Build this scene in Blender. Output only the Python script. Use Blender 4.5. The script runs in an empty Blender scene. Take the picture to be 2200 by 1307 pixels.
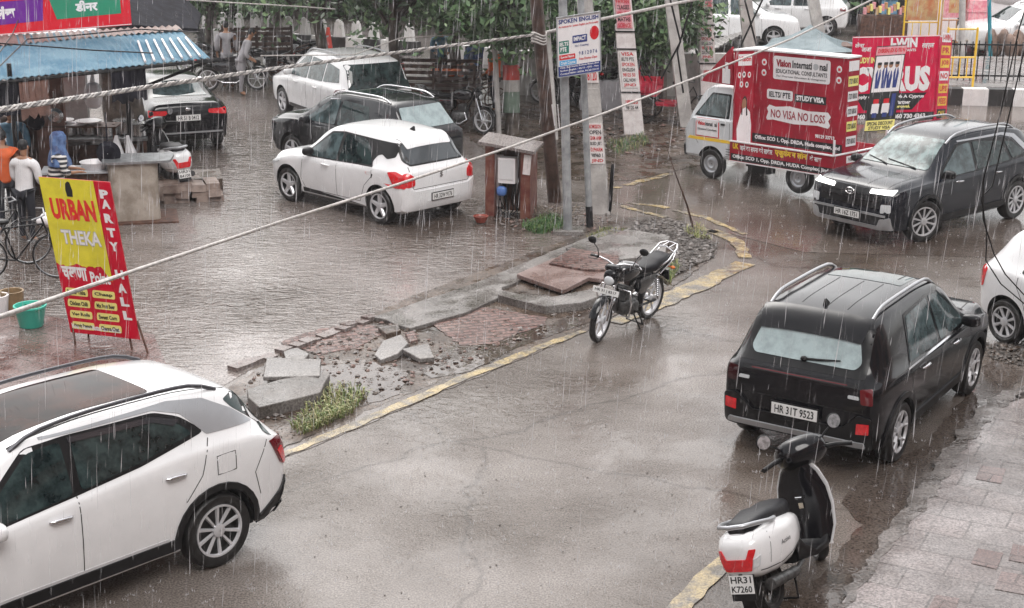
import bpy, bmesh, math, random
import numpy as np
from mathutils import Vector, Matrix, noise as mnoise
from mathutils.bvhtree import BVHTree
from mathutils.geometry import delaunay_2d_cdt
scene = bpy.context.scene
C = scene.collection
R = math.radians
random.seed(7)

# ---------------------------------------------------------------- camera
CF, CT, CR, CH = 3300.0, R(16.579), R(-.385), 6.138     # focal length in 2200ths, pitch, roll, height
cam_d = bpy.data.cameras.new("camera"); cam = bpy.data.objects.new("camera", cam_d); C.objects.link(cam)
scene.camera = cam
cam_d.sensor_width = 36; cam_d.lens = 36 * CF / 2200; cam_d.clip_end = 500; cam_d.clip_start = .1
_r0 = Vector((1, 0, 0)); _u0 = Vector((0, math.sin(CT), math.cos(CT))); _b = Vector((0, -math.cos(CT), math.sin(CT)))
_r = _r0 * math.cos(CR) - _u0 * math.sin(CR); _u = _r0 * math.sin(CR) + _u0 * math.cos(CR)
cam.matrix_world = Matrix(((_r.x, _u.x, _b.x, 0), (_r.y, _u.y, _b.y, 0), (_r.z, _u.z, _b.z, CH), (0, 0, 0, 1)))

# ---------------------------------------------------------------- world, sun, exposure
w = bpy.data.worlds.new("World"); scene.world = w; w.use_nodes = True
nt = w.node_tree; nt.nodes.clear()
sky = nt.nodes.new('ShaderNodeTexSky'); sky.sky_type = 'NISHITA'; sky.sun_disc = False
sky.sun_elevation = R(52); sky.sun_rotation = R(-20); sky.dust_density = 3; sky.ozone_density = 1
hs = nt.nodes.new('ShaderNodeHueSaturation'); hs.inputs['Saturation'].default_value = .12
mx = nt.nodes.new('ShaderNodeMix'); mx.data_type = 'RGBA'; mx.blend_type = 'MULTIPLY'; mx.inputs[0].default_value = 1
mx.inputs[7].default_value = (1, .982, .962, 1)
bg = nt.nodes.new('ShaderNodeBackground'); bg.inputs['Strength'].default_value = .14
ow = nt.nodes.new('ShaderNodeOutputWorld')
nt.links.new(sky.outputs[0], hs.inputs['Color']); nt.links.new(hs.outputs[0], mx.inputs[6])
nt.links.new(mx.outputs[2], bg.inputs['Color']); nt.links.new(bg.outputs[0], ow.inputs[0])
sd = bpy.data.lights.new("sun", 'SUN'); sd.energy = .9; sd.angle = R(30); sd.color = (1, .96, .93)
sun = bpy.data.objects.new("sun", sd); C.objects.link(sun)
sun.rotation_euler = (R(38), 0, R(20))
scene.view_settings.view_transform = 'Standard'; scene.view_settings.look = 'None'
scene.view_settings.gamma = 1; scene.view_settings.exposure = 1.2

# ---------------------------------------------------------------- helpers
def _dir(u, v):
    a, b = u - 1100, 653.5 - v; cr, sr = math.cos(CR), math.sin(CR)
    x = (a * cr + b * sr) / CF; y = (-a * sr + b * cr) / CF
    return x, math.cos(CT) + y * math.sin(CT), -math.sin(CT) + y * math.cos(CT)
def at(u, v, z=0.0):                      # ground point
    x, y, dz = _dir(u, v); k = (z - CH) / dz
    return Vector((x * k, y * k, z))
def ray0(u, v, d):
    x, y, dz = _dir(u, v); k = d / y
    return Vector((x * k, d, CH + dz * k))
def ray(u, v, d):                         # point at forward distance d (rough distances, eased by the table)
    d = float(np.interp(d, (0, 12, 20, 27, 31, 38, 45, 50.5, 60.5, 66.5, 99), (0, 12.05, 19.7, 26.6, 29.9, 35.8, 41, 45, 50.6, 54, 80)))
    x, y, dz = _dir(u, v); k = d / y
    return Vector((x * k, d, CH + dz * k))
def srgb(h):
    c = [int(h[i:i + 2], 16) / 255 for i in (0, 2, 4)]
    return tuple(((x + .055) / 1.055) ** 2.4 if x > .04045 else x / 12.92 for x in c)

_M = {}
def M(name, col, rough=.5, metal=0, var=.0, vs=3, bump=0, bs=40, coat=0, emit=0, col2=None, ramp=(.4, .6), rough2=None, spec=.5, alpha=None, trans=0):
    if name in _M: return _M[name]
    m = bpy.data.materials.new(name); m.use_nodes = True; _M[name] = m
    n = m.node_tree; b = n.nodes['Principled BSDF']
    b.inputs['Roughness'].default_value = rough; b.inputs['Metallic'].default_value = metal
    b.inputs['Coat Weight'].default_value = coat; b.inputs['Coat Roughness'].default_value = .05
    b.inputs['Specular IOR Level'].default_value = spec
    if alpha is not None: b.inputs['Alpha'].default_value = alpha
    if trans: b.inputs['Transmission Weight'].default_value = trans
    tc = n.nodes.new('ShaderNodeTexCoord')
    if not (var or col2): var = .04
    nz = n.nodes.new('ShaderNodeTexNoise'); nz.inputs['Scale'].default_value = vs; nz.inputs['Detail'].default_value = 6; nz.inputs['Roughness'].default_value = .62
    n.links.new(tc.outputs['Object'], nz.inputs['Vector'])
    r = n.nodes.new('ShaderNodeValToRGB')
    c2 = col2 or tuple(min(1, c * (1 + var)) for c in col); c1 = col if col2 else tuple(c * (1 - var) for c in col)
    r.color_ramp.elements[0].position = ramp[0]; r.color_ramp.elements[1].position = ramp[1]
    r.color_ramp.elements[0].color = (*c1, 1); r.color_ramp.elements[1].color = (*c2, 1)
    n.links.new(nz.outputs['Fac'], r.inputs[0]); n.links.new(r.outputs[0], b.inputs['Base Color'])
    if rough2 is not None:
        mr = n.nodes.new('ShaderNodeMapRange'); mr.inputs[1].default_value = ramp[0]; mr.inputs[2].default_value = ramp[1]
        mr.inputs[3].default_value = rough; mr.inputs[4].default_value = rough2
        n.links.new(nz.outputs['Fac'], mr.inputs[0]); n.links.new(mr.outputs[0], b.inputs['Roughness'])
    if bump:
        nb = n.nodes.new('ShaderNodeTexNoise'); nb.inputs['Scale'].default_value = bs; nb.inputs['Detail'].default_value = 4
        bp = n.nodes.new('ShaderNodeBump'); bp.inputs['Strength'].default_value = bump; bp.inputs['Distance'].default_value = .02
        n.links.new(tc.outputs['Object'], nb.inputs['Vector']); n.links.new(nb.outputs['Fac'], bp.inputs['Height']); n.links.new(bp.outputs[0], b.inputs['Normal'])
    if emit:
        b.inputs['Emission Color'].default_value = (*col, 1); b.inputs['Emission Strength'].default_value = emit
    return m

def tag(o, label=None, cat=None, group=None, kind=None):
    if label: o['label'] = label
    if cat: o['category'] = cat
    if group: o['group'] = group
    if kind: o['kind'] = kind
    return o
def thing(name, loc, rz=0, label=None, cat=None, group=None, tilt=None):
    o = bpy.data.objects.new(name, None); C.objects.link(o); o.empty_display_size = .2
    o.location = loc; o.rotation_euler = (tilt[0] if tilt else 0, tilt[1] if tilt else 0, rz)
    return tag(o, label, cat, group)
def dup(root, loc, rz, label, group=None, rot=None, skip=()):
    r = root.copy(); C.objects.link(r); r.location = loc
    r.rotation_euler = rot if rot else (root.rotation_euler[0], root.rotation_euler[1], rz)
    r['label'] = label
    if group: r['group'] = group
    for ch in list(root.children):
        if ch.name.split('.')[0] in skip: continue
        c = ch.copy(); C.objects.link(c); c.parent = r
        for g in list(ch.children):
            d = g.copy(); C.objects.link(d); d.parent = c
    return r

class MB:
    def __init__(s): s.v = []; s.f = []; s.m = []; s.mi = 0; s.X = None
    def add(s, V, F, mi=None):
        o = len(s.v)
        s.v += [tuple(s.X @ Vector(p)) if s.X else tuple(p) for p in V]
        s.f += [tuple(i + o for i in f) for f in F]; s.m += [s.mi if mi is None else mi] * len(F)
        return s
    def box(s, c, d, rot=None, taper=1.0):
        hx, hy, hz = d[0] / 2, d[1] / 2, d[2] / 2; V = []
        for z in (-1, 1):
            k = taper if z > 0 else 1
            for x, y in ((-1, -1), (1, -1), (1, 1), (-1, 1)):
                p = Vector((x * hx * k, y * hy * k, z * hz))
                if rot: p = rot @ p
                V.append(p + Vector(c))
        return s.add(V, [(3, 2, 1, 0), (4, 5, 6, 7), (0, 1, 5, 4), (1, 2, 6, 5), (2, 3, 7, 6), (3, 0, 4, 7)])
    def loft(s, rings, cap=True, closed=True):
        n = len(rings[0]); V = [p for r in rings for p in r]; F = []
        for i in range(len(rings) - 1):
            for j in range(n if closed else n - 1):
                a = i * n + j; b = i * n + (j + 1) % n
                F.append((a, b, b + n, a + n))
        if cap and closed:
            F.append(tuple(range(n - 1, -1, -1))); F.append(tuple((len(rings) - 1) * n + k for k in range(n)))
        return s.add(V, F)
    def tube(s, P, r, n=8, cap=True):
        P = [Vector(p) for p in P]; rs = r if isinstance(r, (list, tuple)) else [r] * len(P)
        rings = []; up = None
        for i, p in enumerate(P):
            t = (P[min(i + 1, len(P) - 1)] - P[max(i - 1, 0)])
            t = t.normalized() if t.length > 1e-9 else Vector((0, 0, 1))
            if up is None:
                up = Vector((0, 0, 1)) if abs(t.z) < .9 else Vector((1, 0, 0))
            a = t.cross(up); a = a.normalized() if a.length > 1e-6 else t.orthogonal().normalized()
            b = a.cross(t).normalized(); up = b
            rings.append([p + (a * math.cos(2 * math.pi * k / n) + b * math.sin(2 * math.pi * k / n)) * rs[i] for k in range(n)])
        return s.loft(rings, cap)
    def lathe(s, prof, n=24, c=(0, 0, 0), axis='y', cap=False):
        rings = []
        for r, h in prof:
            ring = []
            for k in range(n):
                a = 2 * math.pi * k / n; x, y = r * math.cos(a), r * math.sin(a)
                p = (x, h, y) if axis == 'y' else ((x, y, h) if axis == 'z' else (h, x, y))
                ring.append(Vector(p) + Vector(c))
            rings.append(ring)
        return s.loft(rings, cap)
    def ell(s, c, d, rot=None, n=12, m=8, p=1.0):
        V = []; F = []
        f = lambda t: math.copysign(abs(t) ** p, t)
        for i in range(m + 1):
            th = math.pi * i / m - math.pi / 2
            for j in range(n):
                ph = 2 * math.pi * j / n
                q = Vector((d[0] * f(math.cos(th)) * f(math.cos(ph)), d[1] * f(math.cos(th)) * f(math.sin(ph)), d[2] * f(math.sin(th))))
                if rot: q = rot @ q
                V.append(q + Vector(c))
        for i in range(m):
            for j in range(n): F.append((i * n + j, i * n + (j + 1) % n, (i + 1) * n + (j + 1) % n, (i + 1) * n + j))
        return s.add(V, F)
    def prism(s, poly, z0, z1):
        n = len(poly); V = [(x, y, z0) for x, y in poly] + [(x, y, z1) for x, y in poly]
        F = [tuple(range(n - 1, -1, -1)), tuple(range(n, 2 * n))] + [(i, (i + 1) % n, (i + 1) % n + n, i + n) for i in range(n)]
        return s.add(V, F)
    def build(s, name, mats, parent=None, smooth=40, fix=True):
        me = bpy.data.meshes.new(name); me.from_pydata(s.v, [], s.f)
        if not isinstance(mats, (list, tuple)): mats = [mats]
        for m in mats: me.materials.append(m)
        if len(mats) > 1: me.polygons.foreach_set('material_index', s.m)
        if fix:
            bm = bmesh.new(); bm.from_mesh(me); bmesh.ops.remove_doubles(bm, verts=bm.verts, dist=1e-5)
            bmesh.ops.recalc_face_normals(bm, faces=bm.faces); bm.to_mesh(me); bm.free()
        if smooth:
            me.shade_smooth(); me.set_sharp_from_angle(angle=R(smooth))
        o = bpy.data.objects.new(name, me); C.objects.link(o)
        if parent: o.parent = parent
        return o
def solo(mb, name, mats, label, cat, group=None, smooth=40, loc=None, rz=0):
    o = mb.build(name, mats, None, smooth); tag(o, label, cat, group)
    if loc: o.location = loc; o.rotation_euler.z = rz
    return o
def structure(o): o['kind'] = 'structure'; return o

def pchip(keys):
    xs = np.array([k[0] for k in keys], float); ys = np.array([k[1] for k in keys], float)
    h = np.diff(xs); d = np.diff(ys) / h; m = np.zeros(len(xs)); m[0] = d[0]; m[-1] = d[-1]
    for i in range(1, len(xs) - 1):
        if d[i - 1] * d[i] > 0:
            w1 = 2 * h[i] + h[i - 1]; w2 = h[i] + 2 * h[i - 1]; m[i] = (w1 + w2) / (w1 / d[i - 1] + w2 / d[i])
    def f(x):
        if x <= xs[0]: return float(ys[0])
        if x >= xs[-1]: return float(ys[-1])
        i = int(np.searchsorted(xs, x) - 1); t = (x - xs[i]) / h[i]
        return float((1 + 2 * t) * (1 - t) ** 2 * ys[i] + t * (1 - t) ** 2 * h[i] * m[i] + t * t * (3 - 2 * t) * ys[i + 1] + t * t * (t - 1) * h[i] * m[i + 1])
    return f
def rnd(poly, r=.03, n=3):
    out = []; N = len(poly)
    for i in range(N):
        p = Vector(poly[i]); a = Vector(poly[i - 1]) - p; b = Vector(poly[(i + 1) % N]) - p
        k = min(r, a.length * .45, b.length * .45); A = p + a.normalized() * k; B = p + b.normalized() * k
        for t in [j / n for j in range(n + 1)]:
            out.append(tuple(A * (1 - t) ** 2 + p * 2 * t * (1 - t) + B * t * t))
    return out
_AX = {'L': (lambda a, b: (Vector((a, 5, b)), Vector((0, -1, 0)))), 'R': (lambda a, b: (Vector((a, -5, b)), Vector((0, 1, 0)))),
       'T': (lambda a, b: (Vector((a, b, 5)), Vector((0, 0, -1)))), 'B': (lambda a, b: (Vector((-5, a, b)), Vector((1, 0, 0)))),
       'F': (lambda a, b: (Vector((5, a, b)), Vector((-1, 0, 0))))}
def _hit(bvh, ax, a, b, off):
    o, d = _AX[ax](a, b); h = bvh.ray_cast(o, d)
    if h[0] is None:
        q = bvh.find_nearest(o + d * 4.1)
        p, nn = q[0], q[1]
        p = Vector((p.x, p.y, p.z))
        if nn.dot(d) > 0: nn = -nn
        return p + nn * off, nn
    nn = h[1]
    if nn.dot(d) > 0: nn = -nn
    return h[0] + (nn * .5 - d * .5).normalized() * off, nn
def patch(mb, bvh, ax, poly, off=.011, r=.03, grid=.08, thick=.02, mi=None):
    P = rnd(poly, r) if r else list(poly)
    N = len(P); dense = []
    for i in range(N):
        a, b = Vector(P[i]), Vector(P[(i + 1) % N]); k = max(1, int((b - a).length / grid))
        dense += [tuple(a.lerp(b, t / k)) for t in range(k)]
    n = len(dense); xs = [p[0] for p in dense]; ys = [p[1] for p in dense]; inner = []
    def inside(x, y):
        c = False; j = n - 1
        for i in range(n):
            if (dense[i][1] > y) != (dense[j][1] > y) and x < (dense[j][0] - dense[i][0]) * (y - dense[i][1]) / (dense[j][1] - dense[i][1]) + dense[i][0]: c = not c
            j = i
        return c
    gx = np.arange(min(xs) + grid / 2, max(xs), grid); gy = np.arange(min(ys) + grid / 2, max(ys), grid)
    for x in gx:
        for y in gy:
            if inside(x, y) and min((x - p[0]) ** 2 + (y - p[1]) ** 2 for p in dense) > (grid * .3) ** 2: inner.append((float(x), float(y)))
    res = delaunay_2d_cdt([Vector(p) for p in dense + inner], [(i, (i + 1) % n) for i in range(n)], [], 1, 1e-6)
    V2, F = res[0], res[2]; V = []; W = []
    for p in V2:
        q, nn = _hit(bvh, ax, p[0], p[1], off); V.append(q); W.append(q - nn * thick)
    F = [tuple(f) for f in F]; m = len(V); cnt = {}
    for f in F:
        for i in range(len(f)): e = (f[i], f[(i + 1) % len(f)]); cnt[e] = 1
    S = [(a, b, b + m, a + m) for a, b in cnt if (b, a) not in cnt]
    mb.add(V + W, F + S, mi); return mb
def seam(mb, bvh, ax, pts, wd=.008, off=.0015, step=.05):
    D = []
    for i in range(len(pts) - 1):
        a, b = Vector(pts[i]), Vector(pts[i + 1]); k = max(1, int((b - a).length / step))
        D += [a.lerp(b, t / k) for t in range(k)]
    D.append(Vector(pts[-1])); A = []; B = []
    for i, p in enumerate(D):
        t = (D[min(i + 1, len(D) - 1)] - D[max(i - 1, 0)]).normalized(); nn = Vector((-t.y, t.x)) * wd / 2
        A.append(_hit(bvh, ax, p.x + nn.x, p.y + nn.y, off)[0]); B.append(_hit(bvh, ax, p.x - nn.x, p.y - nn.y, off)[0])
    m = len(A); mb.add(A + B, [(i, i + 1, m + i + 1, m + i) for i in range(m - 1)])
_TX = {}
def text_geo(s, bold=0.0):
    k = (s, bold)
    if k not in _TX:
        cu = bpy.data.curves.new('t', 'FONT'); cu.body = s; cu.size = 1; cu.offset = bold; cu.resolution_u = 2; cu.align_x = 'LEFT'
        o = bpy.data.objects.new('t', cu); C.objects.link(o); bpy.context.view_layer.update()
        me = bpy.data.meshes.new_from_object(o.evaluated_get(bpy.context.evaluated_depsgraph_get()))
        V = [tuple(v.co) for v in me.vertices]; F = [tuple(p.vertices) for p in me.polygons]
        bpy.data.objects.remove(o); bpy.data.curves.remove(cu); bpy.data.meshes.remove(me)
        _TX[k] = (V, F)
    return _TX[k]
def text(mb, s, x0, y0, x1, y1, X, bold=.02, z=.004, slant=0, mi=None):
    """fit string into rectangle in board coordinates, X maps board (x,y,z) to object space"""
    V, F = text_geo(s, bold)
    if not V: return
    ax, bx = min(v[0] for v in V), max(v[0] for v in V); ay, by = min(v[1] for v in V), max(v[1] for v in V)
    W = []
    for v in V:
        t = (v[1] - ay) / (by - ay)
        W.append(X @ Vector((x0 + (x1 - x0) * (v[0] - ax) / (bx - ax) + slant * t * (y1 - y0), y0 + (y1 - y0) * t, z)))
    mb.add(W, F, mi)
def rect(mb, x0, y0, x1, y1, X, z=.002, poly=None, mi=None, r=0):
    P = poly or [(x0, y0), (x1, y0), (x1, y1), (x0, y1)]
    if r: P = rnd(P, r)
    mb.add([X @ Vector((p[0], p[1], z)) for p in P], [tuple(range(len(P)))], mi)
def frame(O, X, Y):
    X = Vector(X); Y = Vector(Y); N = X.cross(Y).normalized(); O = Vector(O)
    return Matrix(((X.x, Y.x, N.x, O.x), (X.y, Y.y, N.y, O.y), (X.z, Y.z, N.z, O.z), (0, 0, 0, 1)))

# ---------------------------------------------------------------- common materials
m_white = M('white_paint', (.8, .8, .81), .22, coat=.6, bump=.02, bs=120, var=.03)
m_black = M('black_paint', (.005, .005, .007), .12, coat=.22, spec=.3, bump=.015, bs=140)
m_grey = M('grey_paint', (.012, .013, .016), .15, coat=.35, bump=.02, bs=120)
m_glass = M('window_glass', (.006, .011, .012), .04, spec=.45, col2=(.035, .055, .055), vs=5)  # teal mottle in the colour imitates reflections in the windows
m_glassl = M('pale_glass', (.06, .085, .09), .06, spec=.6, var=.5, vs=5)
m_trim = M('black_trim', (.010, .010, .011), .35, var=.2, spec=.3)
m_gap = M('dark_gap', (.006, .006, .006), .8)
m_rubber = M('tyre_rubber', (.012, .0115, .0115), .45, var=.3, vs=12, bump=.2, bs=60)
m_alloy = M('alloy', (.62, .62, .64), .28, metal=.35, var=.08)
m_chrome = M('chrome', (.7, .7, .72), .15, metal=1)
m_steel = M('steel', (.32, .33, .34), .4, metal=.6, var=.2, vs=10)
m_silver = M('silver_plastic', (.42, .43, .45), .3, metal=.5)
m_red = M('red_lens', (.65, .012, .02), .12, coat=1, var=.15, vs=20)
m_dred = M('dark_red_lens', (.13, .004, .009), .1, coat=1)
m_lens = M('clear_lens', (.6, .62, .64), .1, coat=1)
m_drl = M('lit_lamp', (1, .98, .95), .3, emit=1.5)
m_plate = M('plate_white', (.75, .75, .74), .35)
m_ink = M('ink_black', (.012, .012, .014), .6)
m_iwhite = M('ink_white', (.85, .83, .84), .4)
m_cream = M('cream_seat', (.55, .52, .47), .6)
# ---------------------------------------------------------------- wet ground
def wet(name, c1, c2, rough=(.08, .3), rip=(6, 1, .12), stretch=(1, 1), big=.35, grit=(70, .25), brick=None, speck=0, mid=(.38, .62), rot=0, rings=0, cracks=0):
    m = bpy.data.materials.new(name); m.use_nodes = True; n = m.node_tree; b = n.nodes['Principled BSDF']; L = n.links.new
    N = lambda t, **k: (lambda o: [o.inputs[a.replace('_', ' ')].__setattr__('default_value', v) for a, v in k.items()] and o or o)(n.nodes.new(t))
    tc = n.nodes.new('ShaderNodeTexCoord'); b.inputs['IOR'].default_value = 1.45
    nb = N('ShaderNodeTexNoise', Scale=big, Detail=7.0, Roughness=.6); L(tc.outputs['Object'], nb.inputs['Vector'])
    nf = N('ShaderNodeTexNoise', Scale=grit[0], Detail=3.0); L(tc.outputs['Object'], nf.inputs['Vector'])
    r = n.nodes.new('ShaderNodeValToRGB'); r.color_ramp.elements[0].position, r.color_ramp.elements[1].position = mid
    r.color_ramp.elements[0].color = (*c1, 1); r.color_ramp.elements[1].color = (*c2, 1); L(nb.outputs['Fac'], r.inputs[0])
    col = r.outputs[0]
    mx = n.nodes.new('ShaderNodeMix'); mx.data_type = 'RGBA'; mx.blend_type = 'MULTIPLY'; mx.inputs[0].default_value = 1
    gr = n.nodes.new('ShaderNodeValToRGB'); gr.color_ramp.elements[0].position = .3; gr.color_ramp.elements[1].position = .7
    gr.color_ramp.elements[0].color = (.42, .41, .41, 1); gr.color_ramp.elements[1].color = (1.4, 1.4, 1.4, 1)
    L(nf.outputs['Fac'], gr.inputs[0]); L(col, mx.inputs[6]); L(gr.outputs[0], mx.inputs[7]); col = mx.outputs[2]
    bf = None
    if brick:
        mp = N('ShaderNodeMapping'); mp.inputs['Rotation'].default_value = (0, 0, R(brick[3])); L(tc.outputs['Object'], mp.inputs['Vector'])
        br = N('ShaderNodeTexBrick', Scale=1.0); br.inputs['Brick Width'].default_value = brick[0]; br.inputs['Row Height'].default_value = brick[1]; br.inputs['Mortar Size'].default_value = brick[2]
        br.inputs['Color1'].default_value = (1.1, 1, 1, 1); br.inputs['Color2'].default_value = (.8, .8, .8, 1); br.inputs['Mortar'].default_value = (.35, .33, .32, 1); br.inputs['Mortar Smooth'].default_value = .3
        L(mp.outputs[0], br.inputs['Vector'])
        m2 = n.nodes.new('ShaderNodeMix'); m2.data_type = 'RGBA'; m2.blend_type = 'MULTIPLY'; m2.inputs[0].default_value = brick[4]
        L(col, m2.inputs[6]); L(br.outputs['Color'], m2.inputs[7]); col = m2.outputs[2]; bf = br.outputs['Fac']
    if cracks:
        cw = N('ShaderNodeTexNoise', Scale=1.6, Detail=4.0); L(tc.outputs['Object'], cw.inputs['Vector'])
        cm = n.nodes.new('ShaderNodeMix'); cm.data_type = 'RGBA'; cm.inputs[0].default_value = .35; L(tc.outputs['Object'], cm.inputs[6]); L(cw.outputs['Color'], cm.inputs[7])
        cv = N('ShaderNodeTexVoronoi', Scale=cracks); cv.feature = 'DISTANCE_TO_EDGE'; L(cm.outputs[2], cv.inputs['Vector'])
        cr = n.nodes.new('ShaderNodeValToRGB'); cr.color_ramp.elements[0].position = .0; cr.color_ramp.elements[0].color = (.5, .48, .47, 1); cr.color_ramp.elements[1].position = .009; cr.color_ramp.elements[1].color = (1, 1, 1, 1)
        L(cv.outputs['Distance'], cr.inputs[0]); m3 = n.nodes.new('ShaderNodeMix'); m3.data_type = 'RGBA'; m3.blend_type = 'MULTIPLY'; m3.inputs[0].default_value = .7; L(col, m3.inputs[6]); L(cr.outputs[0], m3.inputs[7]); col = m3.outputs[2]
    L(col, b.inputs['Base Color'])
    mr = N('ShaderNodeMapRange'); mr.inputs[1].default_value = .4; mr.inputs[2].default_value = .62; mr.inputs[3].default_value = rough[0]; mr.inputs[4].default_value = rough[1]
    nr = N('ShaderNodeTexNoise', Scale=big * 2.2, Detail=5.0); L(tc.outputs['Object'], nr.inputs['Vector']); L(nr.outputs['Fac'], mr.inputs[0]); L(mr.outputs[0], b.inputs['Roughness'])
    # ripples
    mp = N('ShaderNodeMapping'); mp.inputs['Scale'].default_value = (stretch[0], stretch[1], 1); mp.inputs['Rotation'].default_value = (0, 0, R(rot)); L(tc.outputs['Object'], mp.inputs['Vector'])
    rp = N('ShaderNodeTexNoise', Scale=float(rip[0]), Detail=3.0, Roughness=.55); rp.inputs['Distortion'].default_value = rip[1]; L(mp.outputs[0], rp.inputs['Vector'])
    b1 = N('ShaderNodeBump', Strength=rip[2], Distance=.05); L(rp.outputs['Fac'], b1.inputs['Height'])
    rs = N('ShaderNodeMapRange'); rs.inputs[1].default_value = .40; rs.inputs[2].default_value = .60; rs.inputs[3].default_value = rip[2] * 1.25; rs.inputs[4].default_value = rip[2] * .22; L(nb.outputs['Fac'], rs.inputs[0]); L(rs.outputs[0], b1.inputs['Strength'])
    gs = N('ShaderNodeMapRange'); gs.inputs[1].default_value = .42; gs.inputs[2].default_value = .58; gs.inputs[3].default_value = grit[1] * .12; gs.inputs[4].default_value = grit[1]; L(nr.outputs['Fac'], gs.inputs[0])
    b2 = N('ShaderNodeBump', Strength=grit[1], Distance=.01); L(gs.outputs[0], b2.inputs['Strength']); L(nf.outputs['Fac'], b2.inputs['Height']); L(b1.outputs[0], b2.inputs['Normal']); last = b2
    if bf is not None:
        b3 = N('ShaderNodeBump', Strength=-brick[5], Distance=.02); b3.invert = True; b3.inputs['Strength'].default_value = brick[5]; L(bf, b3.inputs['Height']); L(last.outputs[0], b3.inputs['Normal']); last = b3
    if rings:
        vo = N('ShaderNodeTexVoronoi', Scale=rings); L(tc.outputs['Object'], vo.inputs['Vector'])
        ma = n.nodes.new('ShaderNodeMath'); ma.operation = 'MULTIPLY'; ma.inputs[1].default_value = 38; L(vo.outputs['Distance'], ma.inputs[0])
        si = n.nodes.new('ShaderNodeMath'); si.operation = 'SINE'; L(ma.outputs[0], si.inputs[0])
        fa = N('ShaderNodeMapRange'); fa.inputs[1].default_value = .0; fa.inputs[2].default_value = .45; fa.inputs[3].default_value = 1; fa.inputs[4].default_value = 0; L(vo.outputs['Distance'], fa.inputs[0])
        mu = n.nodes.new('ShaderNodeMath'); mu.operation = 'MULTIPLY'; L(si.outputs[0], mu.inputs[0]); L(fa.outputs[0], mu.inputs[1])
        b4 = N('ShaderNodeBump', Strength=.12, Distance=.01); L(mu.outputs[0], b4.inputs['Height']); L(last.outputs[0], b4.inputs['Normal']); last = b4
    L(last.outputs[0], b.inputs['Normal'])
    return m
def sheet(name, pts, z, m, jit=0, sub=6):
    """flat polygon, optional ragged outline"""
    rr = random.Random(len(name) + len(pts)); P = [Vector((p[0], p[1])) for p in pts]; D = []
    for i in range(len(P)):
        a, b = P[i], P[(i + 1) % len(P)]; k = max(1, int((b - a).length / .12)) if jit else 1
        for t in range(k):
            q = a.lerp(b, t / k)
            if jit: q += Vector((rr.uniform(-jit, jit), rr.uniform(-jit, jit)))
            D.append(q)
    res = delaunay_2d_cdt(D, [(i, (i + 1) % len(D)) for i in range(len(D))], [], 1, 1e-5)
    mb = MB(); mb.add([(p.x, p.y, z) for p in res[0]], [tuple(f) for f in res[2]])
    return structure(mb.build(name, m, None, 0))
U = lambda *uv: [tuple(at(*p)[:2]) for p in uv]
m_road = wet('wet_asphalt', (.082, .063, .050), (.205, .180, .164), (.03, .24), (9, .6, .17), (1, 1), .32, (55, .8), rings=7, cracks=.3)
m_lot = wet('flooded_pavers', (.085, .064, .052), (.27, .24, .225), (.03, .14), (3.4, 1.3, .6), (1, 2.2), .22, (40, .10), (.22, .11, .012, 38, .16, .10), rot=-20, rings=5)
m_cross = wet('wet_cross_road', (.085, .064, .052), (.185, .158, .142), (.03, .18), (5, .6, .10), (1, 1.6), .25, (50, .3))
m_mud = wet('muddy_soil', (.04, .028, .021), (.12, .088, .068), (.10, .5), (5, .6, .35), (1, 1), 1.3, (30, .8))
m_puddle = wet('brown_puddle', (.055, .038, .03), (.085, .062, .05), (.02, .06), (5, .5, .05), (1, 1), .6, (40, .02), rings=6)
m_conc = wet('old_concrete', (.12, .108, .10), (.25, .235, .225), (.1, .4), (4, .5, .15), (1, 1), 1.1, (45, .4))
m_brickp = wet('broken_brick_paving', (.14, .07, .058), (.22, .145, .125), (.2, .5), (8, .5, .3), (1, 1), 1.4, (40, .6), (.23, .115, .02, -20, .9, .8))
m_tile = wet('pavement_tiles', (.14, .12, .113), (.28, .256, .248), (.05, .28), (8, .5, .15), (1, 1), 1.1, (50, .4), (.62, .42, .010, 27, .6, .25))
m_redtile = wet('red_wet_tiles', (.14, .085, .075), (.19, .15, .14), (.08, .25), (5, .4, .08), (1, 1), .9, (50, .2), (.3, .3, .012, 30, .6, .3))
m_yline = wet('worn_yellow_paint', (.16, .14, .115), (.42, .325, .165), (.15, .35), (9, .4, .1), (1, 1), 3.2, (55, .4), mid=(.42, .60))
m_soil = wet('dark_gravel_soil', (.025, .02, .018), (.085, .065, .05), (.3, .7), (8, .5, .5), (1, 1), 2.2, (25, 1.0))

structure(MB().add([(-150, -30, 0), (150, -30, 0), (150, 220, 0), (-150, 220, 0)], [(0, 1, 2, 3)]).build('road', m_road, None, 0))
# paved lot, left of the broken divider, reaching the trees
lot = U((-500, 1300), (480, 830), (560, 780), (870, 650), (1240, 515), (1300, 480), (1300, 440), (1190, 430), (1180, 300), (1130, 270)) + [(-.4, 36.1), (-2.2, 42.4), (-8.2, 46.8), (-29, 52.5), (-34, 21.9)]
sheet('paved_lot', lot, .004, m_lot)
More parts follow.
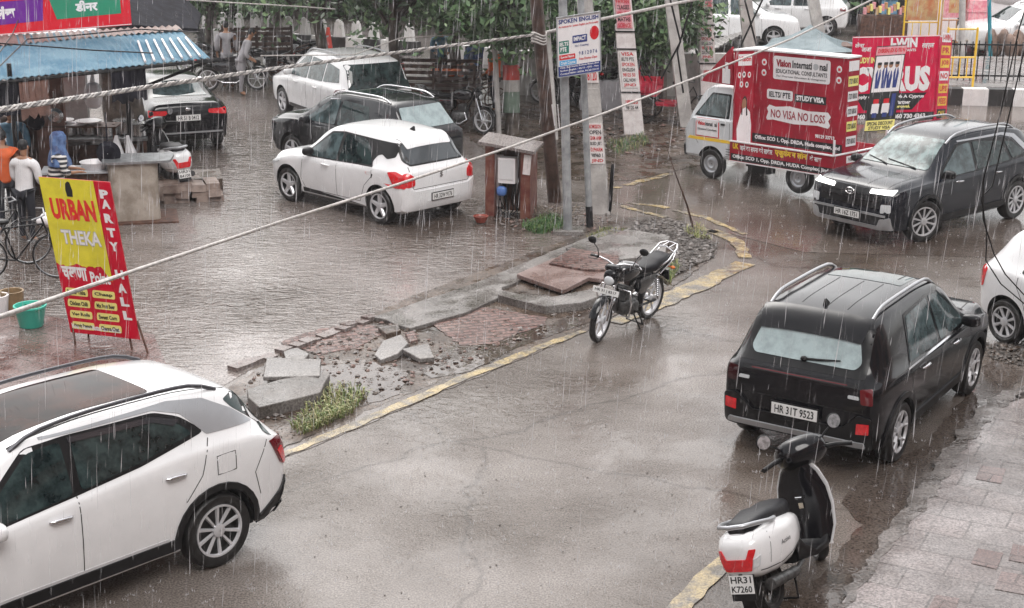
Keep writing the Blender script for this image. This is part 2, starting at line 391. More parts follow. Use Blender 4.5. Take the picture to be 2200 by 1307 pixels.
# muddy broken island
isl = U((470, 850), (560, 790), (880, 640), (1250, 505), (1330, 470), (1420, 465), (1490, 485), (1545, 540), (1500, 580), (1440, 620), (1300, 690), (1150, 745), (960, 815), (800, 880), (640, 950), (560, 985), (480, 1000), (420, 930))
sheet('broken_island', isl, .008, m_mud, .03)
sheet('mud_puddle', U((905, 800), (970, 745), (1080, 735), (1200, 690), (1290, 660), (1280, 690), (1120, 745), (1010, 800), (930, 815)), .012, m_puddle, .02)
sheet('mud_puddle', U((600, 760), (680, 790), (800, 780), (880, 800), (860, 850), (760, 880), (690, 850)), .012, m_puddle, .025)
sheet('brick_paving_patch', U((930, 700), (1020, 660), (1060, 665), (1180, 685), (1170, 700), (1060, 740), (990, 745)), .016, m_brickp, .03)
sheet('brick_paving_patch', U((600, 740), (700, 705), (800, 700), (830, 720), (760, 750), (690, 765)), .014, m_brickp, .04)
# gutter apron of dirty concrete between line and island
sheet('gutter_apron', U((790, 860), (940, 820), (1200, 712), (1290, 680), (1290, 700), (1150, 760), (960, 838), (760, 925), (640, 975), (600, 985), (700, 920)), .006, m_cross, .02)
# yellow lines
def strip(name, uv, wd, z=.012, jit=.015, gap=.12):
    P = [at(*p) for p in uv]; rr = random.Random(3); A = []; mb = MB()
    for i in range(len(P) - 1):
        a, b = P[i], P[i + 1]; t = (b - a).normalized(); nn = Vector((-t.y, t.x, 0)); k = max(1, int((b - a).length / .15))
        for j in range(k):
            q = a.lerp(b, j / k); w_ = wd[i] + (wd[i + 1] - wd[i]) * j / k; A.append((q + nn * (w_ / 2 + rr.uniform(-jit, jit)), q - nn * (w_ / 2 + rr.uniform(-jit, jit))))
    for i in range(len(A) - 1):
        if rr.random() < gap: continue
        mb.add([(*A[i][0][:2], z), (*A[i][1][:2], z), (*A[i + 1][1][:2], z), (*A[i + 1][0][:2], z)], [(0, 1, 2, 3)])
    return structure(mb.build(name, m_yline, None, 0))
strip('yellow_line', [(560, 1000), (620, 974), (750, 920), (1000, 812), (1180, 740), (1270, 706)], [.10, .11, .14, .14, .13, .09], gap=0, jit=.02)
strip('yellow_line', [(1320, 695), (1420, 650), (1500, 615), (1610, 562)], [.22, .38, .36, .30], jit=.03, gap=.03)
strip('yellow_line', [(1600, 555), (1585, 520), (1540, 500), (1500, 488)], [.22, .22, .26, .22], jit=.03, gap=.15)
strip('yellow_line', [(1540, 502), (1430, 468), (1320, 440)], [.16, .14, .1], jit=.03, gap=.25)
strip('yellow_line', [(1600, 505), (1520, 470), (1420, 445), (1310, 432)], [.12, .12, .12, .1], jit=.03, gap=.3)
strip('yellow_line', [(1320, 405), (1400, 385), (1450, 372)], [.15, .18, .15], jit=.04, gap=.3)
strip('yellow_line', [(1440, 1330), (1500, 1262), (1580, 1190), (1640, 1130)], [.2, .2, .18, .15], jit=.015, gap=0)
# pavement at the right
pav = U((1790, 1330), (1900, 1185), (2010, 1040), (2080, 950), (2150, 880), (2400, 800), (2700, 1330))
mb = MB(); mb.prism(rnd(pav, .1), -.02, .05); structure(mb.build('pavement', m_tile, None, 0))
sheet('gutter_water', U((1700, 1330), (1760, 1240), (1850, 1130), (1800, 1080), (1880, 1000), (1990, 960), (2050, 880), (2110, 790), (2150, 770), (2200, 800), (2160, 870), (2080, 945), (2010, 1035), (1900, 1180), (1785, 1330)), .006, wet('gutter_water', (.06, .045, .037), (.11, .09, .078), (.03, .14), (5, .6, .10), (1, 1), .7, (40, .05), rings=5), .03)
sheet('pavement_edge', U((1990, 1030), (2060, 935), (2120, 870), (2160, 850), (2220, 835), (2160, 880), (2080, 965), (2000, 1085), (1890, 1220), (1810, 1330), (1785, 1330), (1880, 1190)), .054, wet('broken_edge', (.08, .066, .058), (.19, .17, .16), (.1, .4), (8, .5, .4), (1, 1), 2.5, (35, .8)), .04)
for uv in [((2105, 1010), (2160, 1018), (2150, 1050), (2095, 1040)), ((2100, 1190), (2155, 1200), (2140, 1235), (2085, 1222)), ((2150, 1240), (2215, 1250), (2200, 1290), (2135, 1278)), ((2010, 1290), (2060, 1298), (2050, 1330), (1990, 1325)), ((2175, 1180), (2225, 1190), (2215, 1225), (2165, 1215))]:
    sheet('red_paving_tile', U(*uv), .055, m_redtile)
sheet('tiled_forecourt', U((-400, 800), (-300, 690), (100, 680), (330, 720), (360, 790), (250, 850), (-300, 1000)), .008, m_redtile)
# cross road beyond
sheet('cross_road', [(1.72, 27.3), (3.0, 25.5), (4.62, 23.6), (28, 21.5), (34, 38), (2.9, 40), (2.0, 35)], .0045, m_cross)
sheet('muddy_verge', [(.24, 29.1), (2.2, 28.9), (4.5, 31.2), (5.0, 33.2), (7.5, 36.8), (.1, 38.4), (-1.1, 33.8)], .009, m_mud, .05)
sheet('far_road', [(-42, 44.7), (-2.2, 42.4), (2.9, 41), (3.6, 52), (-37, 67)], .006, wet('far_asphalt', (.15, .13, .125), (.22, .20, .195), (.08, .25), (4, .5, .1), (1, 1), .2, (30, .2)))
# the raised concrete run and its slabs (things)
def slab(name, uv, z0, z1, m, label, cat='slab', group=None, tilt=None, jit=.0):
    P = U(*uv); cx = sum(p[0] for p in P) / len(P); cy = sum(p[1] for p in P) / len(P)
    rr = random.Random(int(uv[0][0])); Q = []
    for i in range(len(P)):
        a, b = Vector(P[i]), Vector(P[(i + 1) % len(P)]); k = max(1, int((b - a).length / .25)) if jit else 1
        for t in range(k): q = a.lerp(b, t / k) + Vector((rr.uniform(-jit, jit), rr.uniform(-jit, jit))); Q.append((q.x - cx, q.y - cy))
    mb = MB(); mb.prism(Q, z0, z1); o = mb.build(name, m, None, 0)
    bm = bmesh.new(); bm.from_mesh(o.data); bmesh.ops.bevel(bm, geom=bm.edges[:], offset=.008, segments=1, affect='EDGES', clamp_overlap=True); bm.to_mesh(o.data); bm.free()
    o.location = (cx, cy, 0); tag(o, label, cat, group)
    if tilt: o.rotation_euler = tilt
    return o
slab('concrete_slab', [(800, 690), (1010, 620), (1240, 525), (1330, 490), (1345, 530), (1230, 560), (1080, 625), (1075, 645), (1000, 680), (880, 714), (850, 705), (830, 695)], .0, .055, m_conc, 'long cracked grey concrete slab running along the broken divider', jit=.015)
slab('concrete_slab', [(1075, 640), (1120, 650), (1190, 655), (1260, 640), (1310, 620), (1320, 640), (1250, 668), (1170, 676), (1110, 662), (1070, 650)], .0, .12, m_conc, 'curved concrete kerb piece behind the lone motorcycle', jit=.01)
slab('red_slab', [(1110, 605), (1190, 570), (1320, 600), (1325, 620), (1265, 612), (1210, 640)], .05, .115, wet('pink_slab', (.17, .11, .095), (.25, .18, .165), (.2, .45), (5, .4, .1), (1, 1), 1.2, (50, .3)), 'large pink paving slab lying behind the lone motorcycle', jit=.006)
slab('red_slab', [(1180, 585), (1225, 552), (1330, 570), (1335, 600), (1260, 600)], .11, .15, m_brickp, 'brown ribbed sheet of matted straw on top of the pink slab', 'sheet', jit=.02)
slab('concrete_slab', [(1215, 545), (1345, 505), (1440, 520), (1430, 560), (1330, 572), (1230, 552)], .02, .10, m_conc, 'flat grey slab between the gravel tip and the motorcycle', jit=.02)
slab('stone_slab', [(574, 795), (690, 797), (688, 830), (565, 835)], .10, .15, m_conc, 'pale rectangular stone slab lying by the tuft of grass', jit=.006, tilt=(.03, .02, 0))
slab('kerb_stone', [(530, 862), (600, 842), (650, 833), (685, 838), (700, 815), (708, 830), (690, 870), (560, 902), (535, 880)], .0, .15, wet('kerb_concrete', (.10, .09, .082), (.19, .175, .165), (.25, .55), (6, .5, .3), (1, 1), 1.5, (45, .6)), 'raised grey kerb stone between the white suv and the grass tuft', 'kerb', jit=.01)
slab('stone_slab', [(608, 760), (640, 755), (665, 768), (650, 785), (615, 787)], .0, .05, m_conc, 'small five sided slab in the mud near the pale rectangular slab', group=None)
slab('stone_slab', [(805, 772), (825, 748), (862, 738), (878, 755), (855, 772), (820, 782)], .02, .09, m_conc, 'left one of two broken pale slabs in the middle of the rubble', tilt=(.08, -.05, 0), jit=.01)
slab('stone_slab', [(862, 765), (920, 752), (934, 778), (900, 782)], .02, .08, m_conc, 'right one of two broken pale slabs in the middle of the rubble', tilt=(.05, .06, 0), jit=.01)
slab('stone_slab', [(812, 715), (855, 708), (862, 722), (830, 730)], .0, .08, m_mud, 'muddy stone just below the tip of the long concrete slab')
slab('stone_slab', [(870, 722), (890, 718), (898, 738), (880, 742)], .0, .05, m_brickp, 'small reddish broken brick above the two pale slabs', 'brick')
# row of paver edging bricks
rr = random.Random(5); a0, b0 = at(495, 800), at(800, 685); n_ = 15
eb = None
for i in range(n_):
    p = a0.lerp(b0, (i + .5) / n_); w_ = (b0 - a0).length / n_
    if i in (4,): continue
    ang = math.atan2(b0.y - a0.y, b0.x - a0.x) + rr.uniform(-.08, .08)
    if eb is None: mb = MB(); mb.box((0, 0, .02), (w_ * .95, .16, .06)); eb = mb.build('edging_brick', wet('edging_brick', (.15, .11, .10), (.22, .19, .18), (.2, .45), (6, .5, .2), (1, 1), 2, (45, .5)), None, 0); o = eb
    else: o = eb.copy(); C.objects.link(o)
    o.location = (p.x + rr.uniform(-.03, .03), p.y + rr.uniform(-.03, .03), rr.uniform(-.02, .01)); o.rotation_euler = (rr.uniform(-.06, .06), rr.uniform(-.06, .06), ang)
    tag(o, 'muddy edging brick in the row along the flooded lot, above the rubble', 'brick', 'edging bricks along the lot')
# island tip: gravel mound with kerb rim
sheet('gravel_tip', U((1345, 500), (1370, 478), (1430, 475), (1500, 492), (1535, 525), (1530, 552), (1490, 575), (1445, 590), (1440, 530), (1380, 520)), .02, m_soil, .04)
def scatter(name, region, n, s0, s1, mats, label, cat, z=.01, seed=1, flat=.5):
    rr = random.Random(seed); P = U(*region); mb = MB(); xs = [p[0] for p in P]; ys = [p[1] for p in P]; k = 0
    def ins(x, y):
        c = False; j = len(P) - 1
        for i in range(len(P)):
            if (P[i][1] > y) != (P[j][1] > y) and x < (P[j][0] - P[i][0]) * (y - P[i][1]) / (P[j][1] - P[i][1]) + P[i][0]: c = not c
            j = i
        return c
    while k < n:
        x, y = rr.uniform(min(xs), max(xs)), rr.uniform(min(ys), max(ys))
        if not ins(x, y): continue
        k += 1; s_ = s0 * (s1 / s0) ** (rr.random() ** 1.8); mb.mi = rr.randrange(len(mats))
        V = [Vector((rr.uniform(.6, 1) * a, rr.uniform(.6, 1) * b, rr.uniform(.5, 1) * c * flat)) * s_ for a, b, c in ((1, 0, 0), (-1, 0, 0), (0, 1, 0), (0, -1, 0), (0, 0, 1), (0, 0, -1))]
        q = Matrix.Rotation(rr.uniform(0, 6.3), 3, 'Z') @ Matrix.Rotation(rr.uniform(-.4, .4), 3, 'X')
        mb.add([q @ v + Vector((x, y, z + s_ * flat * .4)) for v in V], [(0, 2, 4), (2, 1, 4), (1, 3, 4), (3, 0, 4), (2, 0, 5), (1, 2, 5), (3, 1, 5), (0, 3, 5)])
    o = mb.build(name, mats, None, 0, fix=False); tag(o, label, cat, kind='stuff'); return o
m_stone = M('rubble_stone', (.13, .11, .10), .5, col2=(.24, .22, .21), vs=4, bump=.4, bs=30)
m_bstone = M('brick_rubble', (.15, .08, .065), .55, col2=(.2, .14, .12), vs=6, bump=.4, bs=30)
m_dstone = M('dark_rubble', (.04, .032, .027), .6, col2=(.10, .085, .075), vs=6)
scatter('rubble', [(520, 830), (620, 760), (830, 690), (960, 740), (1040, 735), (1250, 650), (1290, 660), (1200, 705), (960, 800), (820, 850), (700, 900), (600, 960), (560, 960)], 1500, .006, .06, [m_stone, m_bstone, m_mud, m_mud], 'stones and brick rubble strewn over the broken divider', 'rubble')
scatter('gravel', [(1340, 505), (1365, 476), (1430, 472), (1500, 490), (1540, 530), (1530, 555), (1440, 600), (1440, 530), (1380, 520)], 1500, .015, .07, [m_stone, m_dstone, m_dstone], 'dark gravel and stones at the tip of the island', 'gravel', .02, 2)
scatter('debris', [(1050, 470), (1180, 445), (1320, 460), (1300, 500), (1200, 505), (1080, 490)], 350, .012, .07, [m_stone, m_bstone, m_dstone], 'small debris around the feet of the poles and the meter box', 'debris', .01, 3)
scatter('debris', [(2000, 1040), (2090, 930), (2160, 860), (2200, 850), (2170, 890), (2060, 1000), (1900, 1230), (1830, 1300), (1800, 1300)], 500, .01, .05, [m_stone, m_dstone], 'crumbled concrete along the edge of the right pavement', 'debris', .03, 4)
scatter('debris', [(2100, 740), (2200, 735), (2230, 790), (2140, 780)], 250, .015, .08, [m_dstone, m_mud], 'mud and stones beside the wheel of the right hand white car', 'debris', .01, 5)
scatter('debris', [(620, 980), (1200, 750), (1450, 900), (1500, 1250), (700, 1300)], 260, .004, .016, [m_dstone], 'grit and leaf crumbs lying on the wet road', 'debris', .003, 6)
scatter('debris', [(1200, 230), (1460, 240), (1480, 320), (1380, 340), (1200, 310)], 500, .02, .10, [m_stone, m_dstone, m_bstone], 'litter and stones on the muddy verge by the poster pole', 'debris', .01, 7)
def grass(name, uv, n, h, mats, label, seed=1, spread=.05, cat='grass'):
    rr = random.Random(seed); P = U(*uv); mb = MB()
    for i in range(n):
        a, b_, c_ = rr.sample(P, 3); u_, v_ = rr.random(), rr.random()
        if u_ + v_ > 1: u_, v_ = 1 - u_, 1 - v_
        x = a[0] + u_ * (b_[0] - a[0]) + v_ * (c_[0] - a[0]); y = a[1] + u_ * (b_[1] - a[1]) + v_ * (c_[1] - a[1])
        hh = h * rr.uniform(.4, 1.1); ang = rr.uniform(0, 6.28); ln = Vector((math.cos(ang), math.sin(ang), 0)) * hh * rr.uniform(.3, 1.1); sd_ = Vector((-math.sin(ang), math.cos(ang), 0)) * rr.uniform(.003, .007)
        p = Vector((x, y, 0)); q = p + ln * .4 + Vector((0, 0, hh * .7)); r_ = p + ln + Vector((0, 0, hh * rr.uniform(.5, .9)))
        mb.mi = rr.randrange(len(mats)); mb.add([p - sd_, p + sd_, q + sd_, q - sd_, r_], [(0, 1, 2, 3), (3, 2, 4)])
    o = mb.build(name, mats, None, 0, fix=False); tag(o, label, cat, kind='stuff'); return o
m_g1 = M('grass_green', (.10, .15, .035), .5, var=.2); m_g2 = M('grass_pale', (.24, .27, .09), .5, var=.2); m_g3 = M('weed_green', (.05, .13, .04), .5, var=.3); m_g4 = M('grass_dry', (.30, .27, .14), .6, var=.2)
grass('grass_tuft', [(625, 920), (690, 840), (760, 835), (790, 855), (760, 890), (680, 925), (640, 940), (720, 905)], 1000, .15, [m_g1, m_g2, m_g4], 'pale green tuft of long grass at the end of the kerb stone', 1)
grass('weeds', [(1120, 490), (1180, 465), (1210, 480), (1205, 500), (1150, 505)], 900, .16, [m_g3, m_g3, m_g1], 'green weeds growing at the foot of the grey sign pole', 2)
grass('grass_tuft', [(1260, 515), (1290, 495), (1345, 495), (1340, 520), (1290, 525)], 500, .10, [m_g2, m_g4, m_g1], 'thin pale grass in front of the black footed pole', 3)
grass('grass_tuft', [(1470, 500), (1500, 485), (1530, 520), (1490, 515)], 250, .12, [m_g2, m_g4], 'dry grass around the thin stick on the island tip', 4)
grass('grass_tuft', [(1440, 610), (1460, 580), (1450, 560), (1425, 600)], 200, .12, [m_g1, m_g2], 'small grass behind the lone motorcycle', 5)
grass('weeds', [(1300, 310), (1380, 290), (1400, 310), (1330, 335)], 500, .14, [m_g3, m_g1, m_g4], 'weeds at the foot of the poster pole', 6)
# ---------------------------------------------------------------- cars
def wheel(root, x, y, rad, wd, style, steer=0):
    sgn = 1 if y > 0 else -1
    t = MB(); o = wd / 2; ri = rad * (.70 if style != 'steel' else .60)
    t.lathe([(ri, -o * .8), (rad * .86, -o), (rad * .97, -o * .82), (rad, -o * .5), (rad, o * .5), (rad * .97, o * .82), (rad * .93, o * .97), (rad * .82, o * 1.02), (ri * 1.04, o * .88), (ri, o * .8), (ri * .97, 0), (ri, -o * .8)], 36)
    T = t.build('wheel', m_rubber, root, 35); T.location = (x, y, rad); T.rotation_euler.z = R(steer) + (0 if sgn > 0 else math.pi)
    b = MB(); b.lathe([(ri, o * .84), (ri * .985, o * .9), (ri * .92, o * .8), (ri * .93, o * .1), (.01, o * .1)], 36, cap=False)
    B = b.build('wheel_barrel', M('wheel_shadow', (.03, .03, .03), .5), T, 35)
    r = MB()
    r.lathe([(ri * 1.0, o * .80), (ri * 1.0, o * .93), (ri * .93, o * .93), (ri * .90, o * .7), (ri * .93, o * .6)], 36)
    def spoke(a, r0, r1, w0, w1, y0, y1, th=.02):
        ca, sa = math.cos(a), math.sin(a); V = []
        for rr, ww, yy in ((r0, w0, y0), (r1, w1, y1)):
            for dw, dy in ((-ww, 0), (ww, 0), (ww * .6, th), (-ww * .6, th)):
                V.append((rr * ca - dw * sa, yy + dy - th, rr * sa + dw * ca))
        r.add(V, [(0, 1, 5, 4), (1, 2, 6, 5), (2, 3, 7, 6), (3, 0, 4, 7), (3, 2, 1, 0), (4, 5, 6, 7)])
    if style == 'steel':
        r.lathe([(ri * .95, o * .75), (ri * .8, o * .55), (ri * .62, o * .75), (ri * .45, o * .8), (ri * .3, o * .6), (.01, o * .6)], 30)
    else:
        n = {'five': 5, 'ten': 10, 'y': 5, 'eight': 8}[style]
        for k in range(n):
            a = 2 * math.pi * k / n + .3
            if style == 'five': spoke(a, .03, ri * .95, .045 * rad / .3, .03 * rad / .3, o * .82, o * .9, .03)
            elif style == 'ten':
                spoke(a, .03, ri * .95, .012, .019, o * .7, o * .88)
            elif style == 'y':
                spoke(a, .03, ri * .55, .028, .02, o * .8, o * .85, .03)
                for s_ in (-.22, .22):
                    c0 = (ri * .5 * math.cos(a), ri * .5 * math.sin(a)); c1 = (ri * .95 * math.cos(a + s_), ri * .95 * math.sin(a + s_))
                    r.tube([(c0[0], o * .8, c0[1]), (c1[0], o * .86, c1[1])], .014, 5)
            else: spoke(a, .03, ri * .95, .014, .024, o * .75, o * .88)
        r.lathe([(.06, o * .72), (.06, o * .86), (.035, o * .93), (.005, o * .93)], 16)
    r.build('rim', m_alloy if style != 'steel' else m_silver, T, 35)
    return T

def plate(root, bvh, X, w_, h_, lines, name='number_plate', frame_=True):
    p = MB(); p.X = X
    if frame_: p.box((0, 0, -.006), (w_ + .03, h_ + .03, .012))
    o = p.build(name, m_trim if frame_ else m_plate, root, 0)
    q = MB(); q.X = X; q.box((0, 0, .004), (w_, h_, .008)); q.build('plate_face', m_plate, o, 0)
    t = MB(); n = len(lines)
    for i, s_ in enumerate(lines):
        y1 = h_ / 2 - h_ * (i / n) - h_ * .14 / n; y0 = h_ / 2 - h_ * ((i + 1) / n) + h_ * .14 / n
        text(t, s_, -w_ * .43, y0, w_ * .43, y1, X, .02, .0095)
    t.build('lettering', m_ink, o, 0)
    return o

def car(name, loc, hd, label, cat, S, paint, group=None):
    root = thing(name, loc, R(hd), label, cat, group)
    top, bot, belt, W, RR = [pchip(S[k]) for k in ('top', 'bot', 'belt', 'w', 'r')]
    x0, x1 = S['top'][0][0], S['top'][-1][0]; N = 64; L = x1 - x0
    xs = sorted(set([round(x0 + L * (.5 - .5 * math.cos(math.pi * (i / N) ** 1.0)), 4) for i in range(N + 1)]))
    rings = []
    for x in xs:
        w_, zb, zt = W(x), bot(x), top(x); zs = min(belt(x), zt - .035); wr = min(RR(x), w_ - .05)
        k = max(.25, min(1, (zt - zs) / .3)); h = zs - zb
        P = [(0, zb), (w_ * .86, zb), (w_ * .955, zb + .05), (w_ * .985, zb + .3 * h), (w_, zb + .58 * h), (w_ * .998, zs - .14 * h), (w_ * .985, zs - .05 * h), (w_ - .03, zs), (w_ - .045, zs + .012 * k)]
        wm = w_ - .045; zr = zt - .075 * k
        for t in (.33, .66): P.append((wm + (wr + .01 - wm) * t + .012 * k * math.sin(math.pi * t), zs + (zr - zs) * t))
        P += [(wr + .01, zr), (wr - .02, zt - .045 * k), (wr - .09, zt - .02 * k), (wr * .5, zt - .004), (0, zt)]
        ring = [Vector((x, y, z)) for y, z in P] + [Vector((x, -y, z)) for y, z in reversed(P[1:-1])]
        rings.append(ring)
    b = MB(); b.loft(rings); body = b.build('body', [paint, m_gap], root, 45)
    bm = bmesh.new(); bm.from_mesh(body.data); bvh = BVHTree.FromBMesh(bm); bm.free()
    wb, rad, tr, wd = S['wb'], S['rad'], S['track'], S.get('wd', .2)
    # wheel arches
    cut = MB()
    for sx in (-1, 1):
        for sy in (-1, 1):
            c = (sx * wb / 2, sy * (tr + .0), rad + .01); ar = rad + .055
            a0 = sy * (tr - wd - .12) ; a1 = sy * (tr + .4)
            rg = []
            for yy in sorted((a0, a1)): rg.append([Vector((c[0] + ar * math.cos(2 * math.pi * k / 32), yy, c[2] + ar * math.sin(2 * math.pi * k / 32))) for k in range(32)])
            cut.loft(rg)
    co = cut.build('arch_cutter', m_gap, root, 0)
    md = body.modifiers.new('b', 'BOOLEAN'); md.operation = 'DIFFERENCE'; md.object = co; md.solver = 'EXACT'; md.material_mode = 'TRANSFER'
    bpy.context.view_layer.update()
    me = bpy.data.meshes.new_from_object(body.evaluated_get(bpy.context.evaluated_depsgraph_get()))
    body.modifiers.clear(); old = body.data; body.data = me; me.name = 'body'; bpy.data.meshes.remove(old)
    bpy.data.objects.remove(co)
    me.shade_smooth(); me.set_sharp_from_angle(angle=R(45))
    for sx in (-1, 1):
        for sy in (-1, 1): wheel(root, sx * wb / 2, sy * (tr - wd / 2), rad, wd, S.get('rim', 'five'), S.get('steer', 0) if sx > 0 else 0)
    # cladding
    if S.get('clad'):
        for ax in 'LR':
            m = MB()
            for sx in (-1, 1):
                cx, ar = sx * wb / 2, rad + .05; O = []; I = []
                for k in range(15):
                    a = math.pi * (k / 14) * 1.06 - .09
                    O.append((cx + (ar + .06) * math.cos(a), rad + (ar + .06) * math.sin(a))); I.append((cx + ar * math.cos(a), rad + ar * math.sin(a)))
                patch(m, bvh, ax, O + I[::-1], .02, 0, .12, .035)
            g = wb / 2 - rad - .1
            patch(m, bvh, ax, [(-g, bot(0) + .075), (g, bot(0) + .075), (g, bot(0) + .18), (-g, bot(0) + .18)], .018, .01, .2, .03)
            m.build('wheel_arch_cladding', m_trim, root, 35)
    for it in S['parts']:
        nm, axs, poly, mat = it[:4]; kw = it[4] if len(it) > 4 else {}
        for ax in axs:
            m = MB(); pl = poly
            if ax == 'R' and len(axs) == 2 and False: pass
            patch(m, bvh, ax, pl, **kw); o = m.build(nm, mat, root, 40)
            if ax in 'BF' and kw and False: pass
    g = MB()
    for axs, pts in S.get('seams', []):
        for ax in axs: seam(g, bvh, ax, pts, S.get('gapw', .009))
    if g.v: g.build('panel_gap', m_gap, root, 0)
    for (x, z) in S.get('handles', []):
        for sy, ax in ((1, 'L'), (-1, 'R')):
            p, nn = _hit(bvh, ax, x, z, .03); m = MB()
            m.tube([p + Vector((-.11, -sy * .02, -.004)), p + Vector((-.08, 0, 0)), p + Vector((.07, 0, .006)), p + Vector((.1, -sy * .02, .006))], [.008, .016, .017, .009], 8)
            m.build('door_handle', S.get('hmat', paint), root, 50)
    if S.get('rails'):
        xa, xb, yy = S['rails']
        for sy in (1, -1):
            pts = []; n_ = 14
            for i in range(n_ + 1):
                x = xa + (xb - xa) * i / n_; z = _hit(bvh, 'T', x, sy * yy, 0)[0].z
                e = min(1, min(i, n_ - i) / 1.5); pts.append((x, sy * yy, z + .055 * e + .005))
            m = MB(); m.tube(pts, .019, 8); m.build('roof_rail', S.get('railmat', m_silver), root, 50)
    for mx_, mz_ in S.get('mirror', []):
        for sy, ax in ((1, 'L'), (-1, 'R')):
            p, _ = _hit(bvh, ax, mx_, mz_, 0); m = MB()
            m.ell(p + Vector((.0, sy * .11, .03)), (.07, .11, .07), p=.7); m.tube([p, p + Vector((0, sy * .08, 0))], .025, 6)
            m.build('side_mirror', S.get('mirmat', paint), root, 60)
    if S.get('ant'):
        x = S['ant']; z = top(x); m = MB()
        m.loft([[Vector((x - .06, -.02, z - .01)), Vector((x + .08, -.015, z - .01)), Vector((x + .08, .015, z - .01)), Vector((x - .06, .02, z - .01))], [Vector((x - .06, -.006, z + .07)), Vector((x - .03, -.004, z + .07)), Vector((x - .03, .004, z + .07)), Vector((x - .06, .006, z + .07))]])
        m.build('antenna', m_trim, root, 30)
    root['_bvh'] = 0; del root['_bvh']
    return root, bvh
def mir(poly): return [(-a, b) for a, b in poly]
def fix_plate(root, bvh, ax, y, z, w_, h_, lines, off=.015, tilt=0):
    p, _ = _hit(bvh, ax, y, z, off)
    X = frame(p, (0, -1, 0), (math.sin(tilt), 0, math.cos(tilt))) if ax == 'B' else frame(p, (0, 1, 0), (-math.sin(tilt), 0, math.cos(tilt)))
    return plate(root, bvh, X, w_, h_, lines)

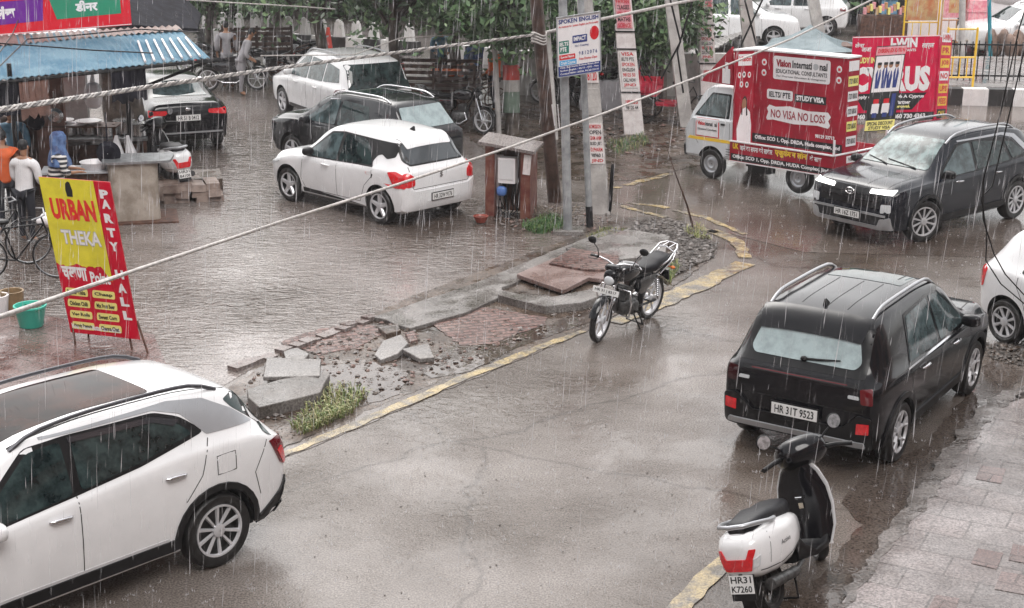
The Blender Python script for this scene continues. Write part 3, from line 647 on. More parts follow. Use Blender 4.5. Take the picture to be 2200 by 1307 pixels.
# ---- black compact suv parked, seen from the back
S = dict(wb=2.5, rad=.325, track=.885, rim='y', clad=True, rails=(-1.45, .35, .56), railmat=m_silver, ant=-1.3, mirror=[(.78, 1.0)],
    top=[(-1.95, .93), (-1.935, .98), (-1.90, 1.02), (-1.80, 1.14), (-1.66, 1.42), (-1.60, 1.50), (-1.45, 1.56), (-1.0, 1.60), (-.3, 1.605), (.25, 1.575), (.5, 1.50), (1.02, 1.10), (1.15, 1.04), (1.6, 1.0), (1.95, .92), (2.04, .80), (2.075, .6)],
    bot=[(-1.95, .42), (-1.9, .30), (-1.6, .23), (1.6, .22), (1.95, .26), (2.075, .36)],
    belt=[(-1.95, .95), (-1.5, 1.0), (0, .96), (1.1, .93), (2.075, .8)],
    w=[(-1.95, .74), (-1.93, .80), (-1.85, .845), (-1.65, .87), (-1.2, .885), (1.3, .885), (1.7, .865), (1.95, .77), (2.075, .6)],
    r=[(-1.95, .70), (-1.66, .63), (-1.4, .635), (.4, .61), (1.1, .72), (1.7, .72), (2.075, .5)],
    hmat=m_chrome, handles=[(-.62, .88), (.42, .87)],
    parts=[
     ('window', 'LR', [(-1.02, 1.02), (-.82, 1.44), (-.12, 1.475), (-.10, 1.0)], m_glassl),
     ('window', 'LR', [(-.02, 1.0), (-.03, 1.475), (.28, 1.44), (.78, 1.06), (.80, 1.0)], m_glassl),
     ('rear_window_surround', 'B', [(-.675, 1.03), (.675, 1.03), (.642, 1.47), (-.642, 1.47)], m_trim, dict(off=.004, r=.03, grid=.04)),
     ('pillar_trim', 'LR', [(-1.04, 1.0), (-.86, 1.47), (-.10, 1.50), (.30, 1.465), (.84, 1.06), (.87, .975), (-1.1, .985)], m_black, dict(off=.006, grid=.05)),
     ('chrome_strip', 'LR', [(-1.12, .968), (.85, .955), (.85, .972), (-1.12, .985)], m_chrome, dict(off=.008, r=0)),
     ('rear_window', 'B', [(-.55, 1.10), (.55, 1.10), (.60, 1.16), (.53, 1.39), (.47, 1.43), (-.47, 1.43), (-.53, 1.39), (-.60, 1.16)], M('sky_sheen_glass', (.30, .37, .38), .12, coat=.6, var=.15, vs=6, bump=.06, bs=70), dict(r=.05)),  # pale teal reflection held in the glass colour
     ('windshield', 'F', [(-.62, 1.10), (.62, 1.10), (.53, 1.50), (-.53, 1.50)], m_glass),
     ('taillight_bar', 'B', [(-.62, .955), (.62, .955), (.62, .99), (-.62, .99)], m_trim, dict(off=.012, r=.008)),
     ('taillight_strip', 'B', [(-.52, .966), (.52, .966), (.52, .976), (-.52, .976)], m_dred, dict(off=.016, r=0)),
     ('taillight', 'B', [(-.80, .80), (-.68, .80), (-.66, .955), (-.78, .965)], m_dred, dict(off=.014, r=.02)),
     ('taillight', 'B', [(.80, .80), (.68, .80), (.66, .955), (.78, .965)], M('dark_reflect_lens', (.03, .003, .005), .1, coat=.4), dict(off=.014, r=.02)),  # left lens coloured darker to imitate a dark reflection
     ('reverse_lamp', 'B', [(-.66, .84), (-.54, .84), (-.54, .875), (-.65, .875)], m_lens, dict(off=.012, r=.01)),
     ('reverse_lamp', 'B', [(.66, .84), (.54, .84), (.54, .875), (.65, .875)], m_lens, dict(off=.012, r=.01)),
     ('bumper', 'B', [(-.80, .32), (.80, .32), (.80, .66), (.66, .68), (.5, .52), (-.5, .52), (-.66, .68), (-.80, .66)], m_trim, dict(off=.035, r=.03, thick=.06)),
     ('bumper_trim', 'B', [(-.76, .345), (.76, .345), (.74, .405), (-.74, .405)], m_silver, dict(off=.05, r=.02, thick=.03)),
     ('reflector', 'B', [(-.78, .50), (-.66, .49), (-.66, .60), (-.78, .61)], m_red, dict(off=.046, r=.006)),
     ('reflector', 'B', [(.78, .50), (.66, .49), (.66, .60), (.78, .61)], m_red, dict(off=.046, r=.006)),
     ('sunroof', 'T', [(-.25, -.42), (.25, -.42), (.25, .42), (-.25, .42)], m_glass, dict(off=.004)),
     ('spoiler', 'T', [(-1.70, -.56), (-1.48, -.60), (-1.48, .60), (-1.70, .56)], m_black, dict(off=.03, thick=.03)),
    ],
    seams=[('LR', [(-.06, 1.48), (-.06, .34), (-.9, .33)]), ('LR', [(-1.05, 1.0), (-.98, .75), (-.86, .55), (-.86, .33)]), ('LR', [(.95, 1.0), (1.0, .75), (.95, .33), (-.06, .34)]),
           ('B', [(-.68, 1.02), (-.70, .70), (.70, .70), (.68, 1.02)]), ('T', [(-1.35, -.25), (-.3, -.25)]), ('T', [(-1.35, .25), (-.3, .25)]), ('T', [(-1.35, -.03), (-.3, -.03)]), ('T', [(1.1, -.68), (1.95, -.6), (1.98, .6), (1.1, .68)])])
carB, bvh = car('parked_car', (4.0, 16.48, 0), 56.9, 'black compact suv with silver roof rails parked behind the scooter, seen from the back', 'car', S, m_black)
fix_plate(carB, bvh, 'B', 0, .60, .50, .12, ['HR 31T 9523'], off=.06)
m = MB(); p, _ = _hit(bvh, 'B', -.0, 1.12, .02); q, _ = _hit(bvh, 'B', -.38, 1.16, .02)
m.ell(p, (.03, .04, .03)); m.tube([p, p.lerp(q, .5) + Vector((-.012, 0, 0)), q], [.014, .012, .007], 6); m.build('wiper', m_trim, carB, 40)

# ---- white hatchback in the paved lot
S = dict(wb=2.45, rad=.31, track=.865, rim='five', ant=-1.15, mirror=[(.62, .97)], mirmat=m_trim,
    top=[(-1.86, .86), (-1.85, .92), (-1.80, .98), (-1.62, 1.20), (-1.47, 1.40), (-1.38, 1.455), (-1.0, 1.51), (-.4, 1.53), (.1, 1.50), (.35, 1.43), (.92, 1.02), (1.1, .965), (1.5, .90), (1.85, .76), (1.94, .62), (1.98, .5)],
    bot=[(-1.86, .40), (-1.8, .27), (-1.5, .21), (1.5, .19), (1.8, .22), (1.98, .32)],
    belt=[(-1.86, .88), (-1.4, .96), (0, .90), (1.0, .87), (1.98, .62)],
    w=[(-1.86, .68), (-1.83, .76), (-1.72, .83), (-1.35, .868), (-.6, .85), (.6, .85), (1.25, .868), (1.6, .84), (1.85, .70), (1.98, .5)],
    r=[(-1.86, .66), (-1.5, .58), (-1.2, .58), (.3, .56), (1.0, .66), (1.6, .66), (1.98, .4)],
    handles=[(.18, .82)],
    parts=[
     ('window', 'LR', [(-1.02, .985), (-.88, 1.25), (-.70, 1.36), (-.17, 1.385), (-.15, .94)], m_glass),
     ('window', 'LR', [(-.07, .935), (-.08, 1.385), (.22, 1.34), (.66, 1.02), (.68, .92)], m_glassl),
     ('pillar_trim', 'LR', [(-1.06, .955), (-1.02, 1.05), (-1.10, 1.15), (-1.20, 1.18), (-1.34, 1.12), (-1.50, 1.16), (-1.50, 1.30), (-1.42, 1.375), (-.7, 1.395), (-.1, 1.41), (.25, 1.37), (.75, 1.0), (.76, .895)], m_trim, dict(off=.008, grid=.035, thick=.03)),
     ('rear_window_surround', 'B', [(-.60, 1.03), (.60, 1.03), (.655, 1.10), (.61, 1.375), (-.61, 1.375), (-.655, 1.10)], m_trim, dict(off=.005, grid=.04, r=.03)),
     ('rear_window', 'B', [(-.58, 1.05), (.58, 1.05), (.63, 1.11), (.57, 1.35), (-.57, 1.35), (-.63, 1.11)], M('rear_glass', (.05, .058, .065), .08, coat=.7, bump=.05, bs=60), dict(r=.04)),
     ('windshield', 'F', [(-.60, 1.02), (.60, 1.02), (.48, 1.43), (-.48, 1.43)], m_glass),
     ('taillight', 'LB', None, None),
     ('bumper', 'B', [(-.80, .30), (.80, .30), (.81, .60), (.78, .72), (.6, .62), (-.6, .62), (-.78, .72), (-.81, .60)], m_white, dict(off=.03, r=.05, thick=.05)),
     ('plate_recess', 'B', [(-.35, .42), (.35, .42), (.30, .57), (-.30, .57)], m_white, dict(off=.032, r=.03)),
     ('fuel_flap', 'L', [(-1.32, .70), (-1.18, .70), (-1.18, .82), (-1.32, .82)], m_white, dict(off=.004, r=.04)),
     ('spoiler', 'T', [(-1.56, -.50), (-1.30, -.55), (-1.30, .55), (-1.56, .50)], m_white, dict(off=.02, thick=.02)),
     ('headlight', 'LR', [(1.45, .72), (1.8, .60), (1.86, .66), (1.62, .80)], m_lens),
     ('grille', 'F', [(-.45, .32), (.45, .32), (.4, .55), (-.4, .55)], m_trim),
     ('door_opening', 'LR', [(-.85, .255), (.82, .255), (.82, .335), (-.5, .275)], m_trim, dict(off=.004, r=.01)),
    ],
    seams=[('LR', [(-.11, 1.38), (-.11, .32), (.75, .32), (.86, .5), (.80, .93)]), ('LR', [(-.11, .32), (-.72, .32), (-.86, .62), (-1.06, .80), (-1.04, .96)]),
           ('B', [(-.64, 1.02), (-.70, .8), (-.62, .66), (.62, .66), (.70, .8), (.64, 1.02)]), ('T', [(1.0, -.6), (1.85, -.55), (1.85, .55), (1.0, .6)]),
           ('T', [(-1.3, .49), (.35, .47)]), ('T', [(-1.3, -.49), (.35, -.47)])])
TL = [(-1.83, .68), (-1.62, .70), (-1.52, .86), (-1.46, .93), (-1.62, .95), (-1.78, .90), (-1.84, .80)]
S['parts'] = [p for p in S['parts'] if p[0] != 'taillight'] + [('taillight', 'L', TL, m_red, dict(off=.016, r=.03)), ('taillight', 'R', TL, m_red, dict(off=.016, r=.03)),
     ('taillight_lens', 'B', [(.60, .72), (.86, .68), (.88, .86), (.70, .94), (.60, .86)], m_red, dict(off=.014, r=.03)), ('taillight_lens', 'B', [(-.60, .72), (-.86, .68), (-.88, .86), (-.70, .94), (-.60, .86)], m_red, dict(off=.014, r=.03)),
     ('door_edge', 'LR', [(-1.09, .84), (-1.06, .77), (-1.04, .78), (-1.06, .85)], m_trim, dict(off=.004, r=0))]
carA, bvh = car('parked_car', (-2.55, 26.76, 0), 136, 'white hatchback with red tail lamps parked in the flooded paved lot', 'car', S, m_white)
fix_plate(carA, bvh, 'B', 0, .49, .48, .11, ['HR 32W 9176'], off=.045)
m = MB(); X_ = frame(_hit(bvh, 'B', 0, .84, .012)[0], (0, -1, 0), (0, 0, 1)); text(m, 'S', -.035, -.045, .035, .045, X_, .03, 0); m.build('badge', m_chrome, carA, 0)

# ---- white suv nearest, cut by the left edge
S = dict(wb=2.61, rad=.345, track=.90, rim='ten', clad=True, rails=(-1.55, .45, .58), railmat=M('dark_rail', (.09, .09, .1), .3, metal=.6), mirror=[(.80, 1.03)],
    top=[(-2.15, .93), (-2.13, .99), (-2.08, 1.04), (-1.92, 1.22), (-1.80, 1.42), (-1.72, 1.50), (-1.5, 1.565), (-1.0, 1.625), (-.3, 1.64), (.25, 1.60), (.55, 1.52), (1.1, 1.12), (1.25, 1.06), (1.7, 1.02), (2.0, .92), (2.1, .80), (2.15, .6)],
    bot=[(-2.15, .44), (-2.05, .32), (-1.8, .24), (1.7, .22), (2.0, .26), (2.15, .36)],
    belt=[(-2.15, .98), (-1.7, 1.12), (-1.2, 1.15), (0, 1.06), (1.1, .98), (2.15, .8)],
    w=[(-2.15, .72), (-2.12, .79), (-2.0, .85), (-1.75, .89), (-1.3, .905), (-.6, .88), (.6, .88), (1.3, .905), (1.8, .88), (2.05, .78), (2.15, .6)],
    r=[(-2.15, .70), (-1.8, .62), (-1.5, .645), (.4, .62), (1.2, .73), (1.8, .73), (2.15, .5)],
    hmat=m_chrome, handles=[(-.88, .99), (.22, .95)],
    parts=[
     ('window', 'LR', [(-1.14, 1.29), (-1.02, 1.40), (-.80, 1.49), (-.04, 1.51), (-.02, 1.11), (-.6, 1.18)], m_glass, dict(r=.05)),
     ('window', 'LR', [(.06, 1.10), (.05, 1.51), (.34, 1.49), (.86, 1.10), (.90, 1.02)], m_glass, dict(r=.04)),
     ('window_surround', 'LR', [(-1.26, 1.28), (-1.07, 1.44), (-.84, 1.525), (0, 1.545), (.36, 1.525), (.94, 1.09), (.98, .995), (0, 1.085), (-.6, 1.15)], m_trim, dict(off=.003, r=.06)),
     ('wind_deflector', 'LR', [(-1.05, 1.42), (-.80, 1.50), (-.02, 1.53), (-.02, 1.485), (-.80, 1.455), (-.98, 1.385)], M('smoke_plastic', (.03, .03, .035), .15, coat=1), dict(off=.02, r=.01)),
     ('silver_pillar', 'LR', [(-1.80, 1.22), (-1.27, 1.25), (-1.08, 1.46), (-.84, 1.54), (.2, 1.555), (.2, 1.57), (-1.0, 1.575), (-1.35, 1.52), (-1.6, 1.38)], m_silver, dict(off=.006, r=.02)),
     ('quarter_glass', 'LR', [(-2.02, 1.13), (-1.90, 1.16), (-1.62, 1.38), (-1.56, 1.46), (-1.70, 1.48), (-1.86, 1.30)], m_glass, dict(off=.006)),
     ('rear_window', 'B', [(-.62, 1.12), (.62, 1.12), (.56, 1.44), (-.56, 1.44)], m_glass),
     ('panoramic_roof', 'T', [(-.98, -.43), (.48, -.42), (.48, .42), (-.98, .43)], M('roof_glass', (.05, .02, .013), .05, spec=.08, col2=(.014, .011, .011), vs=2.2), dict(off=.004, r=.06)),  # brownish reflection painted into the roof glass colour
     ('roof_groove', 'T', [(-1.66, .535), (.45, .535), (.45, .55), (-1.66, .55)], m_gap, dict(off=.002, r=0)),
     ('taillight', 'LR', [(-2.13, .80), (-2.04, .76), (-1.93, .97), (-1.90, 1.02), (-2.06, 1.02)], m_dred, dict(off=.012, r=.02)),
     ('taillight_lens', 'LR', [(-2.13, .76), (-2.08, .74), (-2.0, .90), (-2.06, .93)], m_red, dict(off=.018, r=.01)),
     ('fuel_flap', 'L', [(-1.50, .88), (-1.32, .88), (-1.32, 1.05), (-1.50, 1.05)], m_white, dict(off=.003, r=.04)),
     ('bumper', 'B', [(-.82, .30), (.82, .30), (.82, .56), (-.82, .56)], m_trim, dict(off=.03, r=.04, thick=.05)),
     ('bumper_corner', 'LR', [(-2.13, .30), (-1.74, .26), (-1.76, .34), (-2.02, .50), (-2.12, .62)], m_trim, dict(off=.02, r=.02)),
     ('sill_accent', 'LR', [(-.8, .40), (.88, .40), (.88, .43), (-.8, .43)], M('satin_strip', (.6, .6, .61), .2), dict(off=.004, r=0)),
    ],
    seams=[('LR', [(.03, 1.08), (.03, .30)]), ('LR', [(-1.27, 1.22), (-1.20, 1.08), (-1.15, .92), (-.98, .72)]), ('LR', [(.95, 1.0), (1.0, .75), (.92, .33)]),
           ('L', [(-1.51, .88), (-1.51, 1.05), (-1.31, 1.05), (-1.31, .88), (-1.51, .88)]), ('LR', [(-1.88, 1.04), (-1.72, .78), (-1.78, .55)])])
carC, bvh = car('parked_car', (-4.10, 12.04, 0), 227.2, 'white suv with silver pillar and panoramic roof, nearest and cut off at the left', 'car', S, m_white)
fix_plate(carC, bvh, 'B', 0, .75, .48, .12, ['HR 31 S 4410'])

# ---- dark suv driving, front towards the viewer
S = dict(wb=2.61, rad=.345, track=.895, rim='ten', steer=-18, clad=True, rails=(-1.45, .50, .58), mirror=[(.82, 1.03)], mirmat=m_trim,
    top=[(-2.15, .93), (-2.13, .99), (-2.08, 1.04), (-1.92, 1.22), (-1.80, 1.42), (-1.72, 1.50), (-1.5, 1.565), (-1.0, 1.625), (-.3, 1.64), (.25, 1.60), (.50, 1.52), (1.10, 1.11), (1.22, 1.06), (1.7, 1.02), (2.02, .95), (2.12, .86), (2.17, .7), (2.18, .6)],
    bot=[(-2.15, .44), (-2.05, .32), (-1.8, .24), (1.7, .22), (2.05, .24), (2.18, .30)],
    belt=[(-2.15, .98), (-1.7, 1.06), (-1.2, 1.06), (0, .99), (1.1, .97), (1.9, .92), (2.18, .82)],
    w=[(-2.15, .72), (-2.12, .79), (-2.0, .85), (-1.75, .89), (-1.3, .90), (1.3, .90), (1.85, .885), (2.05, .83), (2.14, .76), (2.18, .70)],
    r=[(-2.15, .70), (-1.8, .62), (-1.5, .645), (.4, .60), (1.15, .72), (1.8, .74), (2.18, .66)],
    hmat=m_chrome, handles=[(-.62, .92), (.47, .90)],
    parts=[
     ('window', 'LR', [(-1.02, 1.08), (-.88, 1.40), (-.12, 1.465), (-.10, 1.03)], m_glass, dict(r=.03)),
     ('window', 'LR', [(-1.50, 1.14), (-1.20, 1.36), (-1.0, 1.38), (-1.10, 1.10)], m_glass, dict(r=.03)),
     ('window', 'LR', [(-.02, 1.02), (-.04, 1.465), (.28, 1.43), (.80, 1.09), (.84, 1.0)], m_glassl, dict(r=.04)),
     ('pillar_trim', 'LR', [(-1.55, 1.09), (-1.22, 1.40), (-.93, 1.46), (-.1, 1.495), (.30, 1.465), (.90, 1.06), (.92, .985), (-.1, 1.0)], m_trim, dict(off=.003, r=.05)),
     ('roof_arch', 'LR', [(-1.78, 1.12), (-1.62, 1.10), (-1.25, 1.42), (-.95, 1.49), (.25, 1.49), (.25, 1.515), (-1.0, 1.525), (-1.35, 1.47)], m_silver, dict(off=.006, r=.01)),
     ('windshield', 'F', [(-.66, 1.12), (.66, 1.12), (.54, 1.53), (-.54, 1.53)], M('windshield_glass', (.12, .16, .16), .08, var=.6, vs=6, spec=.3), dict(r=.05)),
     ('rear_window', 'B', [(-.62, 1.12), (.62, 1.12), (.56, 1.44), (-.56, 1.44)], m_glass),
     ('grille', 'F', [(-.58, .62), (.58, .62), (.62, .86), (.50, .90), (-.50, .90), (-.62, .86)], m_trim, dict(off=.006)),
     ('grille_bar', 'F', [(-.72, .80), (.72, .80), (.72, .815), (-.72, .815)], m_grey, dict(off=.02, r=0)),
     ('grille_bar', 'F', [(-.56, .72), (.56, .72), (.56, .735), (-.56, .735)], m_grey, dict(off=.02, r=0)),
     ('daytime_lamp', 'F', [(-.78, .86), (-.36, .84), (-.36, .90), (-.78, .93)], m_drl, dict(off=.016, r=.01)),
     ('daytime_lamp', 'F', [(.78, .86), (.36, .84), (.36, .90), (.78, .93)], m_drl, dict(off=.016, r=.01)),
     ('headlight', 'F', [(-.78, .58), (-.62, .56), (-.62, .70), (-.78, .71)], m_lens, dict(off=.01, r=.02)),
     ('headlight', 'F', [(.78, .58), (.62, .56), (.62, .70), (.78, .71)], m_lens, dict(off=.01, r=.02)),
     ('lower_grille', 'F', [(-.60, .36), (.60, .36), (.66, .50), (-.66, .50)], m_ink, dict(off=.01)),
     ('skid_plate', 'F', [(-.80, .29), (.80, .29), (.78, .50), (.62, .46), (.58, .345), (-.58, .345), (-.62, .46), (-.78, .50)], m_silver, dict(off=.02, r=.02, thick=.03)),
     ('bumper_strip', 'F', [(-.72, .50), (.72, .50), (.72, .535), (-.72, .535)], m_silver, dict(off=.018, r=.01)),
    ],
    seams=[('LR', [(-.08, 1.0), (-.10, .30)]), ('LR', [(-1.05, 1.05), (-1.0, .8), (-.90, .6)]), ('LR', [(.95, 1.0), (1.0, .75), (.92, .33)]),
           ('T', [(1.2, -.68), (2.05, -.62), (2.08, .62), (1.2, .68)]), ('T', [(1.2, -.3), (2.02, -.22)]), ('T', [(1.2, .3), (2.02, .22)])])
carD, bvh = car('driving_car', (7.14, 25.83, 0), 220.1, 'dark suv with lit daytime lamps driving towards the junction, front showing', 'car', S, M('midnight_paint', (.006, .008, .014), .12, coat=.25, spec=.35, bump=.02, bs=120))
fix_plate(carD, bvh, 'F', -.0, .47, .50, .11, ['HR 16Z 1751'], off=.05)
X_ = frame(_hit(bvh, 'F', 0, .82, .045)[0], (0, 1, 0), (0, 0, 1)); m = MB()
pts = [(.085 * math.cos(a), .05 * math.sin(a), 0) for a in [2 * math.pi * k / 24 for k in range(25)]]
m.tube([X_ @ Vector(p) for p in pts], .009, 6, False)
for a, b in (((-.045, -.035), (-.02, .04)), ((.02, -.04), (.045, .035)), ((-.032, -.005), (.032, .005))): m.tube([X_ @ Vector((*a, 0)), X_ @ Vector((*b, 0))], .009, 6)
m.build('badge', m_chrome, carD, 40)
m = MB()
for ya, yb in ((.45, -.15), (-.12, -.55)):
    p, _ = _hit(bvh, 'F', ya, 1.12, .02); q, _ = _hit(bvh, 'F', yb, 1.18, .02); m.tube([p, q], .010, 5)
m.build('wiper', m_trim, carD, 40)

# ---- white car cut by the right edge
S = dict(wb=2.42, rad=.29, track=.83, rim='eight', mirror=[(.75, .95)],
    top=[(-1.80, .86), (-1.78, .94), (-1.72, 1.02), (-1.58, 1.22), (-1.42, 1.42), (-1.30, 1.49), (-.8, 1.55), (-.2, 1.55), (.25, 1.50), (.45, 1.42), (1.0, 1.03), (1.15, .97), (1.5, .9), (1.75, .78), (1.83, .6)],
    bot=[(-1.80, .38), (-1.7, .26), (1.5, .22), (1.83, .32)],
    belt=[(-1.80, .90), (-1.4, .97), (0, .92), (1.0, .88), (1.83, .7)],
    w=[(-1.80, .62), (-1.76, .72), (-1.6, .80), (-1.2, .83), (1.2, .83), (1.6, .78), (1.83, .5)],
    r=[(-1.80, .60), (-1.4, .55), (.3, .55), (1.0, .64), (1.83, .4)], hmat=m_white, handles=[(-.72, .86), (.30, .84)],
    parts=[('window', 'LR', [(-1.02, .98), (-.88, 1.38), (-.17, 1.42), (-.15, .96)], m_glass), ('window', 'LR', [(-.07, .955), (-.08, 1.42), (.22, 1.39), (.70, 1.03), (.72, .94)], m_glass),
     ('rear_window', 'B', [(-.52, 1.08), (.52, 1.08), (.46, 1.36), (-.46, 1.36)], m_glass), ('windshield', 'F', [(-.60, 1.04), (.60, 1.04), (.48, 1.43), (-.48, 1.43)], m_glass),
     ('taillight', 'LR', [(-1.78, .66), (-1.66, .66), (-1.60, .92), (-1.72, .94)], m_red)],
    seams=[('LR', [(-.11, 1.0), (-.11, .32), (.75, .32), (.86, .5), (.80, .93)]), ('LR', [(-.11, .32), (-.80, .32), (-.92, .62), (-1.05, .80), (-1.04, .98)])])
carE, bvh = car('parked_car', (7.65, 18.30, 0), -62, 'white hatchback with multi spoke wheel, cut off at the right edge', 'car', S, m_white)

# ---- white people carrier behind, in the lot
SW = dict(wb=2.74, rad=.32, track=.87, rim='five', rails=(-1.5, .4, .58), mirror=[(.85, 1.05)],
    top=[(-2.15, .95), (-2.13, 1.05), (-2.05, 1.25), (-1.92, 1.50), (-1.85, 1.58), (-1.6, 1.64), (-.6, 1.69), (.1, 1.66), (.5, 1.56), (1.15, 1.14), (1.3, 1.08), (1.8, 1.02), (2.15, .9), (2.27, .6)],
    bot=[(-2.15, .42), (-2.05, .28), (1.9, .24), (2.27, .34)], belt=[(-2.15, 1.02), (-1.5, 1.02), (1.1, .95), (2.27, .8)],
    w=[(-2.15, .74), (-2.12, .8), (-1.9, .86), (-1.3, .875), (1.4, .875), (2.0, .82), (2.27, .6)],
    r=[(-2.15, .72), (-1.8, .64), (.4, .62), (1.2, .72), (2.27, .5)], handles=[(-.6, .9), (.5, .9)],
    parts=[('window', 'LR', [(-1.75, 1.14), (-1.60, 1.42), (-.98, 1.50), (-.95, 1.08)], m_glassl), ('window', 'LR', [(-.88, 1.07), (-.90, 1.50), (-.12, 1.53), (-.10, 1.05)], m_glassl),
     ('window', 'LR', [(-.02, 1.04), (-.04, 1.53), (.30, 1.49), (.88, 1.12), (.90, 1.02)], m_glassl),
     ('rear_window', 'B', [(-.76, .98), (.76, .98), (.66, 1.54), (-.66, 1.54)], m_glass, dict(r=.04)),
     ('windshield', 'F', [(-.62, 1.12), (.62, 1.12), (.52, 1.56), (-.52, 1.56)], m_glass),
     ('taillight', 'LR', [(-2.10, .90), (-1.62, .90), (-1.70, .98), (-2.06, 1.04)], m_dred), ('lower_sill', 'LR', [(-.9, .27), (.95, .27), (.95, .36), (-.9, .36)], m_trim)],
    seams=[('LR', [(-.07, 1.0), (-.07, .4)]), ('LR', [(-.95, 1.0), (-.9, .6)]), ('LR', [(.95, 1.0), (1.0, .4)])])
carW, bvh = car('parked_car', (-4.05, 35.6, 0), 121, 'white people carrier with black rear window parked behind the dark hatchback', 'car', SW, m_white)
fix_plate(carW, bvh, 'B', 0, .82, .5, .12, ['HR 20 AB 6114'])

# ---- dark hatchback behind the white one
SG = dict(wb=2.5, rad=.32, track=.87, rim='five', rails=(-1.35, .3, .56), railmat=m_chrome, mirror=[(.75, 1.0)], hmat=m_grey, handles=[(-.6, .9), (.4, .9)],
    top=[(-1.93, .93), (-1.91, 1.0), (-1.85, 1.06), (-1.65, 1.30), (-1.48, 1.50), (-1.35, 1.55), (-.8, 1.60), (-.2, 1.60), (.25, 1.55), (.5, 1.47), (1.02, 1.12), (1.15, 1.08), (1.6, 1.04), (1.95, .95), (2.05, .82), (2.07, .6)],
    bot=[(-1.93, .42), (-1.85, .28), (1.6, .22), (2.07, .36)], belt=[(-1.93, .97), (0, .96), (1.1, .97), (2.07, .85)],
    w=[(-1.93, .74), (-1.9, .80), (-1.65, .86), (-1.2, .875), (1.3, .875), (1.75, .86), (1.98, .78), (2.07, .66)],
    r=[(-1.93, .70), (-1.5, .61), (.4, .60), (1.1, .72), (2.07, .6)],
    parts=[('window', 'LR', [(-1.02, 1.02), (-.85, 1.42), (-.12, 1.46), (-.10, 1.0)], m_glass), ('window', 'LR', [(-.02, 1.0), (-.03, 1.46), (.28, 1.42), (.76, 1.08), (.80, 1.0)], m_glassl),
     ('window_chrome', 'LR', [(-.03, 1.47), (.28, 1.435), (.30, 1.455), (-.03, 1.49)], m_chrome, dict(r=0)),
     ('rear_window', 'B', [(-.62, 1.08), (.62, 1.08), (.53, 1.45), (-.53, 1.45)], _M['sky_sheen_glass'], dict(r=.04)),  # pale colour stands in for the sky reflected in this window
     ('windshield', 'F', [(-.62, 1.12), (.62, 1.12), (.50, 1.46), (-.50, 1.46)], m_glass),
     ('sunroof', 'T', [(-.8, -.42), (.1, -.42), (.1, .42), (-.8, .42)], m_glass, dict(off=.004)),
     ('taillight', 'LR', [(-1.88, .86), (-1.68, .86), (-1.66, .98), (-1.84, .99)], m_dred),
     ('headlight', 'F', [(.5, .84), (.78, .84), (.76, .93), (.5, .92)], m_lens), ('headlight', 'F', [(-.5, .84), (-.78, .84), (-.76, .93), (-.5, .92)], m_lens)],
    seams=[('LR', [(-.06, 1.0), (-.06, .4)]), ('LR', [(.95, 1.0), (1.0, .4)])])
carG, bvh = car('parked_car', (-2.89, 29.88, 0), 137, 'black suv with pale rear window parked right behind the white hatchback', 'car', SG, m_grey)
fix_plate(carG, bvh, 'B', 0, .72, .48, .12, ['HR 31 R 6620'])

# ---- black sedan at the left beyond the stall
SS = dict(wb=2.65, rad=.32, track=.88, rim='five', mirror=[(.75, .95)], hmat=m_black, handles=[(-.7, .85), (.3, .85)],
    top=[(-2.28, .88), (-2.25, .98), (-2.18, 1.05), (-1.75, 1.08), (-1.62, 1.10), (-1.0, 1.38), (-.8, 1.43), (-.2, 1.46), (.2, 1.42), (.45, 1.34), (1.05, 1.0), (1.2, .96), (1.8, .88), (2.1, .76), (2.2, .6)],
    bot=[(-2.28, .40), (-2.15, .28), (1.9, .22), (2.2, .34)], belt=[(-2.28, .9), (-1.5, .97), (0, .92), (1.1, .9), (2.2, .7)],
    w=[(-2.28, .72), (-2.25, .78), (-2.05, .86), (-1.4, .885), (1.4, .885), (1.9, .84), (2.2, .6)],
    r=[(-2.28, .66), (-1.7, .68), (-.9, .58), (.3, .56), (1.1, .70), (2.2, .5)],
    parts=[('window', 'LR', [(-1.25, 1.0), (-.85, 1.30), (-.14, 1.34), (-.12, .96)], m_glass), ('window', 'LR', [(-.02, .96), (-.04, 1.34), (.25, 1.31), (.78, 1.0), (.80, .94)], m_glass),
     ('rear_window', 'T', [(-1.58, -.56), (-1.05, -.46), (-1.05, .46), (-1.58, .56)], m_glassl, dict(off=.006)),
     ('windshield', 'T', [(.4, -.48), (1.0, -.6), (1.0, .6), (.4, .48)], m_glass, dict(off=.006)),
     ('taillight', 'B', [(-.80, .80), (-.42, .84), (-.42, .92), (-.80, .93)], m_red, dict(off=.014)), ('taillight', 'B', [(.80, .80), (.42, .84), (.42, .92), (.80, .93)], m_red, dict(off=.014)),
     ('bumper_strip', 'B', [(-.7, .44), (.7, .44), (.7, .47), (-.7, .47)], m_silver, dict(off=.02, r=.01)), ('bumper_lower', 'B', [(-.74, .30), (.74, .30), (.7, .40), (-.7, .40)], m_trim, dict(off=.016))],
    seams=[('B', [(-.62, 1.0), (-.6, .64), (.6, .64), (.62, 1.0)])])
carS, bvh = car('parked_car', (-7.6, 33.4, 0), 114, 'black saloon car parked beyond the food stall, rear towards the lot', 'car', SS, m_black)
fix_plate(carS, bvh, 'B', 0, .76, .5, .12, ['HR 51 B 0412'])
m = MB(); m.ell(_hit(bvh, 'B', 0, .93, .015)[0], (.01, .06, .035)); m.build('badge', m_chrome, carS, 40)

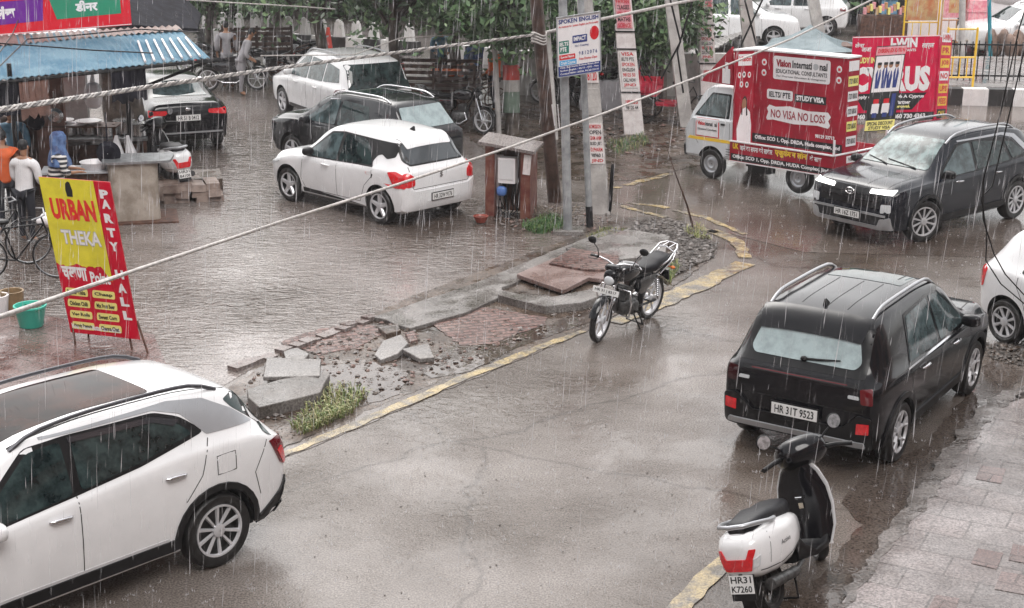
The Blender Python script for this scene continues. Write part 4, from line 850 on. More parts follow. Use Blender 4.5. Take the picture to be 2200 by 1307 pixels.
# ---- far white cars beyond the trees
SF = dict(SG); SF['railmat'] = m_silver; SF['hmat'] = m_white
carF, bvh = car('parked_car', (9.65, 54.0, 0), 165, 'white hatchback standing far off above the grey canopy', 'car', SF, m_white)
SV = dict(SW)
carV, bvh = car('parked_car', (6.98, 50.6, 0), -1, 'white van like car far off between the two poster poles', 'car', SV, m_white)
SL = dict(SS)
carL, bvh = car('parked_car', (-11.3, 38.0, 0), 15, 'white saloon car standing far behind the food stall', 'car', SL, m_white)
# ---------------------------------------------------------------- advertising truck
m_maroon = M('maroon_vinyl', (.34, .010, .028), .45, var=.14, vs=2, spec=.3, bump=.5, bs=3)
m_vwhite = M('vinyl_white', (.8, .77, .78), .35)
m_yel = M('ink_yellow', (.85, .55, .04), .4)
m_lyel = M('ink_pale_yellow', (.86, .78, .25), .4)
m_inkred = M('ink_red', (.6, .01, .02), .4)
m_skin = M('skin', (.33, .17, .10), .5, var=.1)
m_navy = M('ink_navy', (.02, .04, .2), .5)
m_vgrey = M('vinyl_grey', (.45, .46, .48), .4)
m_rust = M('rusty_iron', (.09, .04, .025), .6, var=.4, vs=8)
truck = thing('advertising_truck', (5.07, 28.92, .03), R(131.8), 'small white truck carrying a maroon study visa advertising box', 'truck', None, (0, R(1.6)))
S = dict(top=[(.52, 1.62), (.56, 1.78), (.75, 1.83), (1.15, 1.80), (1.30, 1.72), (1.62, 1.22), (1.70, 1.10), (1.82, .98), (1.86, .7)],
         bot=[(.52, .42), (1.86, .38)], belt=[(.52, 1.18), (1.55, 1.16), (1.70, 1.02), (1.86, .85)], w=[(.52, .73), (1.4, .73), (1.7, .69), (1.82, .60), (1.86, .5)], r=[(.52, .62), (1.2, .60), (1.6, .66), (1.86, .5)])
top, bot, belt, W, RR = [pchip(S[k]) for k in ('top', 'bot', 'belt', 'w', 'r')]
rings = []
for i in range(41):
    x = .52 + 1.34 * i / 40; w_, zb, zt = W(x), bot(x), top(x); zs = min(belt(x), zt - .03); wr = min(RR(x), w_ - .03); k = max(.25, min(1, (zt - zs) / .3)); h = zs - zb
    P = [(0, zb), (w_ * .95, zb), (w_, zb + .05), (w_, zb + .5 * h), (w_, zs - .03), (w_ - .02, zs), (w_ - .03, zs + .01)]
    for t in (.5,): P.append((w_ - .03 + (wr - w_ + .03) * t, zs + (zt - .06 * k - zs) * t))
    P += [(wr, zt - .06 * k), (wr - .03, zt - .03 * k), (wr - .1, zt - .01 * k), (0, zt)]
    rings.append([Vector((x, y, z)) for y, z in P] + [Vector((x, -y, z)) for y, z in reversed(P[1:-1])])
m_cab = M('cab_white', (.62, .64, .66), .25, coat=.5, bump=.02, bs=100)
b = MB(); b.loft(rings); cab = b.build('cab', [m_cab, m_gap], truck, 30)
bm = bmesh.new(); bm.from_mesh(cab.data); bvh = BVHTree.FromBMesh(bm); bm.free()
cut = MB(); cut.lathe([(.34, -1), (.34, -.55)], 32, (1.05, 0, .3), cap=True); cut.lathe([(.34, .55), (.34, 1)], 32, (1.05, 0, .3), cap=True)
co = cut.build('c', m_gap, truck, 0); md = cab.modifiers.new('b', 'BOOLEAN'); md.object = co; md.solver = 'EXACT'; md.material_mode = 'TRANSFER'
bpy.context.view_layer.update(); me = bpy.data.meshes.new_from_object(cab.evaluated_get(bpy.context.evaluated_depsgraph_get())); cab.modifiers.clear(); cab.data = me; bpy.data.objects.remove(co)
me.shade_smooth(); me.set_sharp_from_angle(angle=R(30))
for ax in 'LR':
    for nm, pl, mt, kw in [('window', [(.68, 1.22), (.68, 1.62), (1.12, 1.62), (1.46, 1.22)], m_glassl, {}),
        ('window_seal', [(.64, 1.19), (.64, 1.655), (1.13, 1.655), (1.52, 1.19)], m_trim, dict(off=.002)),
        ('door_poster_border', [(.86, .80), (.86, 1.16), (1.45, 1.16), (1.45, .80)], m_inkred, dict(off=.004, r=0)),
        ('door_poster', [(.88, .82), (.88, 1.14), (1.43, 1.14), (1.43, .82)], m_vwhite, dict(off=.008, r=0)),
        ('side_stripe', [(.56, .73), (.56, .79), (1.62, .79), (1.70, .73)], m_yel, dict(off=.003, r=0)),
        ('door_handle', [(.70, 1.06), (.70, 1.10), (.82, 1.10), (.82, 1.06)], m_trim, dict(off=.012, r=.01))]:
        m = MB(); patch(m, bvh, ax, pl, **kw); m.build(nm, mt, truck, 30)
m = MB(); patch(m, bvh, 'F', [(-.6, 1.16), (.6, 1.16), (.52, 1.66), (-.52, 1.66)]); m.build('windshield', m_glass, truck, 30)
m = MB(); patch(m, bvh, 'F', [(.42, .74), (.62, .74), (.62, .90), (.42, .90)], .01); m.build('headlight', m_lens, truck, 30)
m = MB(); patch(m, bvh, 'F', [(-.42, .74), (-.62, .74), (-.62, .90), (-.42, .90)], .01); m.build('headlight', m_lens, truck, 30)
m = MB(); patch(m, bvh, 'F', [(-.64, .38), (.64, .38), (.66, .6), (-.66, .6)], .04, thick=.06); m.build('bumper', m_trim, truck, 30)
g = MB()
for ax in 'LR':
    seam(g, bvh, ax, [(.60, 1.68), (.60, .5), (.74, .46)]); seam(g, bvh, ax, [(1.50, 1.18), (1.50, .8), (1.38, .66)])
    for k in range(3): seam(g, bvh, ax, [(.56, .52 + k * .05), (.68, .52 + k * .05)], .012)
g.build('panel_gap', m_gap, truck, 0)
m = MB(); X_ = frame((1.43, .742, .8), (-1, 0, 0), (0, 0, 1)); text(m, 'Vision', .03, .22, .22, .30, X_, .04, .0, mi=0); text(m, 'Internati   nal', .23, .22, .52, .30, X_, .03, .0, mi=1); text(m, 'Educational Consultants', .04, .13, .52, .17, X_, .02, .0, mi=1)
m.build('poster_lettering', [m_inkred, m_ink], truck, 0)
for x in (1.05, -1.05):
    for sy in (1, -1): wheel(truck, x, sy * .66, .29, .16, 'steel')
m = MB(); m.box((-.65, .35, .5), (2.4, .08, .14)); m.box((-.65, -.35, .5), (2.4, .08, .14)); m.box((.2, 0, .38), (.08, 1.3, .08)); m.box((-1.7, .0, .38), (.08, 1.3, .08)); m.box((-.1, .6, .38), (.5, .2, .25)); m.build('chassis', m_trim, truck, 0)
m = MB(); m.box((-.68, 0, .60), (2.36, 1.56, .05)); m.build('deck', m_vwhite, truck, 0)
# skirts with lettering
m = MB(); m.box((-.68, .79, .62), (2.40, .03, .36)); m.box((-.68, -.79, .62), (2.40, .03, .36)); m.box((-1.88, 0, .62), (.03, 1.55, .36)); m.build('deck_side_panel', m_maroon, truck, 0)
m = MB(); m.box((-.68, .79, .81), (2.42, .07, .02)); m.box((-1.88, 0, .81), (.05, 1.55, .02)); m.box((-1.88, .79, .95), (.03, .03, .28)); m.box((-1.88, -.79, .95), (.03, .03, .28)); m.box((-.68, .80, .43), (2.40, .03, .02)); m.build('deck_edge_trim', m_vwhite, truck, 0)
m = MB(); X_ = frame((.49, .807, .45), (-.80, 0, 0), (0, 0, 1.1))
text(m, 'UK', .06, .20, .24, .30, X_, .05, mi=1); text(m, 'जाने का सपना करे साकार', .28, .19, 1.25, .30, X_, .03, mi=0); text(m, 'एजुकेशन लोन', 1.32, .17, 2.25, .32, X_, .05, mi=1); text(m, 'के साथ', 2.32, .19, 2.65, .29, X_, .03, mi=0)
rect(m, .0, .0, 3.0, .12, X_, .001, mi=2); text(m, 'Office: SCO 1, Opp. DRDA, HUDA Complex, Jind', .06, .025, 2.85, .105, X_, .04, mi=0)
X_ = frame((-1.897, .79, .47), (0, -1, 0), (0, 0, 1)); rect(m, .35, .16, 1.2, .29, X_, .001, mi=0); text(m, 'Vision International', .40, .19, 1.15, .26, X_, .03, .003, mi=2); text(m, 'एजुकेशन', .06, .04, .9, .13, X_, .03, mi=1)
m.build('deck_lettering', [m_iwhite, m_yel, m_ink], truck, 0)
# box: main face y=.38, chamfer panel at the front
pl = [(-1.84, .08), (.50, .08), (.50, .76), (.46, .76), (.28, .44), (-1.84, .44)]
m = MB(); m.prism(pl, .62, 2.50); m.build('advertising_box', m_maroon, truck, 0)
m = MB(); q = [(-1.86, .06), (.52, .06), (.52, .78), (.45, .78), (.27, .46), (-1.86, .46)]; m.prism(q, 2.50, 2.53); m.build('box_top_rim', m_vwhite, truck, 0)
m = MB(); X_ = frame((.28, .443, .63), (-1.08, 0, 0), (0, 0, .97))
rect(m, .42, 1.42, 1.62, 1.86, X_, .002, mi=0, r=.05); rect(m, .30, 1.03, .86, 1.22, X_, .002, mi=0, r=.04)
rect(m, .90, 1.03, 1.56, 1.18, X_, .002, mi=2, r=0)
pb = [(.30, .66), (.32, .62), (.45, .64), (.9, .60), (1.4, .63), (1.62, .60), (1.66, .66), (1.62, .74), (1.67, .82), (1.61, .90), (1.2, .88), (.8, .93), (.5, .89), (.36, .92), (.31, .85), (.34, .78)]
rect(m, 0, 0, 0, 0, X_, .002, poly=pb, mi=0)
rect(m, .0, .16, 1.92, .33, X_, .002, mi=2)
for cx, cy in ((.22, 1.72), (.22, 1.52), (1.80, 1.72), (1.80, 1.52)): rect(m, 0, 0, 0, 0, X_, .002, poly=[(cx + .055 * math.cos(k * .5236), cy + .065 * math.sin(k * .5236)) for k in range(12)], mi=0); rect(m, cx - .025, cy - .03, cx + .025, cy + .02, X_, .003, mi=1)
m.build('box_white_panels', [m_vwhite, m_inkred, m_ink, m_yel], truck, 0)
m = MB(); text(m, 'Vision', .48, 1.66, .80, 1.80, X_, .05, .005, mi=1); text(m, 'Internati', .83, 1.66, 1.24, 1.80, X_, .03, .005, mi=2); text(m, 'nal', 1.40, 1.66, 1.56, 1.80, X_, .03, .005, mi=2)
rg = [(1.32 + .06 * math.cos(k * .5236), 1.72 + .06 * math.sin(k * .5236)) for k in range(12)]; rect(m, 0, 0, 0, 0, X_, .005, poly=rg, mi=3)
text(m, 'EDUCATIONAL CONSULTANTS', .48, 1.54, 1.56, 1.62, X_, .02, .005, mi=2); text(m, 'For Overseas Education & Immigration', .50, 1.46, 1.54, 1.505, X_, .01, .005, mi=2)
text(m, 'IELTS/ PTE', .35, 1.07, .81, 1.18, X_, .03, .005, mi=2); text(m, 'STUDY VISA', .94, 1.06, 1.52, 1.16, X_, .05, .005, mi=0); text(m, 'NO VISA NO LOSS', .40, .68, 1.56, .84, X_, .02, .005, mi=1)
text(m, '98129 33713', 1.36, .40, 1.76, .47, X_, .04, .003, mi=0); text(m, 'Office: SCO 1, Opp. DRDA, Huda complex, Jind', .06, .20, 1.88, .30, X_, .04, .005, mi=0)
text(m, 'Admission for January, March, April intake', .06, .08, 1.84, .13, X_, .02, .003, mi=0)
m.build('box_lettering', [m_iwhite, M('ink_maroon', (.3, .012, .03), .4), m_ink, m_vgrey], truck, 0)
# chamfer panel
ex = Vector((.28 - .46, .44 - .76, 0)).normalized() * .75; X_ = frame((.46, .76, .63), ex, (0, 0, .97)); X_ = X_ @ Matrix.Translation((0, 0, .0))
m = MB(); L_ = .49; rect(m, .06, 1.64, .42, 1.86, X_, .004, mi=0); 
for i, (cx, cy) in enumerate([(.10, 1.46), (.22, 1.47), (.36, 1.46), (.16, 1.28), (.30, 1.27)]): rect(m, 0, 0, 0, 0, X_, .004, poly=[(cx + .045 * math.cos(k * .5236), cy + .06 * math.sin(k * .5236)) for k in range(12)], mi=0); rect(m, cx - .02, cy - .02, cx + .02, cy + .03, X_, .006, mi=[1, 2, 1, 1, 2][i])
rect(m, 0, 0, 0, 0, X_, .004, poly=[(.08, .08), (.44, .08), (.44, .50), (.40, .74), (.30, .84), (.20, .80), (.12, .62), (.06, .4)], mi=0)
rect(m, 0, 0, 0, 0, X_, .006, poly=[(.20, .80), (.30, .84), (.30, .95), (.26, 1.02), (.20, .98), (.18, .88)], mi=3)
rect(m, 0, 0, 0, 0, X_, .005, poly=[(.17, .70), (.20, 1.0), (.26, 1.06), (.31, 1.0), (.34, .68), (.30, .66), (.29, .88), (.21, .88), (.20, .68)], mi=2)
text(m, 'Vision', .08, 1.72, .40, 1.82, X_, .03, .006, mi=1)
m.build('side_picture', [m_vwhite, m_inkred, m_ink, m_skin], truck, 0)
# rear strip of the box
X_ = frame((-1.845, .44, .62), Vector((0, -.38, 0)), (0, 0, 1)); m = MB()
for i in range(6): rect(m, .08, .3 + i * .27, .86, .48 + i * .27, X_, .003, mi=i % 3)
for i in range(5): text(m, 'STUDY ABROAD', .14, .34 + i * .27, .8, .44 + i * .27, X_, .03, .005, mi=3)
m.build('rear_panel', [m_vwhite, m_lyel, m_vwhite, m_ink], truck, 0)
# wedge board on the cab roof
m = MB(); m.prism([(0, 0), (.92, .0), (.05, .72)], -.02, .02); o = m.build('roof_board', m_maroon, truck, 0); o.matrix_local = frame((.56, .69, 1.84), (1, -.15, 0), (0, 0, 1))
m = MB(); m.X = frame((.56, .69, 1.84), (1, -.15, 0), (0, 0, 1))
m.X = m.X @ Matrix.Translation((0, 0, 0)); rect(m, .08, .02, .30, .30, Matrix.Identity(4), -.026); rect(m, .14, .3, .22, .42, Matrix.Identity(4), -.026); m.build('roof_picture', m_vwhite, truck, 0)

# ---------------------------------------------------------------- two wheelers
def mwheel(root, x, rad, name='wheel', sp=6, wt=.05, rimm=None, steer=0, loc=None):
    t = MB(); t.lathe([(rad * .80, -wt * .8), (rad * .92, -wt), (rad * .99, -wt * .5), (rad, 0), (rad * .99, wt * .5), (rad * .92, wt), (rad * .80, wt * .8), (rad * .80, -wt * .8)], 32)
    T = t.build(name, m_rubber, root, 40); T.location = loc or (x, 0, rad); T.rotation_euler.z = steer
    r = MB(); r.lathe([(rad * .81, -wt * .7), (rad * .81, wt * .7), (rad * .72, wt * .6), (rad * .72, -wt * .6), (rad * .81, -wt * .7)], 32)
    for k in range(sp):
        a = 2 * math.pi * k / sp; c, s_ = math.cos(a), math.sin(a)
        r.tube([(.03 * c, 0, .03 * s_), (rad * .4 * c, 0, rad * .4 * s_), (rad * .75 * c, 0, rad * .75 * s_)], [.022, .012, .016] if sp < 12 else .004, 6)
    r.lathe([(.01, -wt * 1.3), (.05, -wt * 1.2), (.055, 0), (.05, wt * 1.2), (.01, wt * 1.3)], 16); r.build('rim', rimm or m_alloy, T, 40)
    return T
m_seat = M('vinyl_seat', (.012, .012, .015), .45, spec=.3, bump=.1, bs=30)
m_eng = M('engine_metal', (.10, .10, .10), .4, metal=.7, var=.4, vs=20)
def motorcycle(loc, rz, label, tankm, group=None, tilt=None, cat='motorcycle', steer=.18, guard=True):
    root = thing('motorcycle', loc, rz, label, cat, group, tilt)
    c, s_ = math.cos(steer), math.sin(steer)
    st = Matrix.Translation((.45, 0, 0)) @ Matrix.Rotation(steer, 4, 'Z') @ Matrix.Translation((-.45, 0, 0))
    p0 = st @ Vector((.64, 0, .30))
    mwheel(root, .64, .30, sp=6, wt=.042, steer=steer, loc=p0); mwheel(root, -.62, .30, sp=6, wt=.05)
    m = MB(); m.X = st
    for sy in (-1, 1):
        m.tube([(.64, sy * .075, .30), (.52, sy * .075, .60)], [.026, .024], 8); m.tube([(.52, sy * .075, .60), (.40, sy * .075, .92)], .017, 8)
        m.tube([(.60, sy * .07, .38), (.66, sy * .065, .61)], .008, 5)
    m.build('front_fork', m_chrome, root, 50)
    m = MB(); m.X = st
    rg = []
    for k in range(9):
        a = R(20 + k * 16); rr = .335; x, z = .64 + rr * math.cos(a), .30 + rr * math.sin(a)
        rg.append([Vector((x + math.cos(a) * -.012 * (abs(j) == 2), j * .028, z - .018 * (abs(j) == 2))) for j in (-2, -1, 0, 1, 2)])
    m.loft(rg, closed=False); m.build('front_mudguard', m_black if guard else tankm, root, 60)
    m = MB(); m.X = st
    m.tube([(.37, .36, 1.0), (.33, .30, 1.03), (.38, .12, 1.02), (.40, 0, .98), (.38, -.12, 1.02), (.33, -.30, 1.03), (.37 - .08, -.38, 1.01)], .012, 8)
    m.build('handlebar', m_chrome, root, 60)
    for sy in (-1, 1):
        g = MB(); g.X = st; g.tube([(.36, sy * .26, 1.03), (.30, sy * .38, 1.01)], .019, 8); g.tube([(.42, sy * .24, 1.02), (.40, sy * .38, 1.0)], .006, 5); g.build('grip', m_trim, root, 50)
        g = MB(); g.X = st; g.tube([(.37, sy * .24, 1.03), (.36, sy * .28, 1.14), (.38, sy * .33, 1.20)], .007, 6); g.ell((.37, sy * .36, 1.24), (.022, .065, .048)); g.build('mirror', m_trim, root, 60)
    m = MB(); m.X = st; m.ell((.46, 0, .84), (.085, .10, .11), p=.75); m.ell((.42, 0, .95), (.07, .12, .05), p=.7); m.build('headlamp_cowl', m_black, root, 60)
    m = MB(); m.X = st; m.ell((.53, 0, .81), (.03, .07, .065)); m.build('headlight', m_lens, root, 60)
    m = MB(); rg = []
    for x, w_, z0, z1 in ((.33, .03, .80, .88), (.28, .09, .74, .94), (.15, .135, .72, .985), (-.02, .13, .74, .96), (-.16, .08, .76, .88), (-.20, .05, .77, .85)):
        rg.append([Vector((x, w_ * math.copysign(abs(math.cos(a)) ** .7, math.cos(a)), (z0 + z1) / 2 + (z1 - z0) / 2 * math.copysign(abs(math.sin(a)) ** .8, math.sin(a)))) for a in [2 * math.pi * k / 20 for k in range(20)]])
    m.loft(rg); m.build('fuel_tank', tankm, root, 60)
    m = MB(); rg = []
    for x, w_, z0, z1 in ((-.16, .07, .76, .84), (-.22, .11, .75, .85), (-.45, .14, .74, .86), (-.50, .145, .75, .90), (-.80, .13, .78, .92), (-.86, .07, .80, .90)):
        rg.append([Vector((x, w_ * math.copysign(abs(math.cos(a)) ** .5, math.cos(a)), (z0 + z1) / 2 + (z1 - z0) / 2 * math.copysign(abs(math.sin(a)) ** .5, math.sin(a)))) for a in [2 * math.pi * k / 20 for k in range(20)]])
    m.loft(rg); m.build('seat', m_seat, root, 60)
    m = MB()
    for sy in (-1, 1):
        m.tube([(-.5, sy * .13, .80), (-.72, sy * .15, .86), (-.92, sy * .14, .98), (-1.02, sy * .08, 1.0)], .013, 6); m.tube([(-.55, sy * .14, .70), (-.85, sy * .14, .84), (-.95, sy * .12, .98)], .011, 6)
        m.tube([(-.85, sy * .05, .98), (-1.02, sy * .05, 1.0)], .009, 6)
    m.tube([(-1.02, -.08, 1.0), (-1.03, 0, 1.0), (-1.02, .08, 1.0)], .012, 6); m.tube([(-.84, -.13, .95), (-.86, 0, .985), (-.84, .13, .95)], .011, 6); m.build('luggage_rack', m_chrome if guard else m_steel, root, 60)
    m = MB()
    m.tube([(.40, 0, .86), (.25, 0, .60), (.20, 0, .32), (-.2, 0, .28)], .02, 8)
    for sy in (-1, 1): m.tube([(.36, 0, .82), (-.1, sy * .05, .74), (-.5, sy * .10, .70), (-.85, sy * .10, .78)], .014, 6); m.tube([(-.2, sy * .08, .30), (-.62, sy * .09, .30)], .018, 6); m.tube([(-.2, sy * .07, .72), (-.18, sy * .08, .30)], .015, 6)
    m.build('frame', m_trim, root, 50)
    m = MB(); m.ell((.02, 0, .36), (.20, .13, .13), p=.7); m.box((.10, 0, .54), (.15, .17, .2), Matrix.Rotation(-.3, 3, 'Y')); 
    for k in range(5): m.box((.07 + k * .012, 0, .48 + k * .035), (.19, .20, .010), Matrix.Rotation(-.3, 3, 'Y'))
    for sy in (-1, 1): m.ell((-.02, sy * .12, .34), (.10, .03, .10), p=.8)
    m.build('engine', m_eng, root, 40)
    for sy in (-1, 1):
        m = MB(); rg = []
        for x, z0, z1 in ((-.10, .52, .70), (-.2, .48, .72), (-.36, .50, .72), (-.48, .60, .72)): rg.append([Vector((x, sy * .10, z0)), Vector((x, sy * .135, (z0 + z1) / 2)), Vector((x, sy * .11, z1)), Vector((x, sy * .05, z1)), Vector((x, sy * .05, z0))])
        m.loft(rg); m.build('side_panel', tankm, root, 40)
        m = MB(); m.tube([(-.62, sy * .12, .32), (-.52, sy * .12, .68)], .013, 6)
        for k in range(9): m.lathe([(.024, -.006), (.03, 0), (.024, .006)], 10, (-.60 + k * .009, sy * .12, .38 + k * .03), 'z')
        m.build('shock_absorber', m_chrome, root, 50)
    m = MB(); m.tube([(.16, -.06, .46), (.24, -.10, .30), (.10, -.14, .20), (-.25, -.15, .22), (-.35, -.16, .27)], .018, 8); m.tube([(-.35, -.16, .27), (-.45, -.165, .30), (-.95, -.17, .38)], [.022, .042, .036], 10); m.build('exhaust', m_chrome, root, 60)
    m = MB(); rg = []
    for k in range(8):
        a = R(60 + k * 14); x, z = -.62 + .35 * math.cos(a), .30 + .35 * math.sin(a); rg.append([Vector((x, j * .07, z - .02 * abs(j))) for j in (-1, -.5, 0, .5, 1)])
    m.loft(rg, closed=False); m.box((-.93, 0, .58), (.03, .13, .16), Matrix.Rotation(.3, 3, 'Y')); m.build('rear_mudguard', m_black, root, 50)
    m = MB(); m.ell((-.90, 0, .80), (.05, .07, .04)); m.build('taillight', m_red, root, 60)
    m = MB()
    for sy in (-1, 1): m.ell((-.82, sy * .17, .74), (.03, .035, .022)); m.tube([(-.80, 0, .74), (-.82, sy * .15, .74)], .008, 5)
    m.build('turn_signal', M('orange_lens', (.8, .18, .02), .2), root, 60)
    if guard:
        m = MB()
        for sy in (-1, 1): m.tube([(.30, sy * .03, .66), (.30, sy * .22, .66), (.32, sy * .27, .50), (.26, sy * .22, .30), (.20, sy * .05, .26)], .012, 8)
        m.build('leg_guard', m_chrome, root, 60)
        m = MB(); m.X = st; X_ = frame((.60, 0, .68), (0, 1, 0), (-.15, 0, 1)); m.X = st @ X_; m.box((0, 0, 0), (.36, .075, .008)); o = m.build('number_plate', m_plate, root, 0)
        m = MB(); text(m, 'HR 31 J 8317', -.15, -.022, .15, .022, st @ X_, .02, .006); m.build('lettering', m_ink, o, 0)
    m = MB(); m.tube([(-.05, .08, .28), (-.12, .20, .03)], .011, 6); m.tube([(-.16, .09, .28), (-.30, .13, .03), (-.30, -.13, .03), (-.16, -.09, .28)], .012, 6); m.build('stand', m_trim, root, 50)
    m = MB(); m.tube([(0, -.22, .30), (0, .24, .30)], .013, 8); m.tube([(-.35, -.18, .36), (-.35, .18, .36)], .011, 8); m.build('footrest', m_trim, root, 50)
    return root
m_btank = M('black_tank', (.01, .01, .012), .12, coat=1, var=.2)
motoN = motorcycle((1.47, 19.5, 0), R(233.5), 'black motorcycle with chrome rack standing alone on the wet road by the broken kerb', m_btank, tilt=(R(-7), 0))
far = motorcycle((-1.24, 34.1, 0), R(-20), 'black motorcycle parked by the handcart, front wheel towards the red and green trunk', m_btank, 'motorcycles parked at the edge of the lot', tilt=(R(-6), 0), steer=-.25, guard=False)
for i, (u, v, a, lab) in enumerate([(560, 180, 200, 'dark motorcycle parked beside the two men at the slatted cart'), (640, 150, 160, 'dark motorcycle half hidden behind the white people carrier'), (445, 165, 170, 'motorcycle parked behind the black saloon car, under the awning corner'), (1290, 215, 150, 'dark motorcycle standing behind the sign poles'), (1215, 225, 170, 'dark motorcycle between the two grey sign poles'), (500, 195, 10, 'motorcycle with bright alloy wheel in front of the two men')]):
    dup(far, at(u, v), R(a), lab, 'motorcycles parked at the edge of the lot', skip=('shock_absorber', 'turn_signal'))

def scooter(loc, rz, label, tilt=None, plate_lines=('HR31', 'K7260'), steer=.35):
    root = thing('scooter', loc, rz, label, 'scooter', None, tilt)
    st = Matrix.Translation((.50, 0, 0)) @ Matrix.Rotation(steer, 4, 'Z') @ Matrix.Translation((-.50, 0, 0))
    mwheel(root, .62, .22, sp=5, wt=.05, steer=steer, loc=st @ Vector((.62, 0, .22))); mwheel(root, -.58, .22, sp=5, wt=.055, rimm=m_eng)
    def sec(x, w_, z0, z1, p=.6, n=24): return [Vector((x, w_ * math.copysign(abs(math.cos(a)) ** p, math.cos(a)), (z0 + z1) / 2 + (z1 - z0) / 2 * math.copysign(abs(math.sin(a)) ** p, math.sin(a)))) for a in [2 * math.pi * k / n for k in range(n)]]
    m = MB(); m.loft([sec(*q) for q in ((-.97, .09, .48, .68), (-.95, .15, .44, .74), (-.85, .21, .39, .78), (-.66, .245, .36, .79), (-.42, .24, .36, .77), (-.2, .20, .40, .73), (-.06, .15, .45, .68), (0, .09, .5, .64))])
    bd = m.build('rear_body', m_white, root, 60); bm = bmesh.new(); bm.from_mesh(bd.data); bvh = BVHTree.FromBMesh(bm); bm.free()
    m = MB(); patch(m, bvh, 'B', [(-.12, .49), (.12, .49), (.17, .66), (.13, .67), (.09, .59), (-.09, .59), (-.13, .67), (-.17, .66)], .012, r=.008, grid=.03); m.build('taillight', m_red, root, 40)
    for sy in (-1, 1): m = MB(); patch(m, bvh, 'B', [(sy * .13, .50), (sy * .175, .52), (sy * .19, .60), (sy * .15, .58)], .01, r=.005, grid=.03); m.build('turn_signal', m_lens, root, 40)
    g = MB()
    for ax in 'LR': seam(g, bvh, ax, [(-.90, .47), (-.6, .44), (-.2, .47)], .008); seam(g, bvh, ax, [(-.72, .74), (-.80, .5)], .006)
    g.build('panel_gap', m_gap, root, 0)
    m = MB(); X_ = frame(_hit(bvh, 'R', -.62, .58, .004)[0], (1, 0, -.05), (0, .12, 1)); text(m, 'Activa', 0, 0, .17, .036, X_, .0, .002, slant=.5); m.build('badge', m_ink, root, 0)
    m = MB(); m.loft([sec(*q, p=.55) for q in ((-.86, .07, .74, .82), (-.80, .12, .73, .86), (-.5, .155, .71, .87), (-.36, .15, .70, .84), (-.22, .14, .66, .84), (-.08, .10, .66, .81), (-.04, .06, .68, .78))]); m.build('seat', m_seat, root, 60)
    m = MB(); m.tube([(-.50, .17, .78), (-.62, .185, .80), (-.80, .16, .84), (-.93, .11, .86), (-.97, 0, .865), (-.93, -.11, .86), (-.80, -.16, .84), (-.62, -.185, .80), (-.50, -.17, .78)], .02, 8); m.build('grab_rail', m_silver, root, 60)
    m = MB(); rg = []
    for x, w_, z0, z1 in ((-.20, .15, .26, .62), (-.05, .16, .24, .40), (.05, .20, .23, .30), (.25, .21, .23, .30), (.36, .21, .25, .42)): rg.append(sec(x, w_, z0, z1, .4))
    m.loft(rg); m.build('footboard', m_trim, root, 50)
    # leg shield (black inside, white apron outside)
    prof = [(.34, .26, .22), (.40, .40, .26), (.44, .58, .265), (.46, .74, .24), (.46, .88, .18), (.45, .97, .11)]
    m = MB(); m.loft([[Vector((x - .05 + .05 * math.cos(t), w_ * math.sin(t) * .97, z)) for t in [math.pi * (k / 12 - .5) for k in range(13)]] + [Vector((x - .10, w_ * .7 * s2, z)) for s2 in (.9, 0, -.9)] for x, z, w_ in prof]); m.build('inner_shield', m_black, root, 50)
    m = MB(); m.loft([[Vector((x - .03 + .11 * math.cos(t), (w_ + .012) * math.sin(t), z + .01)) for t in [math.pi * (k / 14 - .5) for k in range(15)]] + [Vector((x - .03, (w_ - .01) * s2, z + .01)) for s2 in (.95, 0, -.95)] for x, z, w_ in prof]); m.build('front_apron', m_white, root, 50)
    m = MB(); m.box((.338, 0, .60), (.03, .045, .05)); m.tube([(.33, -.03, .66), (.31, -.03, .68), (.31, .03, .68), (.33, .03, .66)], .006, 5); m.build('bag_hook', m_chrome, root, 50)
    m = MB(); m.X = st; rg = [[Vector((.62 + .25 * math.cos(R(a)), j * .08, .24 + .25 * math.sin(R(a)) - abs(j) * .02)) for j in (-1, -.5, 0, .5, 1)] for a in range(-10, 200, 18)]; m.loft(rg, closed=False); m.build('front_fender', m_white, root, 50)
    m = MB(); m.X = st
    for sy in (-1, 1): m.tube([(.62, sy * .07, .22), (.50, sy * .06, .55), (.46, sy * .05, .8)], .018, 6)
    m.build('front_fork', m_trim, root, 50)
    m = MB(); m.X = st; m.ell((.44, 0, 1.05), (.18, .24, .135), Matrix.Rotation(.55, 3, 'Y'), 22, 14, .8); m.build('handlebar_cowl', m_black, root, 60)
    m = MB(); m.X = st @ Matrix.Translation((.345, 0, 1.135)) @ Matrix.Rotation(-.75, 4, 'Y'); m.ell((0, 0, 0), (.085, .135, .03), n=16, p=.6); m.build('instrument_panel', M('dial_glass', (.42, .50, .62), .35), root, 60)
    for sy in (-1, 1):
        m = MB(); m.X = st; m.tube([(.40, sy * .17, 1.05), (.34, sy * .30, 1.05), (.28, sy * .43, 1.03)], [.026, .022, .022], 8); m.tube([(.46, sy * .18, 1.05), (.40, sy * .30, 1.04), (.36, sy * .42, 1.01)], .010, 5); m.build('grip', m_trim, root, 50)
        m = MB(); m.X = st; m.tube([(.40, sy * .16, 1.08), (.38, sy * .24, 1.17), (.37, sy * .33, 1.23)], .010, 6)
        m.lathe([(.001, -.012), (.062, -.012), (.07, 0), (.062, .012), (.001, .012)], 20, (.37, sy * .34, 1.25), 'x'); o = m.build('mirror', m_trim, root, 50)
        m = MB(); m.X = st; m.lathe([(.001, 0), (.061, 0)], 20, (.356, sy * .34, 1.25), 'x'); m.build('mirror_glass', M('mirror_pale', (.50, .50, .52), .15, metal=.5, var=.35, vs=25), o, 50)  # pale mottled colour painted in place of a mirror reflection
